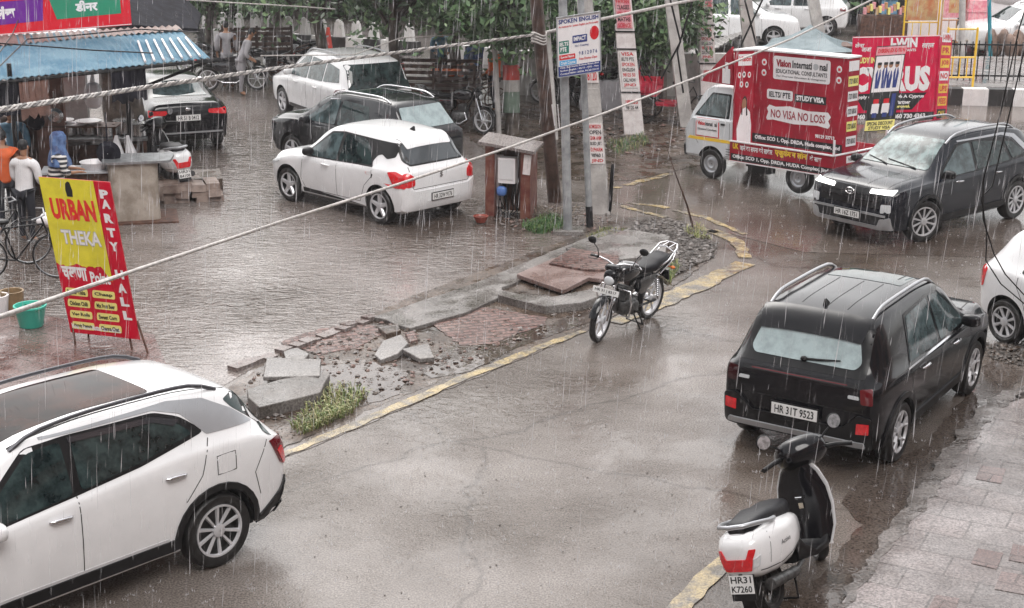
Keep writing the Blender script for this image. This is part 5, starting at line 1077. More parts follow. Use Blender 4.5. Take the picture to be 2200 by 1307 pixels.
    m = MB(); m.box((-.96, 0, .36), (.02, .22, .24), Matrix.Rotation(.2, 3, 'Y')); m.tube([(-.9, 0, .5), (-.95, 0, .44)], .03, 6); m.box((-.93, 0, .2), (.015, .12, .14), Matrix.Rotation(-.1, 3, 'Y')); m.build('rear_mudguard', m_trim, root, 0)
    X_ = frame((-.975, 0, .38), (0, -1, 0), (.2, 0, 1)); plate(root, None, X_, .22, .15, list(plate_lines), frame_=False)
    m = MB(); m.tube([(-.1, -.12, .25), (-.35, -.17, .25)], .02, 8); m.tube([(-.35, -.17, .25), (-.85, -.19, .33)], [.045, .05], 12); m.ell((-.45, .12, .28), (.24, .07, .10), p=.7); m.build('exhaust', m_eng, root, 50)
    m = MB(); m.tube([(-.2, .1, .24), (-.25, .18, .02)], .012, 6); m.tube([(-.3, .12, .2), (-.38, .15, .02), (-.38, -.15, .02), (-.3, -.12, .2)], .012, 6); m.build('stand', m_trim, root, 50)
    return root
scooter((2.54, 12.14, 0), R(56), 'black and white scooter parked in the foreground behind the black suv', tilt=(R(-18), 0), steer=.85)
scooter((-6.38, 27.9, .10), R(122), 'white scooter parked on the stone ledge beside the food stall, rear showing', plate_lines=('HR31', 'B4108'), tilt=(R(-4), 0))
# ---------------------------------------------------------------- poles, meter box, small street things
m_conp = M('pole_concrete', (.36, .34, .33), .5, col2=(.52, .50, .48), vs=3, bump=.3, bs=25)
m_galv = M('grey_pole_paint', (.22, .23, .24), .4, col2=(.36, .37, .38), vs=5, bump=.15, bs=30)
m_wood = M('dark_wet_wood', (.035, .018, .013), .35, col2=(.085, .05, .038), vs=6, bump=.5, bs=14)
m_poster = M('poster_white', (.68, .62, .61), .5, col2=(.82, .77, .76), vs=6)
m_pink = M('poster_pink', (.68, .20, .26), .5, col2=(.75, .4, .42), vs=9)
m_rbrown = M('redbrown_iron', (.13, .03, .022), .4, col2=(.20, .085, .06), vs=5, bump=.4, bs=18)
def pole(name, u0v0, top_uv, r0, r1, m, label, zt=7.0, n=12, sq=False, cat='pole'):
    b = at(*u0v0); t = ray0(*top_uv, b.y); d = (t - b).normalized(); e = b + d * (zt / d.z)
    mb = MB()
    if sq:
        rings = []
        for k in range(9):
            p = b.lerp(e, k / 8); rr_ = r0 + (r1 - r0) * k / 8
            rings.append([p + Vector((x * rr_, y * rr_ * .8, 0)) for x, y in ((-1, -1), (1, -1), (1, 1), (-1, 1))])
        mb.loft(rings)
    else: mb.tube([b.lerp(e, k / 8) for k in range(9)], [r0 + (r1 - r0) * k / 8 for k in range(9)], n)
    root = thing(name, b, 0, label, cat)
    mb.v = [tuple(Vector(v) - b) for v in mb.v]; mb.build('shaft', m, root, 40)
    root['top'] = 0; del root['top']
    return root, b, d
P1, b1, d1 = pole('steel_pole', (1220, 500), (1209, 0), .075, .065, m_galv, 'grey round steel pole carrying the white sign board, nearest of the pole cluster')
mb = MB(); mb.box((0, 0, .03), (.5, .4, .06)); mb.build('footing', m_conc, P1, 0)
P2, b2, d2 = pole('steel_pole', (1267, 488), (1248, 0), .055, .05, m_galv, 'thinner grey steel pole with black painted foot, right of the sign pole')
mb = MB(); mb.tube([d2 * .005, d2 * .36], .058, 12); mb.build('painted_foot', m_ink, P2, 40)
P3, b3, d3 = pole('leaning_pole', (1192, 434), (1152, 0), .125, .10, m_wood, 'dark brown leaning wooden pole holding the twisted cable')
P4, b4, d4 = pole('concrete_pole', (1292, 458), (1255, -10), .15, .11, m_conp, 'square concrete pole pasted with pale posters, behind the black footed pole', sq=True)
def pole_posters(P, b, d, segs, w_, dep):
    for z0, z1, mt, lines in segs:
        mb = MB(); q0, q1 = d * (z0 / d.z), d * (z1 / d.z)
        mb.add([q0 + Vector((-w_, -dep, 0)), q0 + Vector((w_, -dep, 0)), q1 + Vector((w_ * .97, -dep, 0)), q1 + Vector((-w_ * .97, -dep, 0)),
                q0 + Vector((-w_, -dep + .02, 0)), q0 + Vector((w_, -dep + .02, 0)), q1 + Vector((w_ * .97, -dep + .02, 0)), q1 + Vector((-w_ * .97, -dep + .02, 0))], [(0, 1, 2, 3), (7, 6, 5, 4), (0, 4, 5, 1), (1, 5, 6, 2), (2, 6, 7, 3), (3, 7, 4, 0)])
        o = mb.build('poster', mt, P, 0)
        if lines:
            t = MB(); X_ = frame(q0 + Vector((-w_, -dep, 0)), (1, 0, 0), (q1 - q0).normalized()); h = (q1 - q0).length
            for i, s_ in enumerate(lines):
                y1 = h * (1 - (i + .15) / len(lines)); y0 = h * (1 - (i + .85) / len(lines)); text(t, s_, w_ * .2, y0, w_ * 1.8, y1, X_, .02, .004, mi=i % 2)
            t.build('lettering', [m_inkred, m_ink], o, 0)
pole_posters(P4, b4, d4, [(.9, 1.6, m_poster, ['ADMISSION', 'OPEN', 'GNM ANM', 'B.ED JBT', 'D.PHARM', '98960 1', 'JIND']), (1.75, 2.2, m_conp, None), (2.3, 3.0, m_poster, ['ADMISSION', 'OPEN', '98120'])], .125, .128)
for k, (bz, tz) in enumerate([((1362, 287), (1335, -10)), ((1522, 215), (1513, -10))]):
    P, b_, d_ = pole('poster_pole', bz, tz, .22 if k == 0 else .20, .17, m_poster, ['white square pole pasted with pink posters, standing on the weedy verge', 'white square pole pasted with pink posters, behind the truck cab'][k], sq=True)
    pole_posters(P, b_, d_, [(.55, .8, m_poster, ['88883', '98120 44']), (1.05, 1.85, m_poster, ['VISA', 'IELTS PTE', 'SPOKEN', 'ENGLISH', '98125 50', 'CALL NOW', 'JIND']), (2.35, 3.0, m_pink, ['PAWAN', 'CLASSES', '10+1 10+2', 'MATHS', 'SCIENCE'])], .17, .185)
    mb = MB()
    for z in (.95, 1.9, 2.28): q = d_ * (z / d_.z); mb.box(q, (.44, .38, .03))
    mb.build('band', m_trim, P, 0)
for bz, tz, r_, lab in [((1475, 272), (1440, -10), .15, 'plain grey concrete pole with dangling wires, left of the truck cab'), ((1622, 205), (1600, -10), .17, 'thick pale concrete pole behind the advertising truck'), ((1072, 290), (1058, -10), .06, 'thin grey pole standing behind the leaning wooden pole'), ((1190, 300), (1168, 0), .10, 'grey concrete pole close behind the leaning wooden pole'), ((1765, 100), (1745, -10), .18, 'pale concrete pole by the stone wall far behind the canopy'), ((2065, 150), (2068, -10), .10, 'grey pole far off beside the iron railing'), ((1448, 180), (1430, -10), .13, 'slim concrete pole behind the red cycle rickshaw')]:
    pole('concrete_pole', bz, tz, r_, r_ * .85, m_conp, lab, sq=r_ > .1)
pole('blue_pole', (2128, 140), (2125, -10), .06, .05, M('teal_paint', (.02, .25, .32), .3), 'bright teal painted pole behind the railing at top right')
# stick on island
b = at(1492, 497); root = thing('stick', b, 0, 'thin bare stick leaning up from the tip of the island', 'stick')
mb = MB(); t = ray0(1430, 310, b.y + .1) - b; mb.tube([(0, 0, -.02), t * .3 + Vector((.02, 0, 0)), t * .7, t], [.022, .018, .010, .005], 6); mb.build('stem', m_wood, root, 50)
# sign board on the grey poles
sy_ = min(b1.y, b2.y) - .16; q0 = ray0(1200, 166, sy_); q1 = ray0(1290, 152, sy_ + .1); q2 = ray0(1197, 40, sy_)
X = (q1 - q0).normalized(); Y = (q2 - q0).normalized(); Wd = (q1 - q0).length; Hd = (q2 - q0).length; X_ = frame((0, 0, 0), X, Y)
root = thing('sign_board', q0, 0, 'white coaching notice board with blue foot, strapped to the grey steel poles', 'sign')
mb = MB(); mb.X = X_; mb.box((Wd / 2, Hd / 2, -.012), (Wd, Hd, .024)); mb.build('panel', m_vwhite, root, 0)
mb = MB(); mb.X = X_
for x0, y0, x1, y1 in ((-.015, -.015, 0, Hd + .015), (Wd, -.015, Wd + .015, Hd + .015), (0, -.015, Wd, 0), (0, Hd, Wd, Hd + .015)): mb.box(((x0 + x1) / 2, (y0 + y1) / 2, -.005), (x1 - x0, y1 - y0, .05))
mb.box((Wd * .3, Hd * .7, -.08), (.05, .05, .12)); mb.build('edge_frame', m_galv, root, 0)
m = MB(); s_ = Wd
rect(m, 0, 0, Wd, .16, X_, .003, mi=1); rect(m, .02, .17, .30, .25, X_, .003, mi=2); rect(m, .02, .26, .28, .34, X_, .003, mi=3); rect(m, .02, .36, .18, .56, X_, .003, mi=4)
rect(m, .24, .50, .48, .62, X_, .003, mi=1); cx, cy = Wd * .87, .62; rect(m, 0, 0, 0, 0, X_, .003, poly=[(cx + .075 * math.cos(k * .3927), cy + .11 * math.sin(k * .3927)) for k in range(16)], mi=3)
for i, y in enumerate((.12, .07, .02)): text(m, ['Opp. Bus Stand, Rohtak Road, Jind', 'Spoken English - IELTS - PTE - Visa', 'Contact: 98961 20220, 94160 33110'][i], .03, y, Wd - .03, y + .032, X_, .02, .006, mi=0)
text(m, 'SPOKEN ENGLISH', .02, Hd - .10, Wd - .02, Hd - .03, X_, .03, .006, mi=5); text(m, 'An Institute for Spoken English and Personality', .02, Hd - .17, Wd - .02, Hd - .13, X_, .02, .006, mi=3)
text(m, 'IELTS', .03, .48, .17, .54, X_, .03, .006, mi=0); text(m, 'PTE', .04, .39, .14, .46, X_, .03, .006, mi=0); text(m, 'IMPACT', .26, .53, .46, .60, X_, .03, .006, mi=0); text(m, 'No.1 Coaching', .28, .43, .50, .47, X_, .02, .006, mi=5); text(m, '9 8 1 2 0 7 6', .34, .30, Wd - .05, .36, X_, .02, .006, mi=5)
text(m, 'Special Batch', .04, .275, .26, .325, X_, .02, .006, mi=0); text(m, 'Crash Course', .04, .185, .28, .235, X_, .02, .006, mi=0); text(m, 'Free Demo Class', .34, .22, Wd - .05, .26, X_, .02, .006, mi=3)
m.build('lettering', [m_iwhite, m_navy, M('ink_sky', (.1, .4, .7), .4), m_inkred, M('ink_green', (.03, .2, .15), .4), m_navy], root, 0)
# white pipe on the poles
mb = MB(); mb.tube([ray(1186, 225, 26.2), ray(1192, 270, 26.2)], .012, 6); mb.tube([ray(1198, 225, 25.7), ray(1202, 275, 25.7)], .012, 6); solo(mb, 'conduit_pipe', m_iwhite, 'pair of short white conduit pipes on the poles under the sign board', 'pipe')
# meter box cabinet
b = at(1095, 462); root = thing('meter_cabinet', b, R(-16), 'rusty red brown cabinet with white electricity meter boxes under a slab roof', 'cabinet')
mb = MB(); mb.box((-.30, 0, .62), (.16, .42, 1.24)); mb.box((.34, 0, .60), (.17, .46, 1.20)); mb.build('side_wall', m_rbrown, root, 0)
mb = MB(); mb.box((.02, .16, .60), (.50, .04, 1.1)); mb.build('back_panel', m_rust, root, 0)
mb = MB(); mb.box((.02, -.02, 1.27), (1.0, .62, .05), Matrix.Rotation(.12, 3, 'Y') @ Matrix.Rotation(.10, 3, 'X')); mb.build('roof_slab', wet('slab_roof', (.2, .17, .165), (.3, .27, .26), (.1, .3), grit=(40, .3)), root, 0)
mb = MB(); mb.box((0, -.12, .82), (.30, .18, .44)); o = mb.build('meter_box', m_vwhite, root, 0); mb = MB(); mb.box((0, -.215, .84), (.24, .012, .34)); mb.box((.11, -.225, .80), (.02, .012, .05)); mb.build('meter_lid', M('meter_lid', (.7, .7, .71), .3), o, 0)
mb = MB(); mb.box((-.17, -.02, .6), (.10, .08, .9)); mb.build('white_backing', m_poster, root, 0)
mb = MB(); mb.ell((-.10, -.16, .45), (.09, .07, .09), p=.7); mb.build('blue_meter', M('blue_plastic', (.10, .2, .5), .3), root, 50)
mb = MB(); mb.box((.37, -.236, .95), (.13, .012, .34), Matrix.Rotation(.08, 3, 'Y')); mb.build('notice', m_poster, root, 0)
mb = MB(); rr = random.Random(4)
for i in range(9): x = rr.uniform(-.15, .2); mb.tube([(x, -.15, .6), (x + rr.uniform(-.05, .05), -.2, .35), (x + rr.uniform(-.1, .1), -.18, .15), (x + rr.uniform(-.2, .2), -.25, .0)], .01, 5)
mb.build('loose_wires', m_trim, root, 50)
b = at(1033, 480); root = thing('clay_bowl', b, 0, 'small red clay bowl on the wet ground by the meter cabinet', 'bowl')
mb = MB(); mb.lathe([(.01, .02), (.08, .02), (.13, .12), (.135, .13), (.115, .13), (.07, .05), (.01, .05)], 20, axis='z'); mb.build('bowl', M('clay_red', (.30, .07, .05), .3, var=.2), root, 50)
mb = MB(); mb.lathe([(.001, .10), (.11, .10)], 20, axis='z'); mb.build('water', m_puddle, root, 0)
# twig brush by the cabinet
mb = MB(); rr = random.Random(9); b = at(1175, 465)
for i in range(40): a = rr.uniform(0, 6.28); p = b + Vector((rr.uniform(-.3, .5), rr.uniform(-.2, .2), .01)); mb.tube([p, p + Vector((math.cos(a) * .12, math.sin(a) * .1, rr.uniform(.02, .18))), p + Vector((math.cos(a) * .3, math.sin(a) * .2, rr.uniform(0, .2)))], .006, 4)
solo(mb, 'dry_twigs', M('dry_twig', (.22, .18, .14), .7, var=.3), 'heap of broken dry twigs between the cabinet and the sign pole', 'twigs')
mb = MB(); mb.X = Matrix.Translation(at(1313, 460))
for k in range(7): mb.tube([(.02 * math.cos(a) - .03 * k / 7, .11 * math.sin(a), .45 + .42 * math.cos(a)) for a in [2 * math.pi * j / 20 for j in range(21)]], .016, 5, False)
solo(mb, 'cable_coil', m_trim, 'black coil of spare cable hanging at the foot of the concrete pole', 'cable')

# ---------------------------------------------------------------- overhead cables
def cable(name, pts, r, m, label, twist=0, sag=0, n=6):
    root = None; mb = MB(); P = [Vector(p) for p in pts]; D = []
    for i in range(len(P) - 1):
        k = max(2, int((P[i + 1] - P[i]).length / (.08 if twist else .4)))
        D += [P[i].lerp(P[i + 1], t / k) for t in range(k)]
    D.append(P[-1])
    if not twist: mb.tube(D, r, n)
    else:
        rad = r if not isinstance(r, tuple) else r[0]
        for s_ in range(3):
            Q = []
            acc = 0
            for i, p in enumerate(D):
                if i: acc += (D[i] - D[i - 1]).length
                a = acc * twist + s_ * 2.094; Q.append(p + Vector((.15 * math.cos(a), -.35 * math.cos(a), math.sin(a))).normalized() * rad * .62)
            mb.mi = s_; mb.tube(Q, rad * .55, 5)
    o = mb.build(name, m, None, 60); tag(o, label, 'cable'); return o
m_cab1 = M('aluminium_strand', (.45, .42, .40), .45, metal=.3, var=.2, vs=20); m_cab2 = M('black_strand', (.13, .12, .115), .5)
k1 = ray(1157, 74, 27.6)
cable('twisted_cable', [ray(-60, 244, 10), ray(0, 236, 10.8), ray(300, 190, 15), ray(600, 146, 19.5), ray(900, 107, 23.7), k1 + Vector((0, 0, 0))], .022, [m_cab1, m_cab2, m_cab1], 'thick twisted overhead cable running to the leaning wooden pole from the left', twist=18)
cable('overhead_cable', [k1, ray(1300, 40, 29), ray(1490, 0, 31), ray(1700, -50, 34)], .030, m_cab1, 'overhead cable going up right from the leaning pole past the sign board')
cable('overhead_cable', [ray(u, v, d) for u, v, d in ((-60, 700, 6.6), (0, 681, 7.2), (300, 578, 9.8), (600, 478, 12.3), (850, 398, 14.5), (1100, 315, 16.8), (1300, 243, 18.6), (1500, 165, 20.5), (1700, 84, 22.3), (1880, -3, 24), (1960, -45, 25))], .0135, m_cab1, 'pale overhead cable crossing the whole view diagonally in front of everything')
mb = MB(); c0 = k1 - d3 * .02
for k in range(4): mb.tube([c0 + Vector((.13 * math.cos(a), .13 * math.sin(a), -.12 + k * .05 + .03 * math.sin(a * 2))) for a in [2 * math.pi * j / 14 for j in range(15)]], .018, 5, False)
solo(mb, 'cable_clamp', m_cab1, 'wire wrapped clamp tying the twisted cable to the leaning pole', 'clamp')
for i, pts in enumerate([[(2215, -20), (2190, 60), (2150, 240), (2112, 390), (2112, 470), (2135, 545), (2160, 590), (2215, 650)], [(2260, -30), (2205, 90), (2165, 260), (2132, 400), (2108, 425), (2120, 500), (2118, 560), (2150, 610), (2215, 665)], [(2225, -20), (2215, 40), (2200, 120)]]):
    cable('hanging_wire', [ray(u, v, 9.5 + .1 * i) for u, v in pts], .0045, m_trim, ['thin black wire looping down at the right, the left one of the pair', 'thin black wire looping down at the right, the right one of the pair', 'short black wire at the top right corner'][i])
for i, pts in enumerate([[(1440, 0), (1462, 90), (1420, 170)], [(1490, -5), (1455, 110), (1468, 200)], [(1600, 0), (1618, 70), (1628, 110)], [(1638, 0), (1600, 80), (1565, 160)]]):
    cable('hanging_wire', [ray(u, v, 33 + i) for u, v in pts], .022, m_trim, ['dangling black wire left of the plain concrete pole', 'dangling black wire crossing the plain concrete pole', 'dangling black wire on the thick pale pole', 'slanting black wire beside the thick pale pole'][i])
cable('thin_wire', [ray(400, 0, 30), ray(480, 5, 30), ray(640, 14, 31), ray(720, 20, 32)], .012, m_cab1, 'thin pale wire in front of the tree crowns at the top left')
cable('thin_wire', [ray(560, 120, 27), ray(760, 118, 30), ray(860, 82, 34), ray(1000, 74, 36), ray(1110, 52, 38)], .012, m_cab1, 'thin pale wire passing in front of the red banded tree trunk')

# ---------------------------------------------------------------- boards at the right
def board(name, O, X, Y, Wd, Hd, m, label, cat='sign', legs=0, dep=.04):
    root = thing(name, O, 0, label, cat); X_ = frame((0, 0, 0), Vector(X).normalized(), Vector(Y).normalized())
    mb = MB(); mb.X = X_; mb.box((Wd / 2, Hd / 2, -dep / 2), (Wd, Hd, dep)); mb.build('panel', m, root, 0)
    return root, X_
q0, q1, q2 = ray(1822, 262, 38.5), ray(2008, 258, 38.5), ray(1833, 80, 38.5)
m_hot = M('pink_red_vinyl', (.62, .006, .06), .5, var=.10, spec=.25, bump=.5, bs=3)
Wd, Hd = (q1 - q0).length, (q2 - q0).length
root, X_ = board('banner_board', q0, q1 - q0, q2 - q0, Wd, Hd, m_hot, 'large pink red study abroad banner behind the truck, largely readable', 'banner')
m = MB(); s_ = Wd / 2.2
text(m, 'I-WIN', .95 * s_, Hd - .27, 1.62 * s_, Hd - .04, X_, .05, .006, mi=0); text(m, 'CONSULTANTS', .95 * s_, Hd - .36, 1.60 * s_, Hd - .30, X_, .03, .006, mi=0)
text(m, 'लेना', .05 * s_, Hd - .25, .28 * s_, Hd - .13, X_, .03, .006, mi=0, slant=.2); text(m, 'जाओ', .22 * s_, Hd - .35, .46 * s_, Hd - .22, X_, .03, .006, mi=0, slant=.2); text(m, 'साइप्रस', 1.72 * s_, Hd - .32, 2.02 * s_, Hd - .18, X_, .03, .006, mi=0, slant=.2)
text(m, 'STUDY IN', .06 * s_, Hd - .62, .60 * s_, Hd - .48, X_, .05, .006, mi=1); text(m, 'CYPRUS', .06 * s_, Hd - 1.30, 2.0 * s_, Hd - .70, X_, .06, .006, mi=0)
rect(m, 0, 0, 0, 0, X_, .004, poly=[(.1, .66), (1.95 * s_, .66), (1.6 * s_, .26), (.35, .26)], mi=2)
text(m, 'Apply directly through A Cyprus', .12 * s_, .52, 1.88 * s_, .62, X_, .04, .008, mi=0); text(m, 'Authorised Partner', .6 * s_, .40, 1.55 * s_, .49, X_, .04, .008, mi=0); text(m, 'Visa Approval.', .75 * s_, .29, 1.55 * s_, .38, X_, .05, .008, mi=1)
rect(m, 0, 0, Wd, .20, X_, .003, mi=2); text(m, '98960 730 4363   860 730 4363', .05, .05, 1.95 * s_, .17, X_, .05, .008, mi=0)
for x0, y0, x1, y1 in ((0, Hd - .02, Wd, Hd), (Wd - .02, 0, Wd, Hd)): rect(m, x0, y0, x1, y1, X_, .005, mi=0)
m.build('lettering', [m_iwhite, m_lyel, m_ink], root, 0)
mb = MB()
for x in (.1, Wd - .1): mb.tube([X_ @ Vector((x, 0, -.05)), X_ @ Vector((x, -q0.z, -.05))], .025, 6)
mb.build('leg', m_steel, root, 40)
q0, q1, q2 = ray(2008, 264, 38.45), ray(2032, 262, 39.3), ray(2022, 80, 38.45); Wd, Hd = (q1 - q0).length, (q2 - q0).length
root, X_ = board('banner_board', q0, q1 - q0, q2 - q0, Wd, Hd, m_hot, 'narrow pink side banner with yellow items, right edge of the pink red banner', 'banner')
m = MB()
for i in range(7): rect(m, .08, .1 + i * .3, Wd - .08, .32 + i * .3, X_, .004, mi=[2, 1, 1, 0, 1, 1, 0][i]); text(m, ['CALL', 'FEES', 'UPS', 'NO', 'JOB', 'PR', 'I-WIN'][i], .14, .14 + i * .3, Wd - .14, .28 + i * .3, X_, .04, .008, mi=[1, 3, 3, 3, 3, 3, 3][i])
m.build('lettering', [m_iwhite, m_yel, m_ink, m_inkred], root, 0)
q0, q1, q2 = ray(1856, 284, 34.6), ray(1919, 280, 34.6), ray(1885, 100, 34.9); Wd, Hd = (q1 - q0).length, (q2 - q0).length
root, X_ = board('standee_board', q0, q1 - q0, q2 - q0, Wd, Hd, m_ink, 'tall leaning picture board with people in blue suits, in front of the pink banner')
m = MB(); rect(m, .0, Hd - .2, Wd, Hd - .02, X_, .004, mi=1); text(m, 'OVERSEAS EDUCATION', .03, Hd - .15, Wd - .03, Hd - .06, X_, .04, .008, mi=2)
rect(m, .02, .85, Wd - .02, Hd - .22, X_, .004, mi=0)
for i in range(4):
    x = .06 + i * (Wd - .14) / 4 + .01 * (i % 2); w_ = (Wd - .16) / 4; h4 = (1.34, 1.39, 1.30, 1.36)[i]; rect(m, 0, 0, 0, 0, X_, .006, poly=[(x + .02, .93), (x + w_ * .85, .93), (x + w_ * .98, h4 - .12), (x + w_ * .75, h4), (x + w_ * .25, h4), (x, h4 - .1)], mi=3); rect(m, 0, 0, 0, 0, X_, .008, poly=[(x + w_ * .45, 1.08), (x + w_ * .62, h4), (x + w_ * .33, h4)], mi=0)
    rect(m, 0, 0, 0, 0, X_, .008, poly=[(x + w_ * .45 + .045 * math.cos(k * .6283), 1.42 + .06 * math.sin(k * .6283)) for k in range(10)], mi=4); rect(m, x + w_ * .45 - .045, 1.43, x + w_ * .45 + .045, 1.49, X_, .010, mi=5, r=.02)
for x, c in ((.08, 3), (.30, 3)): rect(m, x, .38, x + .16, .60, X_, .006, mi=0, r=.02); rect(m, x + .02, .60, x + .14, .70, X_, .006, mi=2, r=.02); rect(m, x + .03, .30, x + .13, .40, X_, .008, mi=c)
rect(m, .48, .32, Wd - .06, .80, X_, .006, mi=3); rect(m, .0, .02, Wd, .24, X_, .004, mi=6); text(m, 'SPECIAL DISCOUNT', .04, .13, Wd - .04, .21, X_, .03, .008, mi=5); text(m, 'STUDY VISA', .08, .04, Wd - .08, .11, X_, .03, .008, mi=5)
m.build('picture', [m_vwhite, m_pink, m_inkred, m_navy, m_skin, m_ink, m_lyel], root, 0)
mb = MB()
for x in (.08, Wd - .08): mb.tube([X_ @ Vector((x, 0, -.02)), X_ @ Vector((x, 0, -.02)) - Vector((0, 0, q0.z))], .02, 6)
mb.build('leg', m_steel, root, 40)

# ---- yellow and red food board at the left
BL, BR = at(152, 714, .16), at(300, 730, .16); TL = ray(78, 388, 18.8); TR = ray(240, 384, 18.5)
X = (BR - BL); Y = (TL - BL + TR - BR) / 2
root = thing('standing_board', BL, 0, 'tall yellow and red food menu board on iron legs with party hall down its side', 'sign')
X_ = Matrix(((X.x, Y.x, 0, 0), (X.y, Y.y, -1, 0), (X.z, Y.z, .1, 0), (0, 0, 0, 1)))
def R01(m, x0, y0, x1, y1, z, mi): rect(m, x0, y0, x1, y1, X_, z, mi=mi)
mb = MB(); mb.X = X_; mb.box((.5, .5, -.02), (1, 1, .03)); mb.build('panel', m_inkred, root, 0)
m_bred = M('board_red', (.58, .006, .03), .5, var=.10, spec=.25, bump=.4, bs=4)
m = MB(); R01(m, .0, .0, .77, 1.0, .001, 1); R01(m, .78, 0, 1, 1, .001, 1)
yp = [(.0, 1), (.77, 1), (.77, .36)]; rr = random.Random(2)
x = .76
while x > .02: yp.append((x, .42 + .03 * (x < .7) + rr.uniform(-.012, .012) + (-.05 if x > .7 else 0))); x -= .03
yp.append((0, .46)); rect(m, 0, 0, 0, 0, X_, .003, poly=yp, mi=0)
for i in range(4):
    for j in range(2): x0 = .04 + j * .39; y0 = .30 - i * .074; rect(m, 0, 0, 0, 0, X_, .004, poly=rnd([(x0, y0 - .05), (x0 + .33, y0 - .05), (x0 + .34, y0), (x0 + .02, y0)], .02), mi=2)
m.build('background_panel', [M('board_yellow', (.74, .66, .05), .5, spec=.25, var=.10, bump=.4, bs=4), m_bred, m_lyel], root, 0)
m = MB(); text(m, 'URBAN', .09, .74, .72, .875, X_, .05, .006, mi=0); text(m, 'THEKA', .16, .585, .72, .68, X_, .05, .0065, mi=3); text(m, 'THEKA', .165, .59, .715, .675, X_, .02, .008, mi=2)
text(m, 'चखणा', .06, .355, .42, .44, X_, .04, .006, mi=2); text(m, 'Point', .46, .345, .74, .42, X_, .04, .006, mi=2)
its = ['Paneer Tikka', 'Chaap', 'Chicken Chilli', 'Mix Fruit Beer', 'Veg Rolls', 'Sweet Corn', 'Honey Peanuts', 'Channa Chat']
for i in range(4):
    for j in range(2): x0 = .04 + j * .39; y0 = .30 - i * .074; text(m, its[i * 2 + j], x0 + .04, y0 - .04, x0 + .30, y0 - .012, X_, .03, .008, mi=1)
text(m, 'Note : Homm Mutton also available.', .04, .03, .75, .065, X_, .04, .006, mi=2)
text(m, 'P', .83, .895, .95, .95, X_, .06, .006, mi=2)
for i, ch in enumerate('ARTYHALL'): y = .89 - .082 * (i + (0 if i < 4 else 1)) * 1.08; text(m, ch, .83, y - .058, .95, y, X_, .06, .006, mi=2)
fc = [(.36, .90), (.44, .90), (.45, .94), (.43, .99), (.40, 1.0 - .005), (.365, .98), (.35, .94)]; rect(m, 0, 0, 0, 0, X_, .006, poly=[(x, y - .01) for x, y in fc], mi=1)
m.build('lettering', [M('bright_red_ink', (.75, .03, .02), .4), m_ink, m_iwhite, m_vgrey], root, 0)
mb = MB()
for uv, sx in (((162, 742), .04), ((284, 752), .84), ((318, 760), 1.0)):
    mb.tube([X_ @ Vector((sx, .12, -.05)), at(*uv) - BL], .014, 6)
mb.tube([X_ @ Vector((.3, .12, -.05)), at(190, 725) - BL], .014, 6); mb.build('leg', m_rust, root, 40)
# tub and baskets
b = at(68, 702); root = thing('tub', b, 0, 'turquoise plastic tub of greens on the tiles left of the food board', 'tub')
mt = M('turquoise_plastic', (.06, .55, .42), .3, var=.05)
mb = MB(); mb.lathe([(.01, .005), (.14, .005), (.155, .02), (.20, .27), (.215, .28), (.215, .30), (.195, .30), (.15, .03), (.01, .03)], 32, axis='z'); mb.build('bowl', mt, root, 50)
mb = MB(); mb.lathe([(.001, .24), (.188, .24)], 24, axis='z'); mb.build('water', m_puddle, root, 0)
mb = MB(); rr = random.Random(3)
for i in range(60): p = Vector((rr.gauss(0, .07), rr.gauss(0, .07), .25)); a = rr.uniform(0, 6.28); q = Vector((math.cos(a), math.sin(a), 0)) * .04; mb.add([p, p + q + Vector((.015, 0, .02)), p + q * 2, p + q + Vector((-.015, .01, .015))], [(0, 1, 2, 3)])
mb.build('greens', m_g3, root, 0)
for uv, lab, mt in (((-5, 672), 'white plastic can behind the turquoise tub', m_vwhite), ((28, 662), 'brown cane basket with green lining behind the turquoise tub', M('cane', (.25, .17, .09), .6, var=.3))):
    b = at(*uv); mb = MB(); mb.lathe([(.01, .0), (.13, .0), (.14, .02), (.16, .22), (.165, .25), (.14, .25), (.13, .05), (.01, .04)], 20, axis='z'); o = solo(mb, 'basket', mt, lab, 'basket', loc=b)
# ---------------------------------------------------------------- people
def skin_mesh(name, J, E, root_i, mat, parent, sub=2):
    me = bpy.data.meshes.new(name); me.from_pydata([j[:3] for j in J], E, []); o = bpy.data.objects.new(name, me); C.objects.link(o)
    md = o.modifiers.new('s', 'SKIN'); md.use_smooth_shade = True
    for i, j in enumerate(J):
        r_ = j[3] if isinstance(j[3], tuple) else (j[3], j[3]); me.skin_vertices[0].data[i].radius = r_
    me.skin_vertices[0].data[root_i].use_root = True
    ms = o.modifiers.new('u', 'SUBSURF'); ms.levels = sub; ms.render_levels = sub
    bpy.context.view_layer.update(); m2 = bpy.data.meshes.new_from_object(o.evaluated_get(bpy.context.evaluated_depsgraph_get()))
    bpy.data.objects.remove(o); bpy.data.meshes.remove(me); m2.name = name; m2.materials.clear(); m2.materials.append(mat); m2.shade_smooth()
    r = bpy.data.objects.new(name, m2); C.objects.link(r); r.parent = parent; return r
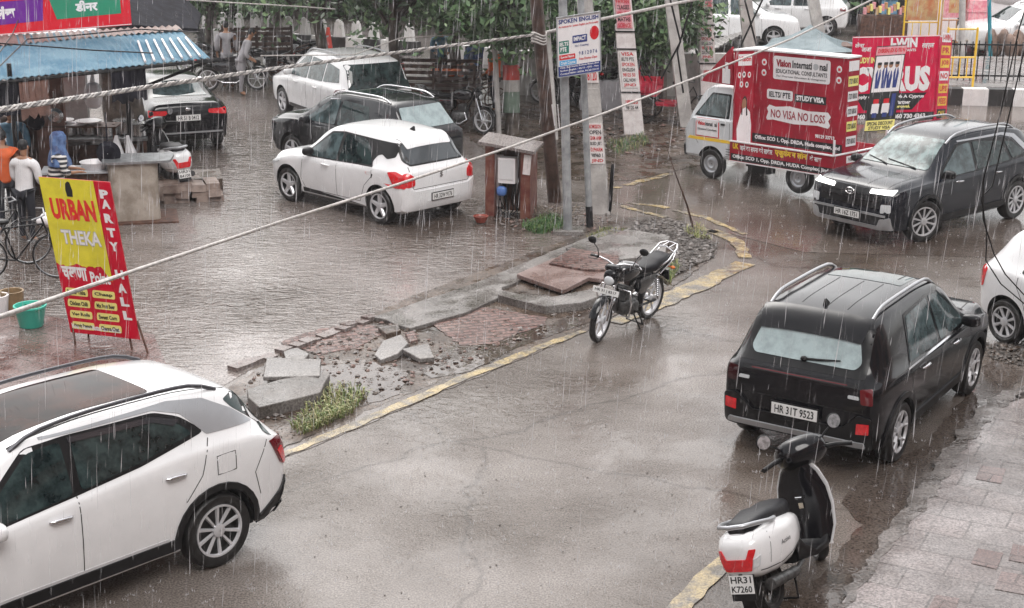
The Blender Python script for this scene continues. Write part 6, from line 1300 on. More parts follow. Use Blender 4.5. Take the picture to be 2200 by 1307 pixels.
def person(loc, rz, label, h=1.7, shirt=None, trousers=None, arms='down', lean=0, skirtlen=.0, hair=True, stripes=None, sit=False, group=None):
    """faces +x; built around hip, scaled to height"""
    root = thing('person', loc, rz, label, 'person', group); s_ = h / 1.75; rt = math.sin(lean)
    hz = .93 if not sit else .80
    def P(x, y, z, r_): 
        if z > .93: x += (z - .93) * rt
        if sit: z -= .13 if z > .5 else 0
        return (x * s_, y * s_, z * s_, r_ * s_ if not isinstance(r_, tuple) else tuple(k * s_ for k in r_))
    J = [P(0, 0, .95, (.14, .10)), P(0, 0, 1.12, (.135, .09)), P(0, 0, 1.32, (.16, .10)), P(0, 0, 1.44, (.12, .08)), P(0, 0, 1.50, .055), P(.01, 0, 1.57, .062), P(.02, 0, 1.66, (.078, .088)), P(.01, 0, 1.72, (.06, .07))]
    E = [(0, 1), (1, 2), (2, 3), (3, 4), (4, 5), (5, 6), (6, 7)]
    A = {}
    for k, sy in ((0, 1), (1, -1)):
        a = arms if isinstance(arms, str) else arms[k]
        if a == 'down': pts = [(0, .19, 1.42, .055), (-.01, .24, 1.28, .048), (-.01, .26, 1.13, .04), (.05, .26, .98, .034), (.09, .25, .87, .026), (.11, .24, .80, .028)]
        elif a == 'fwd': pts = [(.01, .19, 1.42, .055), (.08, .24, 1.28, .048), (.10, .26, 1.15, .04), (.24, .22, 1.12, .034), (.36, .17, 1.12, .026), (.43, .15, 1.11, .028)]
        elif a == 'low': pts = [(.01, .19, 1.42, .055), (.04, .24, 1.28, .048), (.06, .26, 1.12, .04), (.18, .23, 1.02, .034), (.29, .19, .96, .026), (.35, .17, .93, .028)]
        else: pts = [(.01, .19, 1.42, .055), (.16, .24, 1.38, .048), (.30, .24, 1.34, .04), (.40, .20, 1.44, .034), (.48, .14, 1.54, .026), (.52, .12, 1.60, .028)]
        b0 = len(J); J += [P(x, y * sy, z, r_) for x, y, z, r_ in pts]; E += [(3, b0)] + [(b0 + i, b0 + i + 1) for i in range(5)]; A[sy] = [P(x, y * sy, z, r_) for x, y, z, r_ in pts]
        hx, hy, hz_, _ = J[-1]; d = (Vector(J[-1][:3]) - Vector(J[-2][:3])).normalized(); sd_ = d.cross(Vector((0, 0, 1))).normalized() if abs(d.z) < .9 else Vector((1, 0, 0))
        for f in range(4): q = Vector(J[b0 + 5][:3]) + sd_ * (f - 1.5) * .02 * s_; J += [(*(q + d * .05 * s_), .009 * s_), (*(q + d * (.085 - .01 * abs(f - 1.4)) * s_ + Vector((0, 0, -.015)) * s_), .008 * s_)]; n_ = len(J); E += [(b0 + 5, n_ - 2), (n_ - 2, n_ - 1)]
        q = Vector(J[b0 + 4][:3]); J += [(*(q + d * .05 * s_ - sd_ * .04 * s_), .010 * s_)]; E += [(b0 + 4, len(J) - 1)]
        lg = [(.0, .09, .88, .085), (.02, .10, .50, .058), (-.01, .10, .30, .050), (-.02, .10, .09, .036), (.10, .11, .035, .035)]
        if sit: lg = [(.08, .10, .90, .085), (.40, .13, .86, .06), (.40, .13, .35, .05), (.38, .12, .09, .036), (.50, .12, .035, .035)]
        b0 = len(J); J += [P(x, y * sy, z, r_) for x, y, z, r_ in lg]; E += [(0, b0)] + [(b0 + i, b0 + i + 1) for i in range(4)]; A[sy * 2] = [P(x, y * sy, z, r_) for x, y, z, r_ in lg]
    skin_mesh('body', J, E, 0, m_skin, root)
    g = lambda q, k: (*q[:3], (q[3] * k if not isinstance(q[3], tuple) else tuple(a * k for a in q[3])))
    kk = 1.7 if shirt is m_stripe else 1.3
    SJ = [g(P(0, 0, .86 - skirtlen, (.16, .13)), kk * .9)] + [g(J[i], kk) for i in (0, 1, 2)] + [g(J[3], 1.75)]; SE = [(0, 1), (1, 2), (2, 3), (3, 4)]
    for sy in (1, -1): b0 = len(SJ); n_ = 3 if stripes is None else 3; SJ += [g(q, 1.85 if qi == 0 else 1.6) for qi, q in enumerate(A[sy][:4])]; SE += [(4, b0)] + [(i, i + 1) for i in range(b0, len(SJ) - 1)]
    if shirt: skin_mesh('shirt', SJ, SE, 2, shirt, root)
    TJ = [g(P(0, 0, .93, (.145, .105)), 1.03)]; TE = []
    for sy in (1, -1): b0 = len(TJ); TJ += [g(q, 1.22) for q in A[sy * 2][:4]]; TE += [(0, b0)] + [(i, i + 1) for i in range(b0, len(TJ) - 1)]
    skin_mesh('trousers', TJ, TE, 0, trousers or m_navy, root)
    hc = Vector(J[6][:3])
    if hair: mb = MB(); mb.ell(hc + Vector((-.022, 0, .035)) * s_, (.098 * s_, .088 * s_, .10 * s_), n=16, m=12); mb.build('hair', m_ink, root, 60)
    mb = MB(); mb.tube([hc + Vector((.075, 0, .02)) * s_, hc + Vector((.105, 0, -.015)) * s_], [.010, .016], 6)
    for sy in (1, -1): mb.ell(hc + Vector((0, sy * .083, -.005)) * s_, (.018, .012, .03))
    mb.build('face', m_skin, root, 50)
    return root, J
def mk_stripes():
    m = M('striped_cloth', (.03, .03, .04), .6); n = m.node_tree; b = n.nodes['Principled BSDF']
    tc = n.nodes.new('ShaderNodeTexCoord'); wv = n.nodes.new('ShaderNodeTexWave'); wv.bands_direction = 'Z'; wv.inputs['Scale'].default_value = 4.2; wv.inputs['Distortion'].default_value = .6; wv.inputs['Detail'].default_value = 1
    r = n.nodes.new('ShaderNodeValToRGB'); r.color_ramp.elements[0].position = .55; r.color_ramp.elements[1].position = .62; r.color_ramp.elements[0].color = (.02, .022, .03, 1); r.color_ramp.elements[1].color = (.7, .68, .66, 1)
    n.links.new(tc.outputs['Object'], wv.inputs['Vector']); n.links.new(wv.outputs['Fac'], r.inputs[0]); n.links.new(r.outputs[0], b.inputs['Base Color']); return m
m_stripe = mk_stripes(); m_jean = M('dark_trousers', (.015, .017, .025), .7, var=.3); m_cwhite = M('white_shirt', (.72, .71, .72), .7, var=.06, vs=8, bump=.3, bs=9)
m_orange = M('orange_shirt', (.65, .12, .03), .7, var=.15, bump=.3, bs=9); m_bluecloth = M('blue_scarf', (.035, .06, .16), .7, col2=(.10, .18, .36), vs=8, bump=.4, bs=12)
m_gcloth = M('grey_cloth', (.30, .29, .31), .7, var=.15, bump=.3, bs=9); m_bcloth = M('blue_cloth', (.12, .26, .38), .7, var=.3)
b = at(62, 520); person(b, R(70), 'man in a white long sleeved shirt seen from behind at the stall counter', 1.62, m_cwhite, m_jean, ('low', 'low'), lean=.08)
b = at(128, 500); r_, J_ = person(b, R(20), 'person in a striped shirt with a blue scarf over the head, at the counter', 1.60, m_stripe, m_jean, ('fwd', 'fwd'), lean=.15, hair=False)
mb = MB(); hc = Vector(J_[6][:3]); rg = []
for z, a_, b_ in ((.17, .02, .02), (.15, .08, .07), (.08, .125, .115), (-.02, .13, .12), (-.12, .12, .14), (-.20, .15, .22), (-.30, .18, .27), (-.38, .19, .27)): rg.append([hc + Vector((-.03 + (a_ + .012 * math.sin(5 * t + z * 9)) * math.cos(t), (b_ + .02 * math.sin(4 * t + z * 7)) * math.sin(t), z + (.03 * math.sin(3 * t) if z < -.4 else 0))) for t in [2 * math.pi * k / 28 for k in range(28)]])
mb.loft(rg, cap=False); mb.build('scarf', m_bluecloth, r_, 60)
b = at(20, 500); person(b, R(120), 'person in an orange shirt half hidden at the left edge of the stall', 1.68, m_orange, m_jean, 'down')
b = at(38, 430); person(b, R(-60), 'person in dim blue clothes standing inside the stall behind the white shirted man', 1.66, m_bcloth, m_jean, 'low')
b = at(5, 415); person(b, R(-60), 'person in brown clothes at the far left of the stall', 1.7, M('brown_cloth', (.16, .11, .09), .7, var=.2), m_jean, 'down')
b = at(491, 190); person(b, R(100), 'person in a pale grey shirt and cap standing behind the seated man on the motorcycle', 1.72, m_gcloth, m_gcloth, 'down')
b = at(520, 205); person(b, R(10), 'man in long pale grey clothes bending over the motorcycle with bright wheels', 1.66, m_gcloth, m_gcloth, 'low', lean=.45, skirtlen=.25)
for i, (u, v, mt, lab) in enumerate([(948, 165, m_bcloth, 'dim person in blue under the tree behind the handcart'), (1020, 190, m_bluecloth, 'dim person in dark blue between the handcart and the banded trunk'), (1062, 215, m_orange, 'person in red beside the red and green banded trunk')]):
    b = at(u, v + 25); person(b, R(90 + 40 * i), lab, 1.62, mt, m_jean, 'low')

# ---------------------------------------------------------------- food stall
m_blue = M('blue_sheet', (.07, .17, .25), .65, spec=.15, col2=(.17, .28, .35), vs=1.2, bump=.1, bs=8)
m_rustsheet = M('rusty_sheet', (.16, .10, .085), .5, col2=(.30, .24, .22), vs=2)
m_tarp = M('black_tarpaulin', (.014, .014, .02), .8, var=.4, vs=4, bump=.4, bs=5, spec=.1)
stall = thing('food_stall', at(150, 420), 0, 'street food stall under a blue corrugated awning with a red signboard', 'stall')
O = Vector(stall.location)
def corr(mb, A, B, Cc, D, n=60, amp=.018, rows=4, sag=.0):
    V = []; F = []
    for j in range(rows + 1):
        t = j / rows
        for i in range(n + 1):
            s_ = i / n; p = (A.lerp(B, s_)).lerp(D.lerp(Cc, s_), t); V.append(p + Vector((0, 0, amp * math.sin(i * math.pi) if 0 else amp * (1 if i % 2 else -1) + sag * math.sin(math.pi * s_) * t)))
    for j in range(rows):
        for i in range(n): a = j * (n + 1) + i; F.append((a, a + 1, a + n + 2, a + n + 1))
    mb.add(V, F)
# awning: front lip along (30,168)->(452,122); back along (0,75)->(300,52)
fa, fb = ray(-160, 188, 24.2) - O, ray(452, 124, 27.5) - O; ba, bb = ray(-160, 92, 27.2) - O, ray(385, 62, 29.8) - O
mb = MB(); corr(mb, fa, fb, bb, ba, 84, .012, 6, .05); mb.v = mb.v + [(x, y, z - .012) for x, y, z in mb.v]; k = len(mb.v) // 2; mb.f = mb.f + [tuple(i + k for i in reversed(f)) for f in mb.f]; mb.m *= 2
mb.build('awning', m_blue, stall, 20)
mb = MB(); corr(mb, ba.lerp(fa, .30) + Vector((0, 0, .045)), bb.lerp(fb, .12) + Vector((0, 0, .045)), bb + Vector((0, 0, .06)), ba + Vector((0, 0, .06)), 70, .02, 2); mb.build('rusty_roof_strip', m_rustsheet, stall, 20)
mb = MB()
for i in range(7): a = fb.lerp(fa, .04 + .035 * i) + Vector((0, 0, .05)); c_ = bb.lerp(ba, .01 + .03 * i) + Vector((0, 0, .05)); mb.tube([a, a.lerp(c_, .6)], .022, 5)
mb.build('pale_ridges', m_vwhite, stall, 30)
mb = MB(); mb.tube([fa - Vector((0, 0, .05)), fb - Vector((0, 0, .05))], .03, 6); mb.tube([fb - Vector((0, 0, .05)), ray(300, 190, 27.6) - O], .03, 6)
for u, d in ((20, 25.2), (270, 26.8)): p = ray(u, 150, d) - O; mb.tube([p + Vector((0, 0, .1)), Vector((p.x, p.y, -O.z))], .04, 8)
mb.build('post', m_trim, stall, 40)
# sign board above
q0, q1, q2 = ray(-120, 86, 27.6) - O, ray(283, 54, 28.6) - O, ray(255, -8, 28.6) - O
X = (q1 - q0).normalized(); Y = Vector((-.02, .02, 1)).normalized(); Wd = (q1 - q0).length; Hd = 1.15; X_ = frame(q0, X, Y)
mb = MB(); mb.X = X_; mb.box((Wd / 2, Hd / 2, -.06), (Wd, Hd, .12)); mb.build('signboard', M('sign_red', (.72, .012, .03), .35, var=.03), stall, 0)
m = MB(); k = Wd / 403
P = lambda u: (u + 120) * k
rect(m, 0, 0, 0, 0, X_, .004, poly=[(P(108), .58), (P(262), .58), (P(262), .22), (P(122), .20)], mi=0)
rect(m, 0, 0, 0, 0, X_, .004, poly=[(P(-90), .58), (P(96), .58), (P(92), .20), (P(-90), .16)], mi=1)
text(m, 'डीनर', P(164), .30, P(212), .50, X_, .05, .008, mi=2); text(m, 'लंच', P(-10), .27, P(35), .50, X_, .05, .008, mi=2); text(m, 'नाश्ता', P(-80), .27, P(-35), .50, X_, .05, .008, mi=2)
for y in (.01, .62): rect(m, 0, y, Wd, y + .012, X_, .004, mi=2)
m.build('lettering', [M('sign_green', (.03, .28, .16), .4), M('sign_purple', (.16, .02, .30), .4), m_iwhite], stall, 0)
# black tarp roof behind
mb = MB(); tp = [ray(250, 52, 30) - O, ray(425, 62, 33) - O, ray(432, 30, 35) - O, ray(375, -30, 36) - O, ray(230, -30, 33) - O]
mb.add(tp + [p + Vector((0, 0, -.06)) for p in tp], [(0, 1, 2, 3, 4), (9, 8, 7, 6, 5)] + [(i, (i + 1) % 5, (i + 1) % 5 + 5, i + 5) for i in range(5)]); mb.build('tarpaulin_roof', m_tarp, stall, 20)
mb = MB(); c0, c1 = fa - Vector((0, 0, .04)), fb - Vector((0, 0, .04))
rr = random.Random(8)
for a, b_, dz, mt in ((.16, .30, .55, 0), (.30, .40, .62, 1), (.62, .75, .55, 0)):
    n_ = 14; V = []
    for i in range(n_ + 1):
        t = a + (b_ - a) * i / n_; p = c0.lerp(c1, t); w_ = .03 * math.sin(i * 2.1); V += [p + Vector((0, w_ * .3, 0)), p + Vector((0, w_, -dz * .5)), p + Vector((0, -w_, -dz + rr.uniform(-.05, .05)))]
    mb = MB(); mb.add(V, [(3 * i + j, 3 * i + j + 1, 3 * i + j + 4, 3 * i + j + 3) for i in range(n_) for j in range(2)])
    mb.build('hanging_cloth', [m_tarp, M('brown_drape', (.18, .10, .08), .7, var=.3)][mt], stall, 60)
for i, pts in enumerate([[(0, 160, 24.4), (60, 100, 26), (160, 92, 26), (300, 78, 27.5), (430, 85, 27)], [(-20, 108, 25.5), (80, 115, 25.3), (200, 124, 25.6), (330, 130, 26)], [(0, 130, 25), (28, 90, 26), (40, 60, 27)]]):
    cable('thin_wire', [ray(u, v, d) + Vector((0, 0, .12)) for u, v, d in pts], .012, m_trim, ['black wire draped across the middle of the blue awning', 'black wire lying low over the blue awning', 'short black wire at the left end of the blue awning'][i])
# old trunk beside stall
tb = at(285, 352)
# counters
m_tin = M('old_tin', (.26, .22, .18), .5, col2=(.42, .37, .32), vs=3, bump=.2, bs=6)
b = at(292, 468); root = thing('tin_counter', b, R(14), 'battered beige tin clad counter with a lid, at the right end of the stall', 'counter')
mb = MB(); rings = []
for z in (0, .3, .7, 1.0): rings.append([Vector(((x * .42) * (1 - .03 * math.sin(z * 3)), y * .36, z)) for x, y in rnd([(-1, -1), (1, -1), (1, 1), (-1, 1)], .35, 3)])
mb.loft(rings); mb.build('body', m_tin, root, 40)
mb = MB(); mb.prism(rnd([(-.50, -.42), (.62, -.40), (.72, .30), (-.48, .44)], .12), 1.01, 1.05); mb.build('lid', m_steel, root, 30)
mb = MB(); mb.box((.1, -.05, -.0), (1.2, 1.0, .06)); mb.build('base_board', m_rust, root, 0)
b = at(200, 470); root = thing('counter', b, R(10), 'low stall counter with a pale steel top behind the yellow food board', 'counter')
mb = MB(); mb.box((-.10, 0, .42), (1.15, .5, .84)); mb.build('body', m_rust, root, 0)
mb = MB(); mb.box((-.05, -.02, .86), (1.45, .62, .03)); mb.build('top', m_vgrey, root, 0)
for dx, r_, lab, z in ((.10, .24, 'wide shallow enamel basin on the steel counter top', .876), (-.28, .10, 'heap of white cloth on the steel counter top', .876)):
    p = b + Vector((dx * math.cos(R(10)), dx * math.sin(R(10)) - .03, z)); mb = MB()
    if r_ > .2: mb.lathe([(.01, 0), (r_ * .75, 0), (r_, .10), (r_ * 1.05, .12), (r_ * .97, .115), (r_ * .72, .02), (.01, .02)], 28, axis='z'); solo(mb, 'basin', m_vwhite, lab, 'basin', loc=p)
    else:
        for k in range(5): mb.ell((random.uniform(-.08, .08), random.uniform(-.06, .06), .03), (.09, .07, .04), n=10, m=6)
        solo(mb, 'cloth', m_vwhite, lab, 'cloth', loc=p)
b = at(180, 400); root = thing('cooking_table', b, R(8), 'dark cooking table carrying the row of steel pots', 'table')
mb = MB(); mb.box((.1, 0, .93), (2.3, .8, .05)); mb.build('top', m_steel, root, 0)
for x in (-1.0, 1.2):
    for y in (-.35, .35): mb = MB(); mb.box((x, y, .45), (.06, .06, .9)); mb.build('leg', m_rust, root, 0)
mb = MB(); mb.box((.1, .1, .45), (2.1, .5, .7)); mb.build('cupboard', m_rust, root, 0)
pot = None; m_pot = M('dull_steel_pot', (.5, .5, .5), .25, metal=.9, var=.15)
for i, (dx, dy, s_, lab) in enumerate([(1.10, -.15, 1.0, 'steel pot at the right end of the row on the cooking table'), (.78, .10, 1.05, 'second steel pot from the right on the cooking table'), (.50, -.12, .95, 'third steel pot from the right on the cooking table'), (.15, .08, 1.1, 'fourth steel pot from the right, broad lid, on the cooking table'), (-.25, .05, 1.15, 'fifth steel pot from the right on the cooking table'), (-.62, .1, 1.1, 'leftmost steel pot on the cooking table')]):
    loc = b + Vector((dx, dy + dx * .14, .955))
    if pot is None:
        pot = thing('steel_pot', loc, 0, lab, 'pot', 'steel pots on the cooking table')
        mb = MB(); mb.lathe([(.01, 0), (.15, 0), (.17, .02), (.17, .24), (.19, .25)], 28, axis='z'); mb.build('bowl', m_pot, pot, 40)
        mb = MB(); mb.lathe([(.19, .252), (.20, .262), (.12, .275), (.02, .28), (.015, .31), (.001, .31)], 28, axis='z'); mb.build('lid', m_pot, pot, 40); o = pot
    else: o = dup(pot, loc, 0, lab)
    o.scale = (s_, s_, s_ * .95)
for i, (u, v) in enumerate([(130, 260), (160, 268), (190, 262)]):
    p = ray(u, v, 27.8); mb = MB(); mb.lathe([(.001, 0), (.22, .0), (.24, .025), (.001, .02)], 24, axis='z'); solo(mb, 'steel_tray', m_vwhite, ['leftmost of three pale trays stacked behind the pots', 'middle of three pale trays stacked behind the pots', 'rightmost of three pale trays behind the pots'][i], 'tray', 'pale trays behind the pots', loc=p)
mb = MB(); p = ray(160, 266, 27.8); mb.box((p.x, p.y, p.z - .02), (1.6, .5, .02)); mb.box((p.x - .7, p.y, p.z / 2), (.05, .05, p.z)); mb.box((p.x + .7, p.y, p.z / 2), (.05, .05, p.z)); solo(mb, 'rack', m_rust, 'dark shelf rack holding the pale trays behind the pots', 'rack', smooth=0)
for k, (u, v, d, lab) in enumerate([(252, 290, 26.4, 'left white rag hanging from the big trunk'), (276, 290, 26.5, 'right white rag hanging from the big trunk')]):
    p = ray(u, v, d); mb = MB(); n_ = 8; V = []
    for j in range(7):
        t = j / 6
        for i in range(n_ + 1): s_ = i / n_ - .5; V.append(p + Vector((s_ * (.06 + .22 * t) + k * .07 * t, .03 * math.sin(i * 2.2) - .06, -t * (.42 + k * .1) * (1 - .25 * abs(s_)))))
    mb.add(V, [(j * (n_ + 1) + i, j * (n_ + 1) + i + 1, (j + 1) * (n_ + 1) + i + 1, (j + 1) * (n_ + 1) + i) for j in range(6) for i in range(n_)]); solo(mb, 'rag', m_cwhite, lab, 'cloth', smooth=60)
# goods crowding the counter, the cooking table and the awning edge
jar = None; rr = random.Random(21)
for i in range(9):
    loc = at(118 + i * 9, 372 + (i % 2) * 5, .885) if i < 4 else Vector((b.x - .9 + (i - 4) * .17, b.y - .32, .955))
    lab = ['first', 'second', 'third', 'fourth'][i] + ' small jar from the left on the steel counter top' if i < 4 else ['first', 'second', 'third', 'fourth', 'fifth'][i - 4] + ' small jar from the left along the front of the cooking table'
    if jar is None:
        jar = thing('jar', loc, 0, lab, 'jar', 'jars on the stall counters'); mb = MB(); mb.lathe([(.001, 0), (.05, 0), (.055, .02), (.055, .12), (.04, .14), (.001, .14)], 16, axis='z'); mb.build('glass', M('spice_jar', (.22, .12, .05), .15, col2=(.4, .3, .15), vs=9), jar, 40)
        mb = MB(); mb.lathe([(.001, .14), (.045, .14), (.045, .17), (.001, .17)], 16, axis='z'); mb.build('lid', m_inkred, jar, 40); o = jar
    else: o = dup(jar, loc, 0, lab)
    k = rr.uniform(.8, 1.2); o.scale = (k, k, k)
for i, (u, v, d, mt, h_, w_, lab) in enumerate([(75, 262, 26.3, m_tarp, .42, .30, 'black kadai pan hanging inside the stall, left one'), (118, 250, 26.6, m_pot, .30, .26, 'steel sieve hanging inside the stall, between the pan and the pots'), (232, 330, 25.9, m_tarp, .5, .4, 'black gas burner stand below the row of pots')]):
    p = ray(u, v, d); mb = MB(); mb.lathe([(.01, -.04), (w_ * .35, -.03), (w_ * .5, .03), (w_ * .52, .04), (w_ * .45, .035), (.01, -.02)], 20, tuple(p)); mb.tube([p + Vector((0, 0, w_ * .5)), p + Vector((0, 0, w_ * .5 + h_))], .012, 5); solo(mb, 'utensil', mt, lab, 'utensil', smooth=40)
for i, (u, v, d, mt, lab) in enumerate([(200, 205, 27.4, m_vwhite, 'white plastic sack hanging under the awning beside the black cloth'), (40, 215, 25.5, m_tarp, 'dark bundle hanging at the left end of the awning')]):
    p = ray(u, v, d); mb = MB(); mb.ell(p, (.16, .12, .24), p=.8, n=14, m=10); mb.tube([p + Vector((0, 0, .2)), p + Vector((.02, 0, .45))], [.05, .015], 6); solo(mb, 'hanging_sack', mt, lab, 'sack', smooth=60)
# stone ledge
b = at(385, 430); root = thing('stone_ledge', b, R(14), 'low brown stone ledge under the white scooter', 'ledge')
mb = MB(); rr = random.Random(6)
for j in range(3):
    for i in range(6): mb.box((-.64 + i * .25 + rr.uniform(-.05, .05), rr.uniform(-.05, .05), .05 + j * .105 + rr.uniform(-.015, .015)), (rr.uniform(.2, .34), .62, rr.uniform(.10, .14)), Matrix.Rotation(rr.uniform(-.12, .12), 3, 'Z') @ Matrix.Rotation(rr.uniform(-.06, .06), 3, 'Y'), rr.uniform(.85, 1))
mb.build('stones', M('ledge_stone', (.11, .07, .055), .6, col2=(.26, .20, .17), vs=3, bump=.5, bs=12), root, 0)
mb = MB(); mb.box((0, .7, .15), (1.6, .9, .32)); mb.build('fill', m_mud, root, 0)
# back wall things of the stall
for u, v, d, w_, h_, mt, nm, lab in [(70, 200, 28, .8, 1.6, m_wood, 'board', 'dark wooden board at the back of the stall'), (160, 175, 29.5, .45, 2.0, m_conp, 'pillar', 'grey concrete pillar behind the awning'), (108, 230, 27.6, .5, 1.2, M('brown_panel', (.16, .08, .06), .6, var=.3), 'board', 'reddish brown panel at the back of the stall')]:
    p = ray(u, v, d); mb = MB(); mb.box((p.x, p.y, p.z / 2 + .3), (w_, .12, p.z + .6)); solo(mb, nm, mt, lab, nm, smooth=0)

# bicycle
def bicycle(loc, rz, label, tilt=(R(6), 0)):
    root = thing('bicycle', loc, rz, label, 'bicycle', 'bicycles leaning beside the food board', tilt)
    for x in (.52, -.52):
        t = MB(); t.lathe([(.335, -.014), (.35, 0), (.335, .014), (.325, 0), (.335, -.014)], 40); T = t.build('wheel', m_rubber, root, 50); T.location = (x, 0, .35)
        r_ = MB(); r_.lathe([(.322, -.012), (.328, 0), (.322, .012), (.315, 0), (.322, -.012)], 40)
        for k in range(24): a = k * .2618; r_.tube([(.02 * math.cos(a + .5), .015 * (-1) ** k, .02 * math.sin(a + .5)), (.32 * math.cos(a), 0, .32 * math.sin(a))], .0022, 3)
        r_.lathe([(.01, -.04), (.022, -.03), (.022, .03), (.01, .04)], 12); r_.build('rim', m_steel, T, 40)
        m = MB(); m.loft([[Vector((x + .375 * math.cos(R(a)), j * .02, .35 + .375 * math.sin(R(a)))) for j in (-1, 0, 1)] for a in range(10 if x > 0 else 30, 160, 12)], closed=False); m.build('mudguard', m_trim, root, 50)
    m = MB(); S_, H_, B_ = Vector((-.18, 0, .80)), Vector((.38, 0, .85)), Vector((-.06, 0, .30))
    for a, b_ in ((S_, H_), (H_, B_), (S_, B_), (S_, Vector((-.52, 0, .35))), (B_, Vector((-.52, 0, .35))), (H_ + Vector((-.03, 0, .1)), Vector((.52, 0, .35)))): m.tube([a, b_], .014, 6)
    m.build('frame', m_trim, root, 50)
    m = MB(); m.ell((-.22, 0, .90), (.13, .08, .04), p=.8); m.build('saddle', m_trim, root, 50)
    m = MB(); m.tube([(.25, .27, 1.0), (.36, .2, 1.02), (.40, 0, .98), (.36, -.2, 1.02), (.25, -.27, 1.0)], .012, 6); m.build('handlebar', m_steel, root, 50)
    m = MB(); m.box((-.62, 0, .74), (.36, .13, .015)); m.tube([(-.75, .05, .73), (-.52, .03, .35)], .006, 4); m.tube([(-.75, -.05, .73), (-.52, -.03, .35)], .006, 4); m.build('carrier', m_steel, root, 0)
    return root
bc = bicycle(at(48, 600) + Vector((0, 0, 0)), R(10), 'old bicycle with spoked wheels nearest the food board, white bag on it')
dup(bc, at(-10, 575), R(25), 'old black bicycle behind the nearest bicycle, at the left edge', rot=(R(-5), 0, R(25)))
mb = MB(); p = at(48, 600) + Vector((.45, .18, .82)); rr = random.Random(12)
for k in range(6): mb.ell(p + Vector((rr.uniform(-.12, .12), rr.uniform(-.06, .06), rr.uniform(-.02, .10))), (.13, .09, .08), n=10, m=7)
solo(mb, 'plastic_bag', m_vwhite, 'crumpled white plastic bag lying on the front of the nearest bicycle', 'bag')

# ---------------------------------------------------------------- carts, rickshaw, canopy
def handcart(loc, rz, label, slat=True, goods=None):
    root = thing('handcart', loc, rz, label, 'cart')
    mb = MB(); mb.box((0, 0, .80), (1.9, 1.05, .06)); mb.build('platform', m_wood, root, 0)
    for x in (-.55, .55):
        for y in (-.5, .5):
            t = MB(); t.lathe([(.27, -.02), (.30, -.02), (.30, .02), (.27, .02), (.27, -.02)], 24)
            for k in range(8): a = k * .785; t.tube([(0, 0, 0), (.28 * math.cos(a), 0, .28 * math.sin(a))], .010, 4)
            T = t.build('wheel', m_rust, root, 30); T.location = (x, y, .30)
    mb = MB()
    for x in (-.55, .55): mb.box((x, 0, .52), (.06, .9, .5))
    mb.tube([(.95, .4, .80), (1.4, .4, .95)], .02, 6); mb.tube([(.95, -.4, .80), (1.4, -.4, .95)], .02, 6); mb.build('frame', m_rust, root, 0)
    if slat:
        mb = MB()
        for k in range(4): mb.box((0, -.5, .93 + k * .14), (1.9, .03, .08)); mb.box((0, .5, .93 + k * .14), (1.9, .03, .08)); mb.box((-.93, 0, .93 + k * .14), (.03, 1.0, .08))
        for x in (-.93, 0, .93): mb.box((x, -.53, 1.12), (.06, .03, .62)); mb.box((x, .53, 1.12), (.06, .03, .62))
        mb.build('slat_side', m_wood, root, 0)
    return root
handcart(at(940, 262), R(-6), 'brown slatted wooden handcart behind the black motorcycle, between the trees')
handcart(at(555, 175), R(8), 'dark slatted handcart beside the two men in grey')
b = at(1010, 235); root = handcart(b, R(12), 'low handcart with orange goods under the tree, right of the slatted cart', slat=False)
mb = MB(); rr = random.Random(3)
for k in range(22): mb.ell((rr.uniform(-.85, -.2), rr.uniform(-.4, .4), .88 + rr.uniform(0, .1)), (.08, .08, .07), n=8, m=6)
solo(mb, 'fruit_heap', M('orange_fruit', (.7, .16, .04), .5, var=.2), 'small heap of orange fruit on the low handcart', 'fruit', loc=b, rz=R(12))
mb = MB(); mb.prism([(-1.2, -.5), (1.2, -.5), (1.2, .5), (-1.2, .5)], 0, .75); mb.box((0, -.52, .3), (.5, .03, .35)); solo(mb, 'low_wall', m_tin, 'low plastered box wall below the slatted handcart', 'wall', smooth=0, loc=at(925, 235), rz=R(-4))
def rick():
    b = at(1418, 262); root = thing('cycle_rickshaw', b, R(-15), 'red cycle rickshaw with folded hood parked between the poster pole and the plain pole', 'rickshaw')
    mr = M('rickshaw_red', (.45, .02, .05), .35, var=.3, vs=6)
    for x, y in ((-.35, .45), (-.35, -.45), (1.0, 0)):
        t = MB(); t.lathe([(.31, -.018), (.34, 0), (.31, .018), (.30, 0), (.31, -.018)], 30)
        for k in range(12): a = k * .5236; t.tube([(0, 0, 0), (.31 * math.cos(a), 0, .31 * math.sin(a))], .005, 3)
        T = t.build('wheel', m_rubber, root, 40); T.location = (x, y, .34)
    mb = MB(); mb.box((-.35, 0, .72), (.62, .85, .14)); mb.box((-.62, 0, 1.0), (.10, .85, .5)); mb.box((-.30, -.43, .86), (.55, .05, .26)); mb.box((-.30, .43, .86), (.55, .05, .26)); mb.build('seat', mr, root, 0)
    mb = MB(); mb.box((.15, 0, .45), (.5, .7, .05)); mb.build('footboard', mr, root, 0)
    mb = MB(); mb.tube([(-.35, 0, .6), (.2, 0, .42), (.5, 0, .45), (.75, 0, .85), (1.0, 0, .34)], .02, 6); mb.tube([(.45, 0, .45), (.40, 0, .9)], .02, 6); mb.box((.40, 0, .93), (.25, .14, .05)); mb.tube([(.70, .28, 1.0), (.78, 0, .95), (.70, -.28, 1.0)], .014, 6)
    for k in range(4): mb.tube([(-.62 + .16 * k, .42, 1.0), (-.70 + .08 * k, .40, 1.35 + .04 * k), (-.70 + .08 * k, -.40, 1.35 + .04 * k), (-.62 + .16 * k, -.42, 1.0)], .014, 5)
    mb.build('frame', m_trim, root, 40)
    mb = MB(); mb.ell((-.72, 0, 1.28), (.20, .44, .16), p=.8); mb.build('hood', m_tarp, root, 50)
rick()
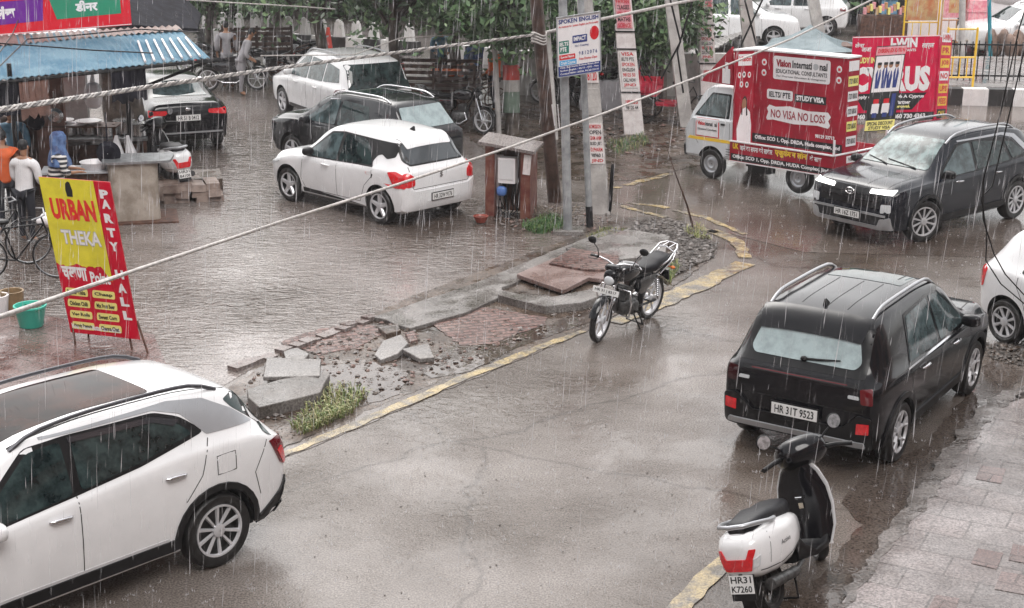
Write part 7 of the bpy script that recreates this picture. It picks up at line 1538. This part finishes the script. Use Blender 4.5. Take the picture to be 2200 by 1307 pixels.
# bright grey green canopy
q = [ray(1632, 100, 46.5), ray(1832, 112, 44.5), ray(1835, 92, 49), ray(1660, 82, 50.5)]; ap = (q[0] + q[1] + q[2] + q[3]) / 4 + Vector((0, 0, .55)); c0 = (q[0] + q[1] + q[2] + q[3]) / 4; c0.z = 0
root = thing('canopy', c0, 0, 'grey green tarpaulin canopy on thin posts behind the advertising truck', 'canopy'); mb = MB(); V = []; F = []
N_ = 8
for s_ in range(4):
    a, b_ = q[s_] - c0, q[(s_ + 1) % 4] - c0; o = len(V)
    for j in range(5):
        t = j / 4
        for i in range(N_ + 1): p = (ap - c0).lerp(a.lerp(b_, i / N_), t); V.append(p + Vector((0, 0, -.10 * math.sin(math.pi * t) - .08 * math.sin(math.pi * i / N_) * t)))
    F += [(o + j * (N_ + 1) + i, o + j * (N_ + 1) + i + 1, o + (j + 1) * (N_ + 1) + i + 1, o + (j + 1) * (N_ + 1) + i) for j in range(4) for i in range(N_)]
mb.add(V, F); mb.build('sheet', M('grey_green_tarp', (.10, .14, .155), .5, spec=.2, col2=(.20, .25, .27), vs=1.5, bump=.2, bs=3), root, 35)
mb = MB()
for p in q: mb.tube([p - c0, Vector((p.x, p.y, 0)) - c0], .03, 6)
mb.build('post', m_steel, root, 40)
mb = MB(); c1 = c0.copy(); mb.box((0, 0, .45), (1.7, .9, .9)); mb.box((0, 0, .93), (1.9, 1.0, .05)); solo(mb, 'stall_table', m_rust, 'dark vending table under the grey green canopy', 'table', smooth=0, loc=c0 + Vector((.2, 0, 0)))
# long grey tin roof seen between poles
mb = MB(); corr(mb, ray(1500, 125, 52), ray(1600, 70, 58), ray(1580, 60, 62), ray(1480, 110, 56), 24, .02, 2); mb.v += [(x, y, z - .05) for x, y, z in mb.v]; k = len(mb.v) // 2; mb.f += [tuple(i + k for i in reversed(f)) for f in mb.f]; mb.m *= 2
for u, v, d in ((1500, 125, 52), (1600, 70, 58), (1580, 60, 62), (1480, 110, 56)): p = ray(u, v, d); mb.tube([p, (p.x, p.y, 0)], .05, 6)
solo(mb, 'shed_roof', m_conp, 'grey sloping shed roof between the second poster pole and the thick pale pole', 'shed', smooth=0)
mb = MB(); p = at(1400, 240); mb.box((p.x, p.y + 2.5, .55), (7.5, .2, 1.1)); solo(mb, 'low_wall', m_conp, 'low grey plastered wall behind the red cycle rickshaw', 'wall', smooth=0)
mb = MB()
for i in range(5): p = at(1260 + i * 22, 235); mb.box((p.x, p.y, .35), (.35, .35, .7), taper=.8)
solo(mb, 'sacks', m_gcloth, 'row of grey sacks behind the two grey steel poles', 'sacks', smooth=40)
# ---------------------------------------------------------------- trees
m_bark = M('wet_bark', (.035, .025, .02), .5, col2=(.10, .08, .065), vs=5, bump=.6, bs=12)
m_l1 = M('leaves_dark', (.06, .11, .05), .45, var=.3, vs=2); m_l2 = M('leaves_mid', (.12, .21, .095), .45, var=.3, vs=2); m_l3 = M('leaves_light', (.22, .32, .16), .45, var=.25, vs=2)
def tree(loc, label, h, crown, n, r0=.22, lean=(0, 0), seed=1, clumps=26, leaf=.13, droop=.5, bands=None, name='tree', group='trees along the lot'):
    rr = random.Random(seed); root = thing(name, loc, 0, label, 'tree', group)
    (cx, cy, cz), (rx, ry, rz) = crown
    mb = MB(); top = Vector((lean[0], lean[1], h)); P = [Vector((0, 0, -.05)).lerp(top, t) + Vector((.12 * math.sin(t * 5 + seed), .08 * math.cos(t * 4), 0)) * t for t in (0, .15, .35, .6, .8, 1)]
    mb.tube(P, [r0 * 1.25, r0, r0 * .9, r0 * .8, r0 * .75, r0 * .6], 12)
    cl = []
    for i in range(clumps):
        while True:
            d = Vector((rr.uniform(-1, 1), rr.uniform(-1, 1), rr.uniform(-1, 1)))
            if .25 < d.length < 1: break
        c = Vector((cx + d.x * rx, cy + d.y * ry, cz + d.z * rz)); cl.append((c, rr.uniform(.55, 1.0) * min(rx, rz) * .42))
    for c, s_ in cl[:14]: q = P[3].lerp(P[5], rr.random()); mb.tube([q, q.lerp(c, .5) + Vector((0, 0, .15)), c], [r0 * .4, r0 * .22, r0 * .07], 6)
    mb.build('trunk', m_bark, root, 60)
    V = []; F = []; Mi = []
    for i in range(n):
        c, s_ = cl[rr.randrange(len(cl))]; p = c + Vector((rr.gauss(0, s_ * .6), rr.gauss(0, s_ * .6), rr.gauss(0, s_ * .5) - abs(rr.gauss(0, s_ * droop))))
        a = rr.uniform(0, 6.283); t = rr.uniform(-1.2, .3); ax = Vector((math.cos(a) * math.cos(t), math.sin(a) * math.cos(t), math.sin(t))); sd_ = ax.cross(Vector((rr.gauss(0, 1), rr.gauss(0, 1), rr.gauss(0, 1)))).normalized()
        L_ = leaf * rr.uniform(.6, 1.5); o = len(V); V += [p, p + ax * L_ * .5 + sd_ * L_ * .24, p + ax * L_, p + ax * L_ * .5 - sd_ * L_ * .24]; F.append((o, o + 1, o + 2, o + 3)); Mi.append(rr.choices((0, 1, 2), (.4, .42, .18))[0])
    cb = MB(); cb.v = [tuple(v) for v in V]; cb.f = F; cb.m = Mi; cb.build('crown', [m_l1, m_l2, m_l3], root, 0, fix=False)
    if bands:
        for z0, z1, mt in bands:
            mb = MB(); mb.tube([P[0].lerp(top, z0 / h) , P[0].lerp(top, z1 / h)], r0 * 1.14 + .02, 14); mb.build('painted_band', mt, root, 40)
    return root
m_bandr = M('band_red', (.50, .05, .035), .5, var=.2); m_bandg = M('band_green', (.14, .19, .15), .5, var=.2); m_bandw = M('band_white', (.4, .38, .36), .5, var=.2)
def tr(base, label, lean, bottom_v, rx, r0, seed, n=12000, bands=None, dx=0.0, droop=.6, **kw):
    b = at(*base); zb = ray(base[0], bottom_v, b.y * 1.0)   # lowest leaves
    lo = max(.5, CH + (_dir(base[0], bottom_v)[2] / _dir(base[0], bottom_v)[1]) * b.y)
    return tree(b, label, max(lo + .7, 2.2), ((dx, .2, lo + 1.95), (rx, 1.9, 1.75)), n, r0, lean, seed, clumps=kw.get('clumps', 50), leaf=kw.get('leaf', .17), droop=droop * .5, bands=bands, group=kw.get('group', 'trees along the lot'))
tr((868, 262), 'leaning tree with a red painted band, right of the white people carrier', (-.35, .2), 52, 2.6, .14, 3, bands=[(.85, 1.35, m_bandr)], dx=-.2)
tr((712, 190), 'tree with a forked bare trunk, seen over the roof of the white people carrier', (-.6, .2), 30, 2.8, .17, 5, dx=-.2)
tr((1100, 287), 'tree with red, white and green painted bands behind the meter cabinet', (-.05, .3), 105, 1.7, .15, 7, bands=[(1.2, 1.52, m_bandr), (.95, 1.2, m_bandw), (.5, .95, m_bandg)], n=10000)
tr((452, 150), 'pale leaved tree at the left, beyond the men in grey', (.1, .1), 30, 2.4, .14, 9)
tr((1262, 215), 'drooping tree behind the white sign board', (.2, .2), 128, 1.9, .16, 11, droop=.9)
tr((1420, 225), 'loose tree behind the first poster pole', (-.1, .2), 130, 1.7, .14, 13, droop=.9, n=8000)
tr((985, 205), 'dark tree behind the slatted handcart', (-.1, .3), 66, 2.4, .17, 15)
tr((590, 105), 'broad dark tree at the far side of the lot, top left', (0, .3), 25, 3.0, .18, 17)
tr((1190, 190), 'dense tree standing just left of the white sign board', (.1, .2), 80, 2.0, .16, 19)
for i, (u, v, bv) in enumerate([(1180, 80, 52), (1560, 60, 10), (1760, 50, 0), (1880, 48, 0), (830, 38, 20), (1330, 90, 56), (470, 38, 20), (1020, 60, 40), (640, 36, 18)]):
    tr((u, v), ['dense tree far beyond the white sign board', 'far tree above the shed roof', 'far tree above the stone wall, left one', 'far tree above the stone wall, right one', 'far tree across the road, between the forked and the leaning trunk', 'far tree between the sign board and the first poster pole', 'far tree above the men in grey at the top left', 'far tree across the road behind the slatted handcart', 'far tree across the road above the white people carrier'][i], (0, 0), bv, 4.0, .2, 40 + i, n=7000, leaf=.24, group='far trees across the road')
m_hedge = m_l1
for i, (u, v, w_) in enumerate([(520, 28, 9), (820, 26, 9), (1120, 28, 9), (1420, 28, 8)]):
    b = at(u, v); root = thing('hedge', b, 0, ['clipped dark hedge far across the road, leftmost of four', 'dark hedge far across the road, second from the left', 'dark hedge far across the road, third from the left', 'dark hedge far across the road, rightmost of four'][i], 'hedge', 'hedges far across the road'); rr = random.Random(i); V = []; F = []; Mi = []
    for k in range(9000):
        p = Vector((rr.uniform(-w_ / 2, w_ / 2), rr.uniform(-.6, .6), 2.2 * rr.random() ** .8)); ax = Vector((rr.gauss(0, 1), rr.gauss(0, 1), rr.gauss(0, 1))).normalized() * .2; sd_ = ax.cross(Vector((rr.gauss(0, 1), rr.gauss(0, 1), rr.gauss(0, 1)))).normalized() * .07; o = len(V); V += [p, p + ax * .5 + sd_, p + ax, p + ax * .5 - sd_]; F.append((o, o + 1, o + 2, o + 3)); Mi.append(rr.choices((0, 1, 2), (.5, .4, .1))[0])
    cb = MB(); cb.v = [tuple(v) for v in V]; cb.f = F; cb.m = Mi; cb.build('foliage', [m_l1, m_l2, m_l3], root, 0, fix=False)
    mb = MB(); mb.box((0, 0, .9), (w_ - .4, .5, 1.8)); mb.build('stems', m_bark, root, 0)
b = at(706, 112); mb = MB(); mb.lathe([(.20, 0), (.20, .04), (.14, .05), (.05, .75), (.001, .76)], 16, axis='z'); solo(mb, 'traffic_cone', m_bandr, 'red cone standing right of the forked trunk', 'cone', loc=b)
# big old trunk at the stall
b = at(292, 352); root = thing('tree', b, 0, 'big dark tree trunk wrapped in black sheet beside the stall', 'tree', 'trees along the lot'); mb = MB(); rr = random.Random(2); rings = []
for k in range(9):
    z = k * .55; cx = -.15 - .02 * k; r_ = .42 - .02 * k
    rings.append([Vector((cx + r_ * (1 + .12 * math.sin(3 * a + k) + .06 * math.sin(7 * a)) * math.cos(a), r_ * (1 + .12 * math.sin(3 * a + k)) * math.sin(a), z)) for a in [2 * math.pi * j / 24 for j in range(24)]])
mb.loft(rings); mb.build('trunk', m_bark, root, 60)
mb = MB(); rings = []
for k in range(5): z = 1.9 + k * .12; rings.append([Vector((-.25 + (.50 + .04 * math.sin(5 * a + k)) * math.cos(a), .50 * math.sin(a), z)) for a in [2 * math.pi * j / 20 for j in range(20)]])
mb.loft(rings, cap=False); mb.build('wrapped_sheet', m_tarp, root, 60)

# ---------------------------------------------------------------- median barriers
m_kw = M('kerb_white', (.68, .66, .65), .5, col2=(.78, .76, .75), vs=5); m_kb = M('kerb_black', (.03, .028, .028), .5, var=.3)
def striped(name, a, b, h, dep, step, label, holes=False):
    root = thing(name, a, math.atan2(b.y - a.y, b.x - a.x), label, 'kerb'); L_ = (b - a).length; n_ = int(L_ / step); mw, mk, up = MB(), MB(), MB()
    for i in range(n_):
        (mw if i % 2 else mk).box(((i + .5) * step, 0, h / 2), (step, dep, h))
        if holes: up.box(((i + .5) * step, 0, h + .22), (step * .52, dep * .6, .44), taper=.75); up.ell(((i + .5) * step, 0, h + .46), (step * .2, dep * .25, .09))
    mw.mi = 1; k = len(mw.v); mw.v += mk.v; mw.f += [tuple(i + k for i in f) for f in mk.f]; mw.m = [0] * len(mw.m) + [1] * len(mk.m); mw.build('kerb_blocks', [m_kw, m_kb], root, 0)
    if holes: up.build('baluster_row', m_kw, root, 0)
    return root
striped('median_barrier', at(430, 88), at(930, 122), .42, .3, .62, 'black and white median kerb with pale balusters across the far road, behind the trees', holes=True)
striped('median_barrier', at(930, 128), at(1180, 150), .5, .3, .62, 'black and white median kerb behind the slatted handcart')
striped('median_barrier', at(2010, 224), at(2420, 232), .42, .35, .62, 'black and white striped kerb at the right below the iron railing')
a, b = at(2040, 222), at(2420, 228); mb = MB(); d = Vector((b.x - a.x, b.y - a.y, 0)).normalized(); nn = Vector((-d.y, d.x, 0))
P = [a + nn * .15, b + nn * .15, b + nn * 6.5, a + nn * 6.0]; mb.prism([(p.x, p.y) for p in P], 0, .40); structure(mb.build('median', wet('median_paving', (.17, .155, .15), (.26, .24, .23), (.15, .4), (5, .4, .1), (1, 1), .8, (40, .3)), None, 0))
a, b = at(2030, 172, .4), at(2400, 176, .4); root = thing('iron_railing', a, math.atan2(b.y - a.y, b.x - a.x), 'black iron railing on the median at the right', 'railing'); L_ = (b - a).length; mb = MB()
for i in range(int(L_ / .16)): mb.box((i * .16, 0, .5), (.025, .025, 1.0 + .05 * (i % 2)))
mb.build('bars', m_trim, root, 0)
for z in (.12, .92): mb = MB(); mb.box((L_ / 2, 0, z), (L_, .04, .04)); mb.build('rail', m_trim, root, 0)
# police style yellow barricades
def barricade(loc, rz, label, mats=(m_yel, m_yel), w_=.9, h_=1.7, panel=None):
    root = thing('barricade', loc, rz, label, 'barricade'); mb = MB()
    for x in (-w_ / 2, w_ / 2): mb.tube([(x, 0, 0), (x, 0, h_)], .03, 6)
    for z in (.25, h_ * .5, h_ - .05): mb.tube([(-w_ / 2, 0, z), (w_ / 2, 0, z)], .025, 6)
    for x in (-w_ / 4, 0, w_ / 4): mb.tube([(x, 0, .25), (x, 0, h_ * .5)], .018, 5)
    mb.build('frame', mats[0], root, 40)
    if panel:
        mb = MB(); mb.box((0, 0, h_ * .75), (w_ * .9, .03, h_ * .42)); o = mb.build('panel', panel, root, 0)
        mb = MB(); rect(mb, -.3, h_ * .62, .3, h_ * .86, Matrix(((1, 0, 0, 0), (0, 0, -1, -.018), (0, 1, 0, 0), (0, 0, 0, 1))), .001); mb.build('panel_sticker', m_orangep, o, 0)
    return root
m_orangep = M('orange_panel', (.50, .18, .07), .4, col2=(.55, .42, .2), vs=3)
barricade(at(2058, 188, .4) , R(5), 'yellow metal barricade standing at the left end of the iron railing', w_=.75, h_=1.5)
barricade(at(1975, 102), R(0), 'yellow barricade with orange and yellow panel above the pink banner', panel=m_orangep, w_=1.1, h_=1.6)
barricade(at(2050, 108), R(5), 'orange and red sign frame behind the pink banner at top right', panel=m_pink, w_=1.0, h_=1.9, mats=(m_orangep, m_orangep))
mb = MB(); p = at(2000, 92); mb.box((p.x, p.y, .9), (1.6, .08, 1.6)); mb.box((p.x - .2, p.y - .06, .9), (.5, .05, 1.3)); solo(mb, 'shop_door', m_vwhite, 'white framed door panel above the pink banner', 'door', smooth=0)
mb = MB(); p = at(1895, 78); 
for k in range(14): mb.mi = (k * 5 + 1) % 3; mb.box((p.x - .65 + k * .10, p.y - .02 * (k % 3), .85 + .06 * (k % 4)), (.085, .2, .22))
mb.mi = 3; mb.box((p.x, p.y + .1, .35), (1.6, .6, .7)); solo(mb, 'snack_stall', [m_orangep, m_pink, m_lyel, m_rust], 'small stall hung with red and yellow packets above the canopy', 'stall', smooth=0)
mb = MB(); p = at(1765, 60); mb.box((p.x, p.y + 3, 1.2), (15, .5, 2.4)); solo(mb, 'stone_wall', M('rubble_wall', (.12, .11, .10), .7, col2=(.34, .32, .29), vs=6, bump=.8, bs=5), 'rough grey stone wall far behind the canopy', 'wall', smooth=0)
mb = MB(); p = at(2150, 70); mb.box((p.x, p.y + 4, 2.5), (16, 1, 5)); solo(mb, 'building', m_tarp, 'dark shop front behind the railing at the top right', 'building', smooth=0)
for u, v, w_, h_, mt, lab in [(1905, 60, .6, 1.3, m_bcloth, 'pale blue cloth bundle beside the dark shop front'), (1950, 60, 1.3, 1.8, m_trim, 'dark cabinet left of the white framed door panel'), (2092, 110, .7, 1.6, m_pink, 'rack of red hanging goods beside the teal pole'), (2085, 70, .25, 2.2, m_vwhite, 'white post in front of the dark shop front')]:
    p = at(u, v); mb = MB(); mb.box((0, 0, h_ / 2), (w_, .4, h_), taper=.9); mb.box((0, -.02, h_ * .8), (w_ * 1.08, .42, .06)); solo(mb, 'shop_goods', mt, lab, 'goods', smooth=0, loc=(p.x, p.y, 0))
SX = dict(SG); SX['hmat'] = m_white
carX, _ = car('parked_car', tuple(at(2205, 118)), 185, 'white car behind the iron railing, cut off at the right edge', 'car', SX, m_white)
mb = MB(); p = at(2200, 88); mb.ell((p.x, p.y + 2, 1.6), (1.3, .8, .7), p=.7); mb.box((p.x, p.y + 2, .6), (2.2, 1.2, 1.2)); solo(mb, 'covered_stall', m_vwhite, 'rounded white covered stall at the far top right', 'stall', smooth=50)
m = MB(); p = at(2160, 130)
for k in range(12): m.ell((p.x + k * .13 - .5, p.y + .2 * math.sin(k), .5 + .12 * math.cos(k * 2)), (.18, .2, .35), n=8, m=6)
solo(m, 'brown_sacks', M('brown_sack', (.22, .15, .12), .7, var=.3), 'heap of brownish sacks behind the iron railing', 'sacks')

# ---------------------------------------------------------------- shop row that the picture is taken from
root = thing('shop_building', (4.6, 3.0, 0), R(57), 'brown brick shop building along the right pavement, outside the picture', 'building')
mb = MB(); mb.box((0, -4.0, 5.0), (46, 6, 10)); mb.build('wall', M('shop_brick', (.16, .08, .06), .7, col2=(.24, .15, .12), vs=1.5, bump=.3, bs=10), root, 0)
for k in range(9):
    for z in (1.4, 4.6, 7.6): mb = MB(); mb.box((-20 + k * 5, -.98, z), (2.6, .08, 2.0)); mb.build('window', m_glass, root, 0)
mb = MB(); mb.box((0, -.7, 3.1), (46, .6, .12)); mb.build('ledge', m_conp, root, 0)
for (bx, by, bw, bd, bh, bz, lab) in [(-18, -14, 44, 8, 12, 0, 'tall brown building closing the street behind the viewpoint, outside the picture'), (-24, 14, 24, 8, 9, 78, 'two storey building left of the food stall, outside the picture')]:
    root = thing('shop_building', (bx, by, 0), R(bz), lab, 'building'); mb = MB(); mb.box((0, 0, bh / 2), (bw, bd, bh)); mb.build('wall', _M['shop_brick'], root, 0)
    for k in range(int(bw / 5)):
        for z in (1.6, 5.0, 8.0):
            if z + 1 < bh: mb = MB(); mb.box((-bw / 2 + 2.5 + k * 5, (bd / 2 + .03) * (1 if bz == 0 else -1), z), (2.4, .08, 1.8)); mb.build('window', m_glass, root, 0)

# ---------------------------------------------------------------- rain and haze
m_rain = bpy.data.materials.new('rain_water'); m_rain.use_nodes = True; bb = m_rain.node_tree.nodes['Principled BSDF']; bb.inputs['Base Color'].default_value = (.85, .85, .88, 1); bb.inputs['Roughness'].default_value = .2; bb.inputs['Alpha'].default_value = .42
rr = random.Random(99); V = []; F = []
for i in range(14000):
    d = 5.5 * (52 / 5.5) ** (rr.random() ** .75); x = rr.uniform(-.42, .42) * d; z = rr.uniform(-.2, 6.2)
    if d < 8 and rr.random() < .6: continue
    L_ = (.05 + .30 * rr.random() ** 2) * (1 + d * .02); w_ = rr.uniform(.0010, .0020) * (1 + d * .06); sl = .045 + rr.uniform(-.03, .03)
    p = Vector((x, d, z)); q = p + Vector((sl * L_ * 1.5, 0, L_)); mid = p.lerp(q, .3); o = len(V)
    V += [p, mid + Vector((w_, 0, 0)), mid + Vector((-w_ * .5, w_ * .87, 0)), mid + Vector((-w_ * .5, -w_ * .87, 0)), q]
    for a, b_ in ((1, 2), (2, 3), (3, 1)): F += [(o, o + b_, o + a), (o + a, o + b_, o + 4)]
m_rain2 = m_rain.copy(); m_rain2.node_tree.nodes['Principled BSDF'].inputs['Alpha'].default_value = .13
mb = MB(); mb.v = [tuple(v) for v in V]; mb.f = F; mb.m = [(k // 6) % 3 > 0 and 1 or 0 for k in range(len(F))]; o = mb.build('rain', [m_rain, m_rain2], None, 0, fix=False); tag(o, 'falling rain drops all over the street', 'rain', kind='stuff')
# splash crowns on the wet ground
V = []; F = []
for i in range(2600):
    d = 11 * (40 / 11) ** rr.random(); x = rr.uniform(-.36, .36) * d; c = Vector((x, d, .012)); 
    for k in range(4):
        a = rr.uniform(0, 6.28); h_ = rr.uniform(.008, .03) * (1 + d * .01); e = c + Vector((math.cos(a) * h_ * .7, math.sin(a) * h_ * .7, 0)); w_ = .0022 * (1 + d * .03); o = len(V)
        V += [e + Vector((-w_, 0, 0)), e + Vector((w_, 0, 0)), e + Vector((0, w_, 0)), e + Vector((math.cos(a) * h_ * .3, math.sin(a) * h_ * .3, h_))]; F += [(o, o + 1, o + 3), (o + 1, o + 2, o + 3), (o + 2, o, o + 3)]
mb = MB(); mb.v = [tuple(v) for v in V]; mb.f = F; mb.m = [0] * len(F); o = mb.build('rain_splashes', m_rain, None, 0, fix=False); tag(o, 'tiny rain splashes jumping off the wet ground', 'rain', kind='stuff')
mb = MB(); mb.box((0, 50, 6), (260, 160, 14)); hz = mb.build('haze', None or M('haze_air', (1, 1, 1), 1), None, 0)
hm = bpy.data.materials.new('haze_volume'); hm.use_nodes = True; n = hm.node_tree; n.nodes.clear(); out = n.nodes.new('ShaderNodeOutputMaterial'); pv = n.nodes.new('ShaderNodeVolumePrincipled')
pv.inputs['Color'].default_value = (.92, .90, .92, 1); pv.inputs['Density'].default_value = .0008; pv.inputs['Anisotropy'].default_value = .2; n.links.new(pv.outputs[0], out.inputs['Volume'])
hz.data.materials.clear(); hz.data.materials.append(hm); hz['kind'] = 'stuff'; hz['label'] = 'rain haze in the air over the street'; hz['category'] = 'haze'
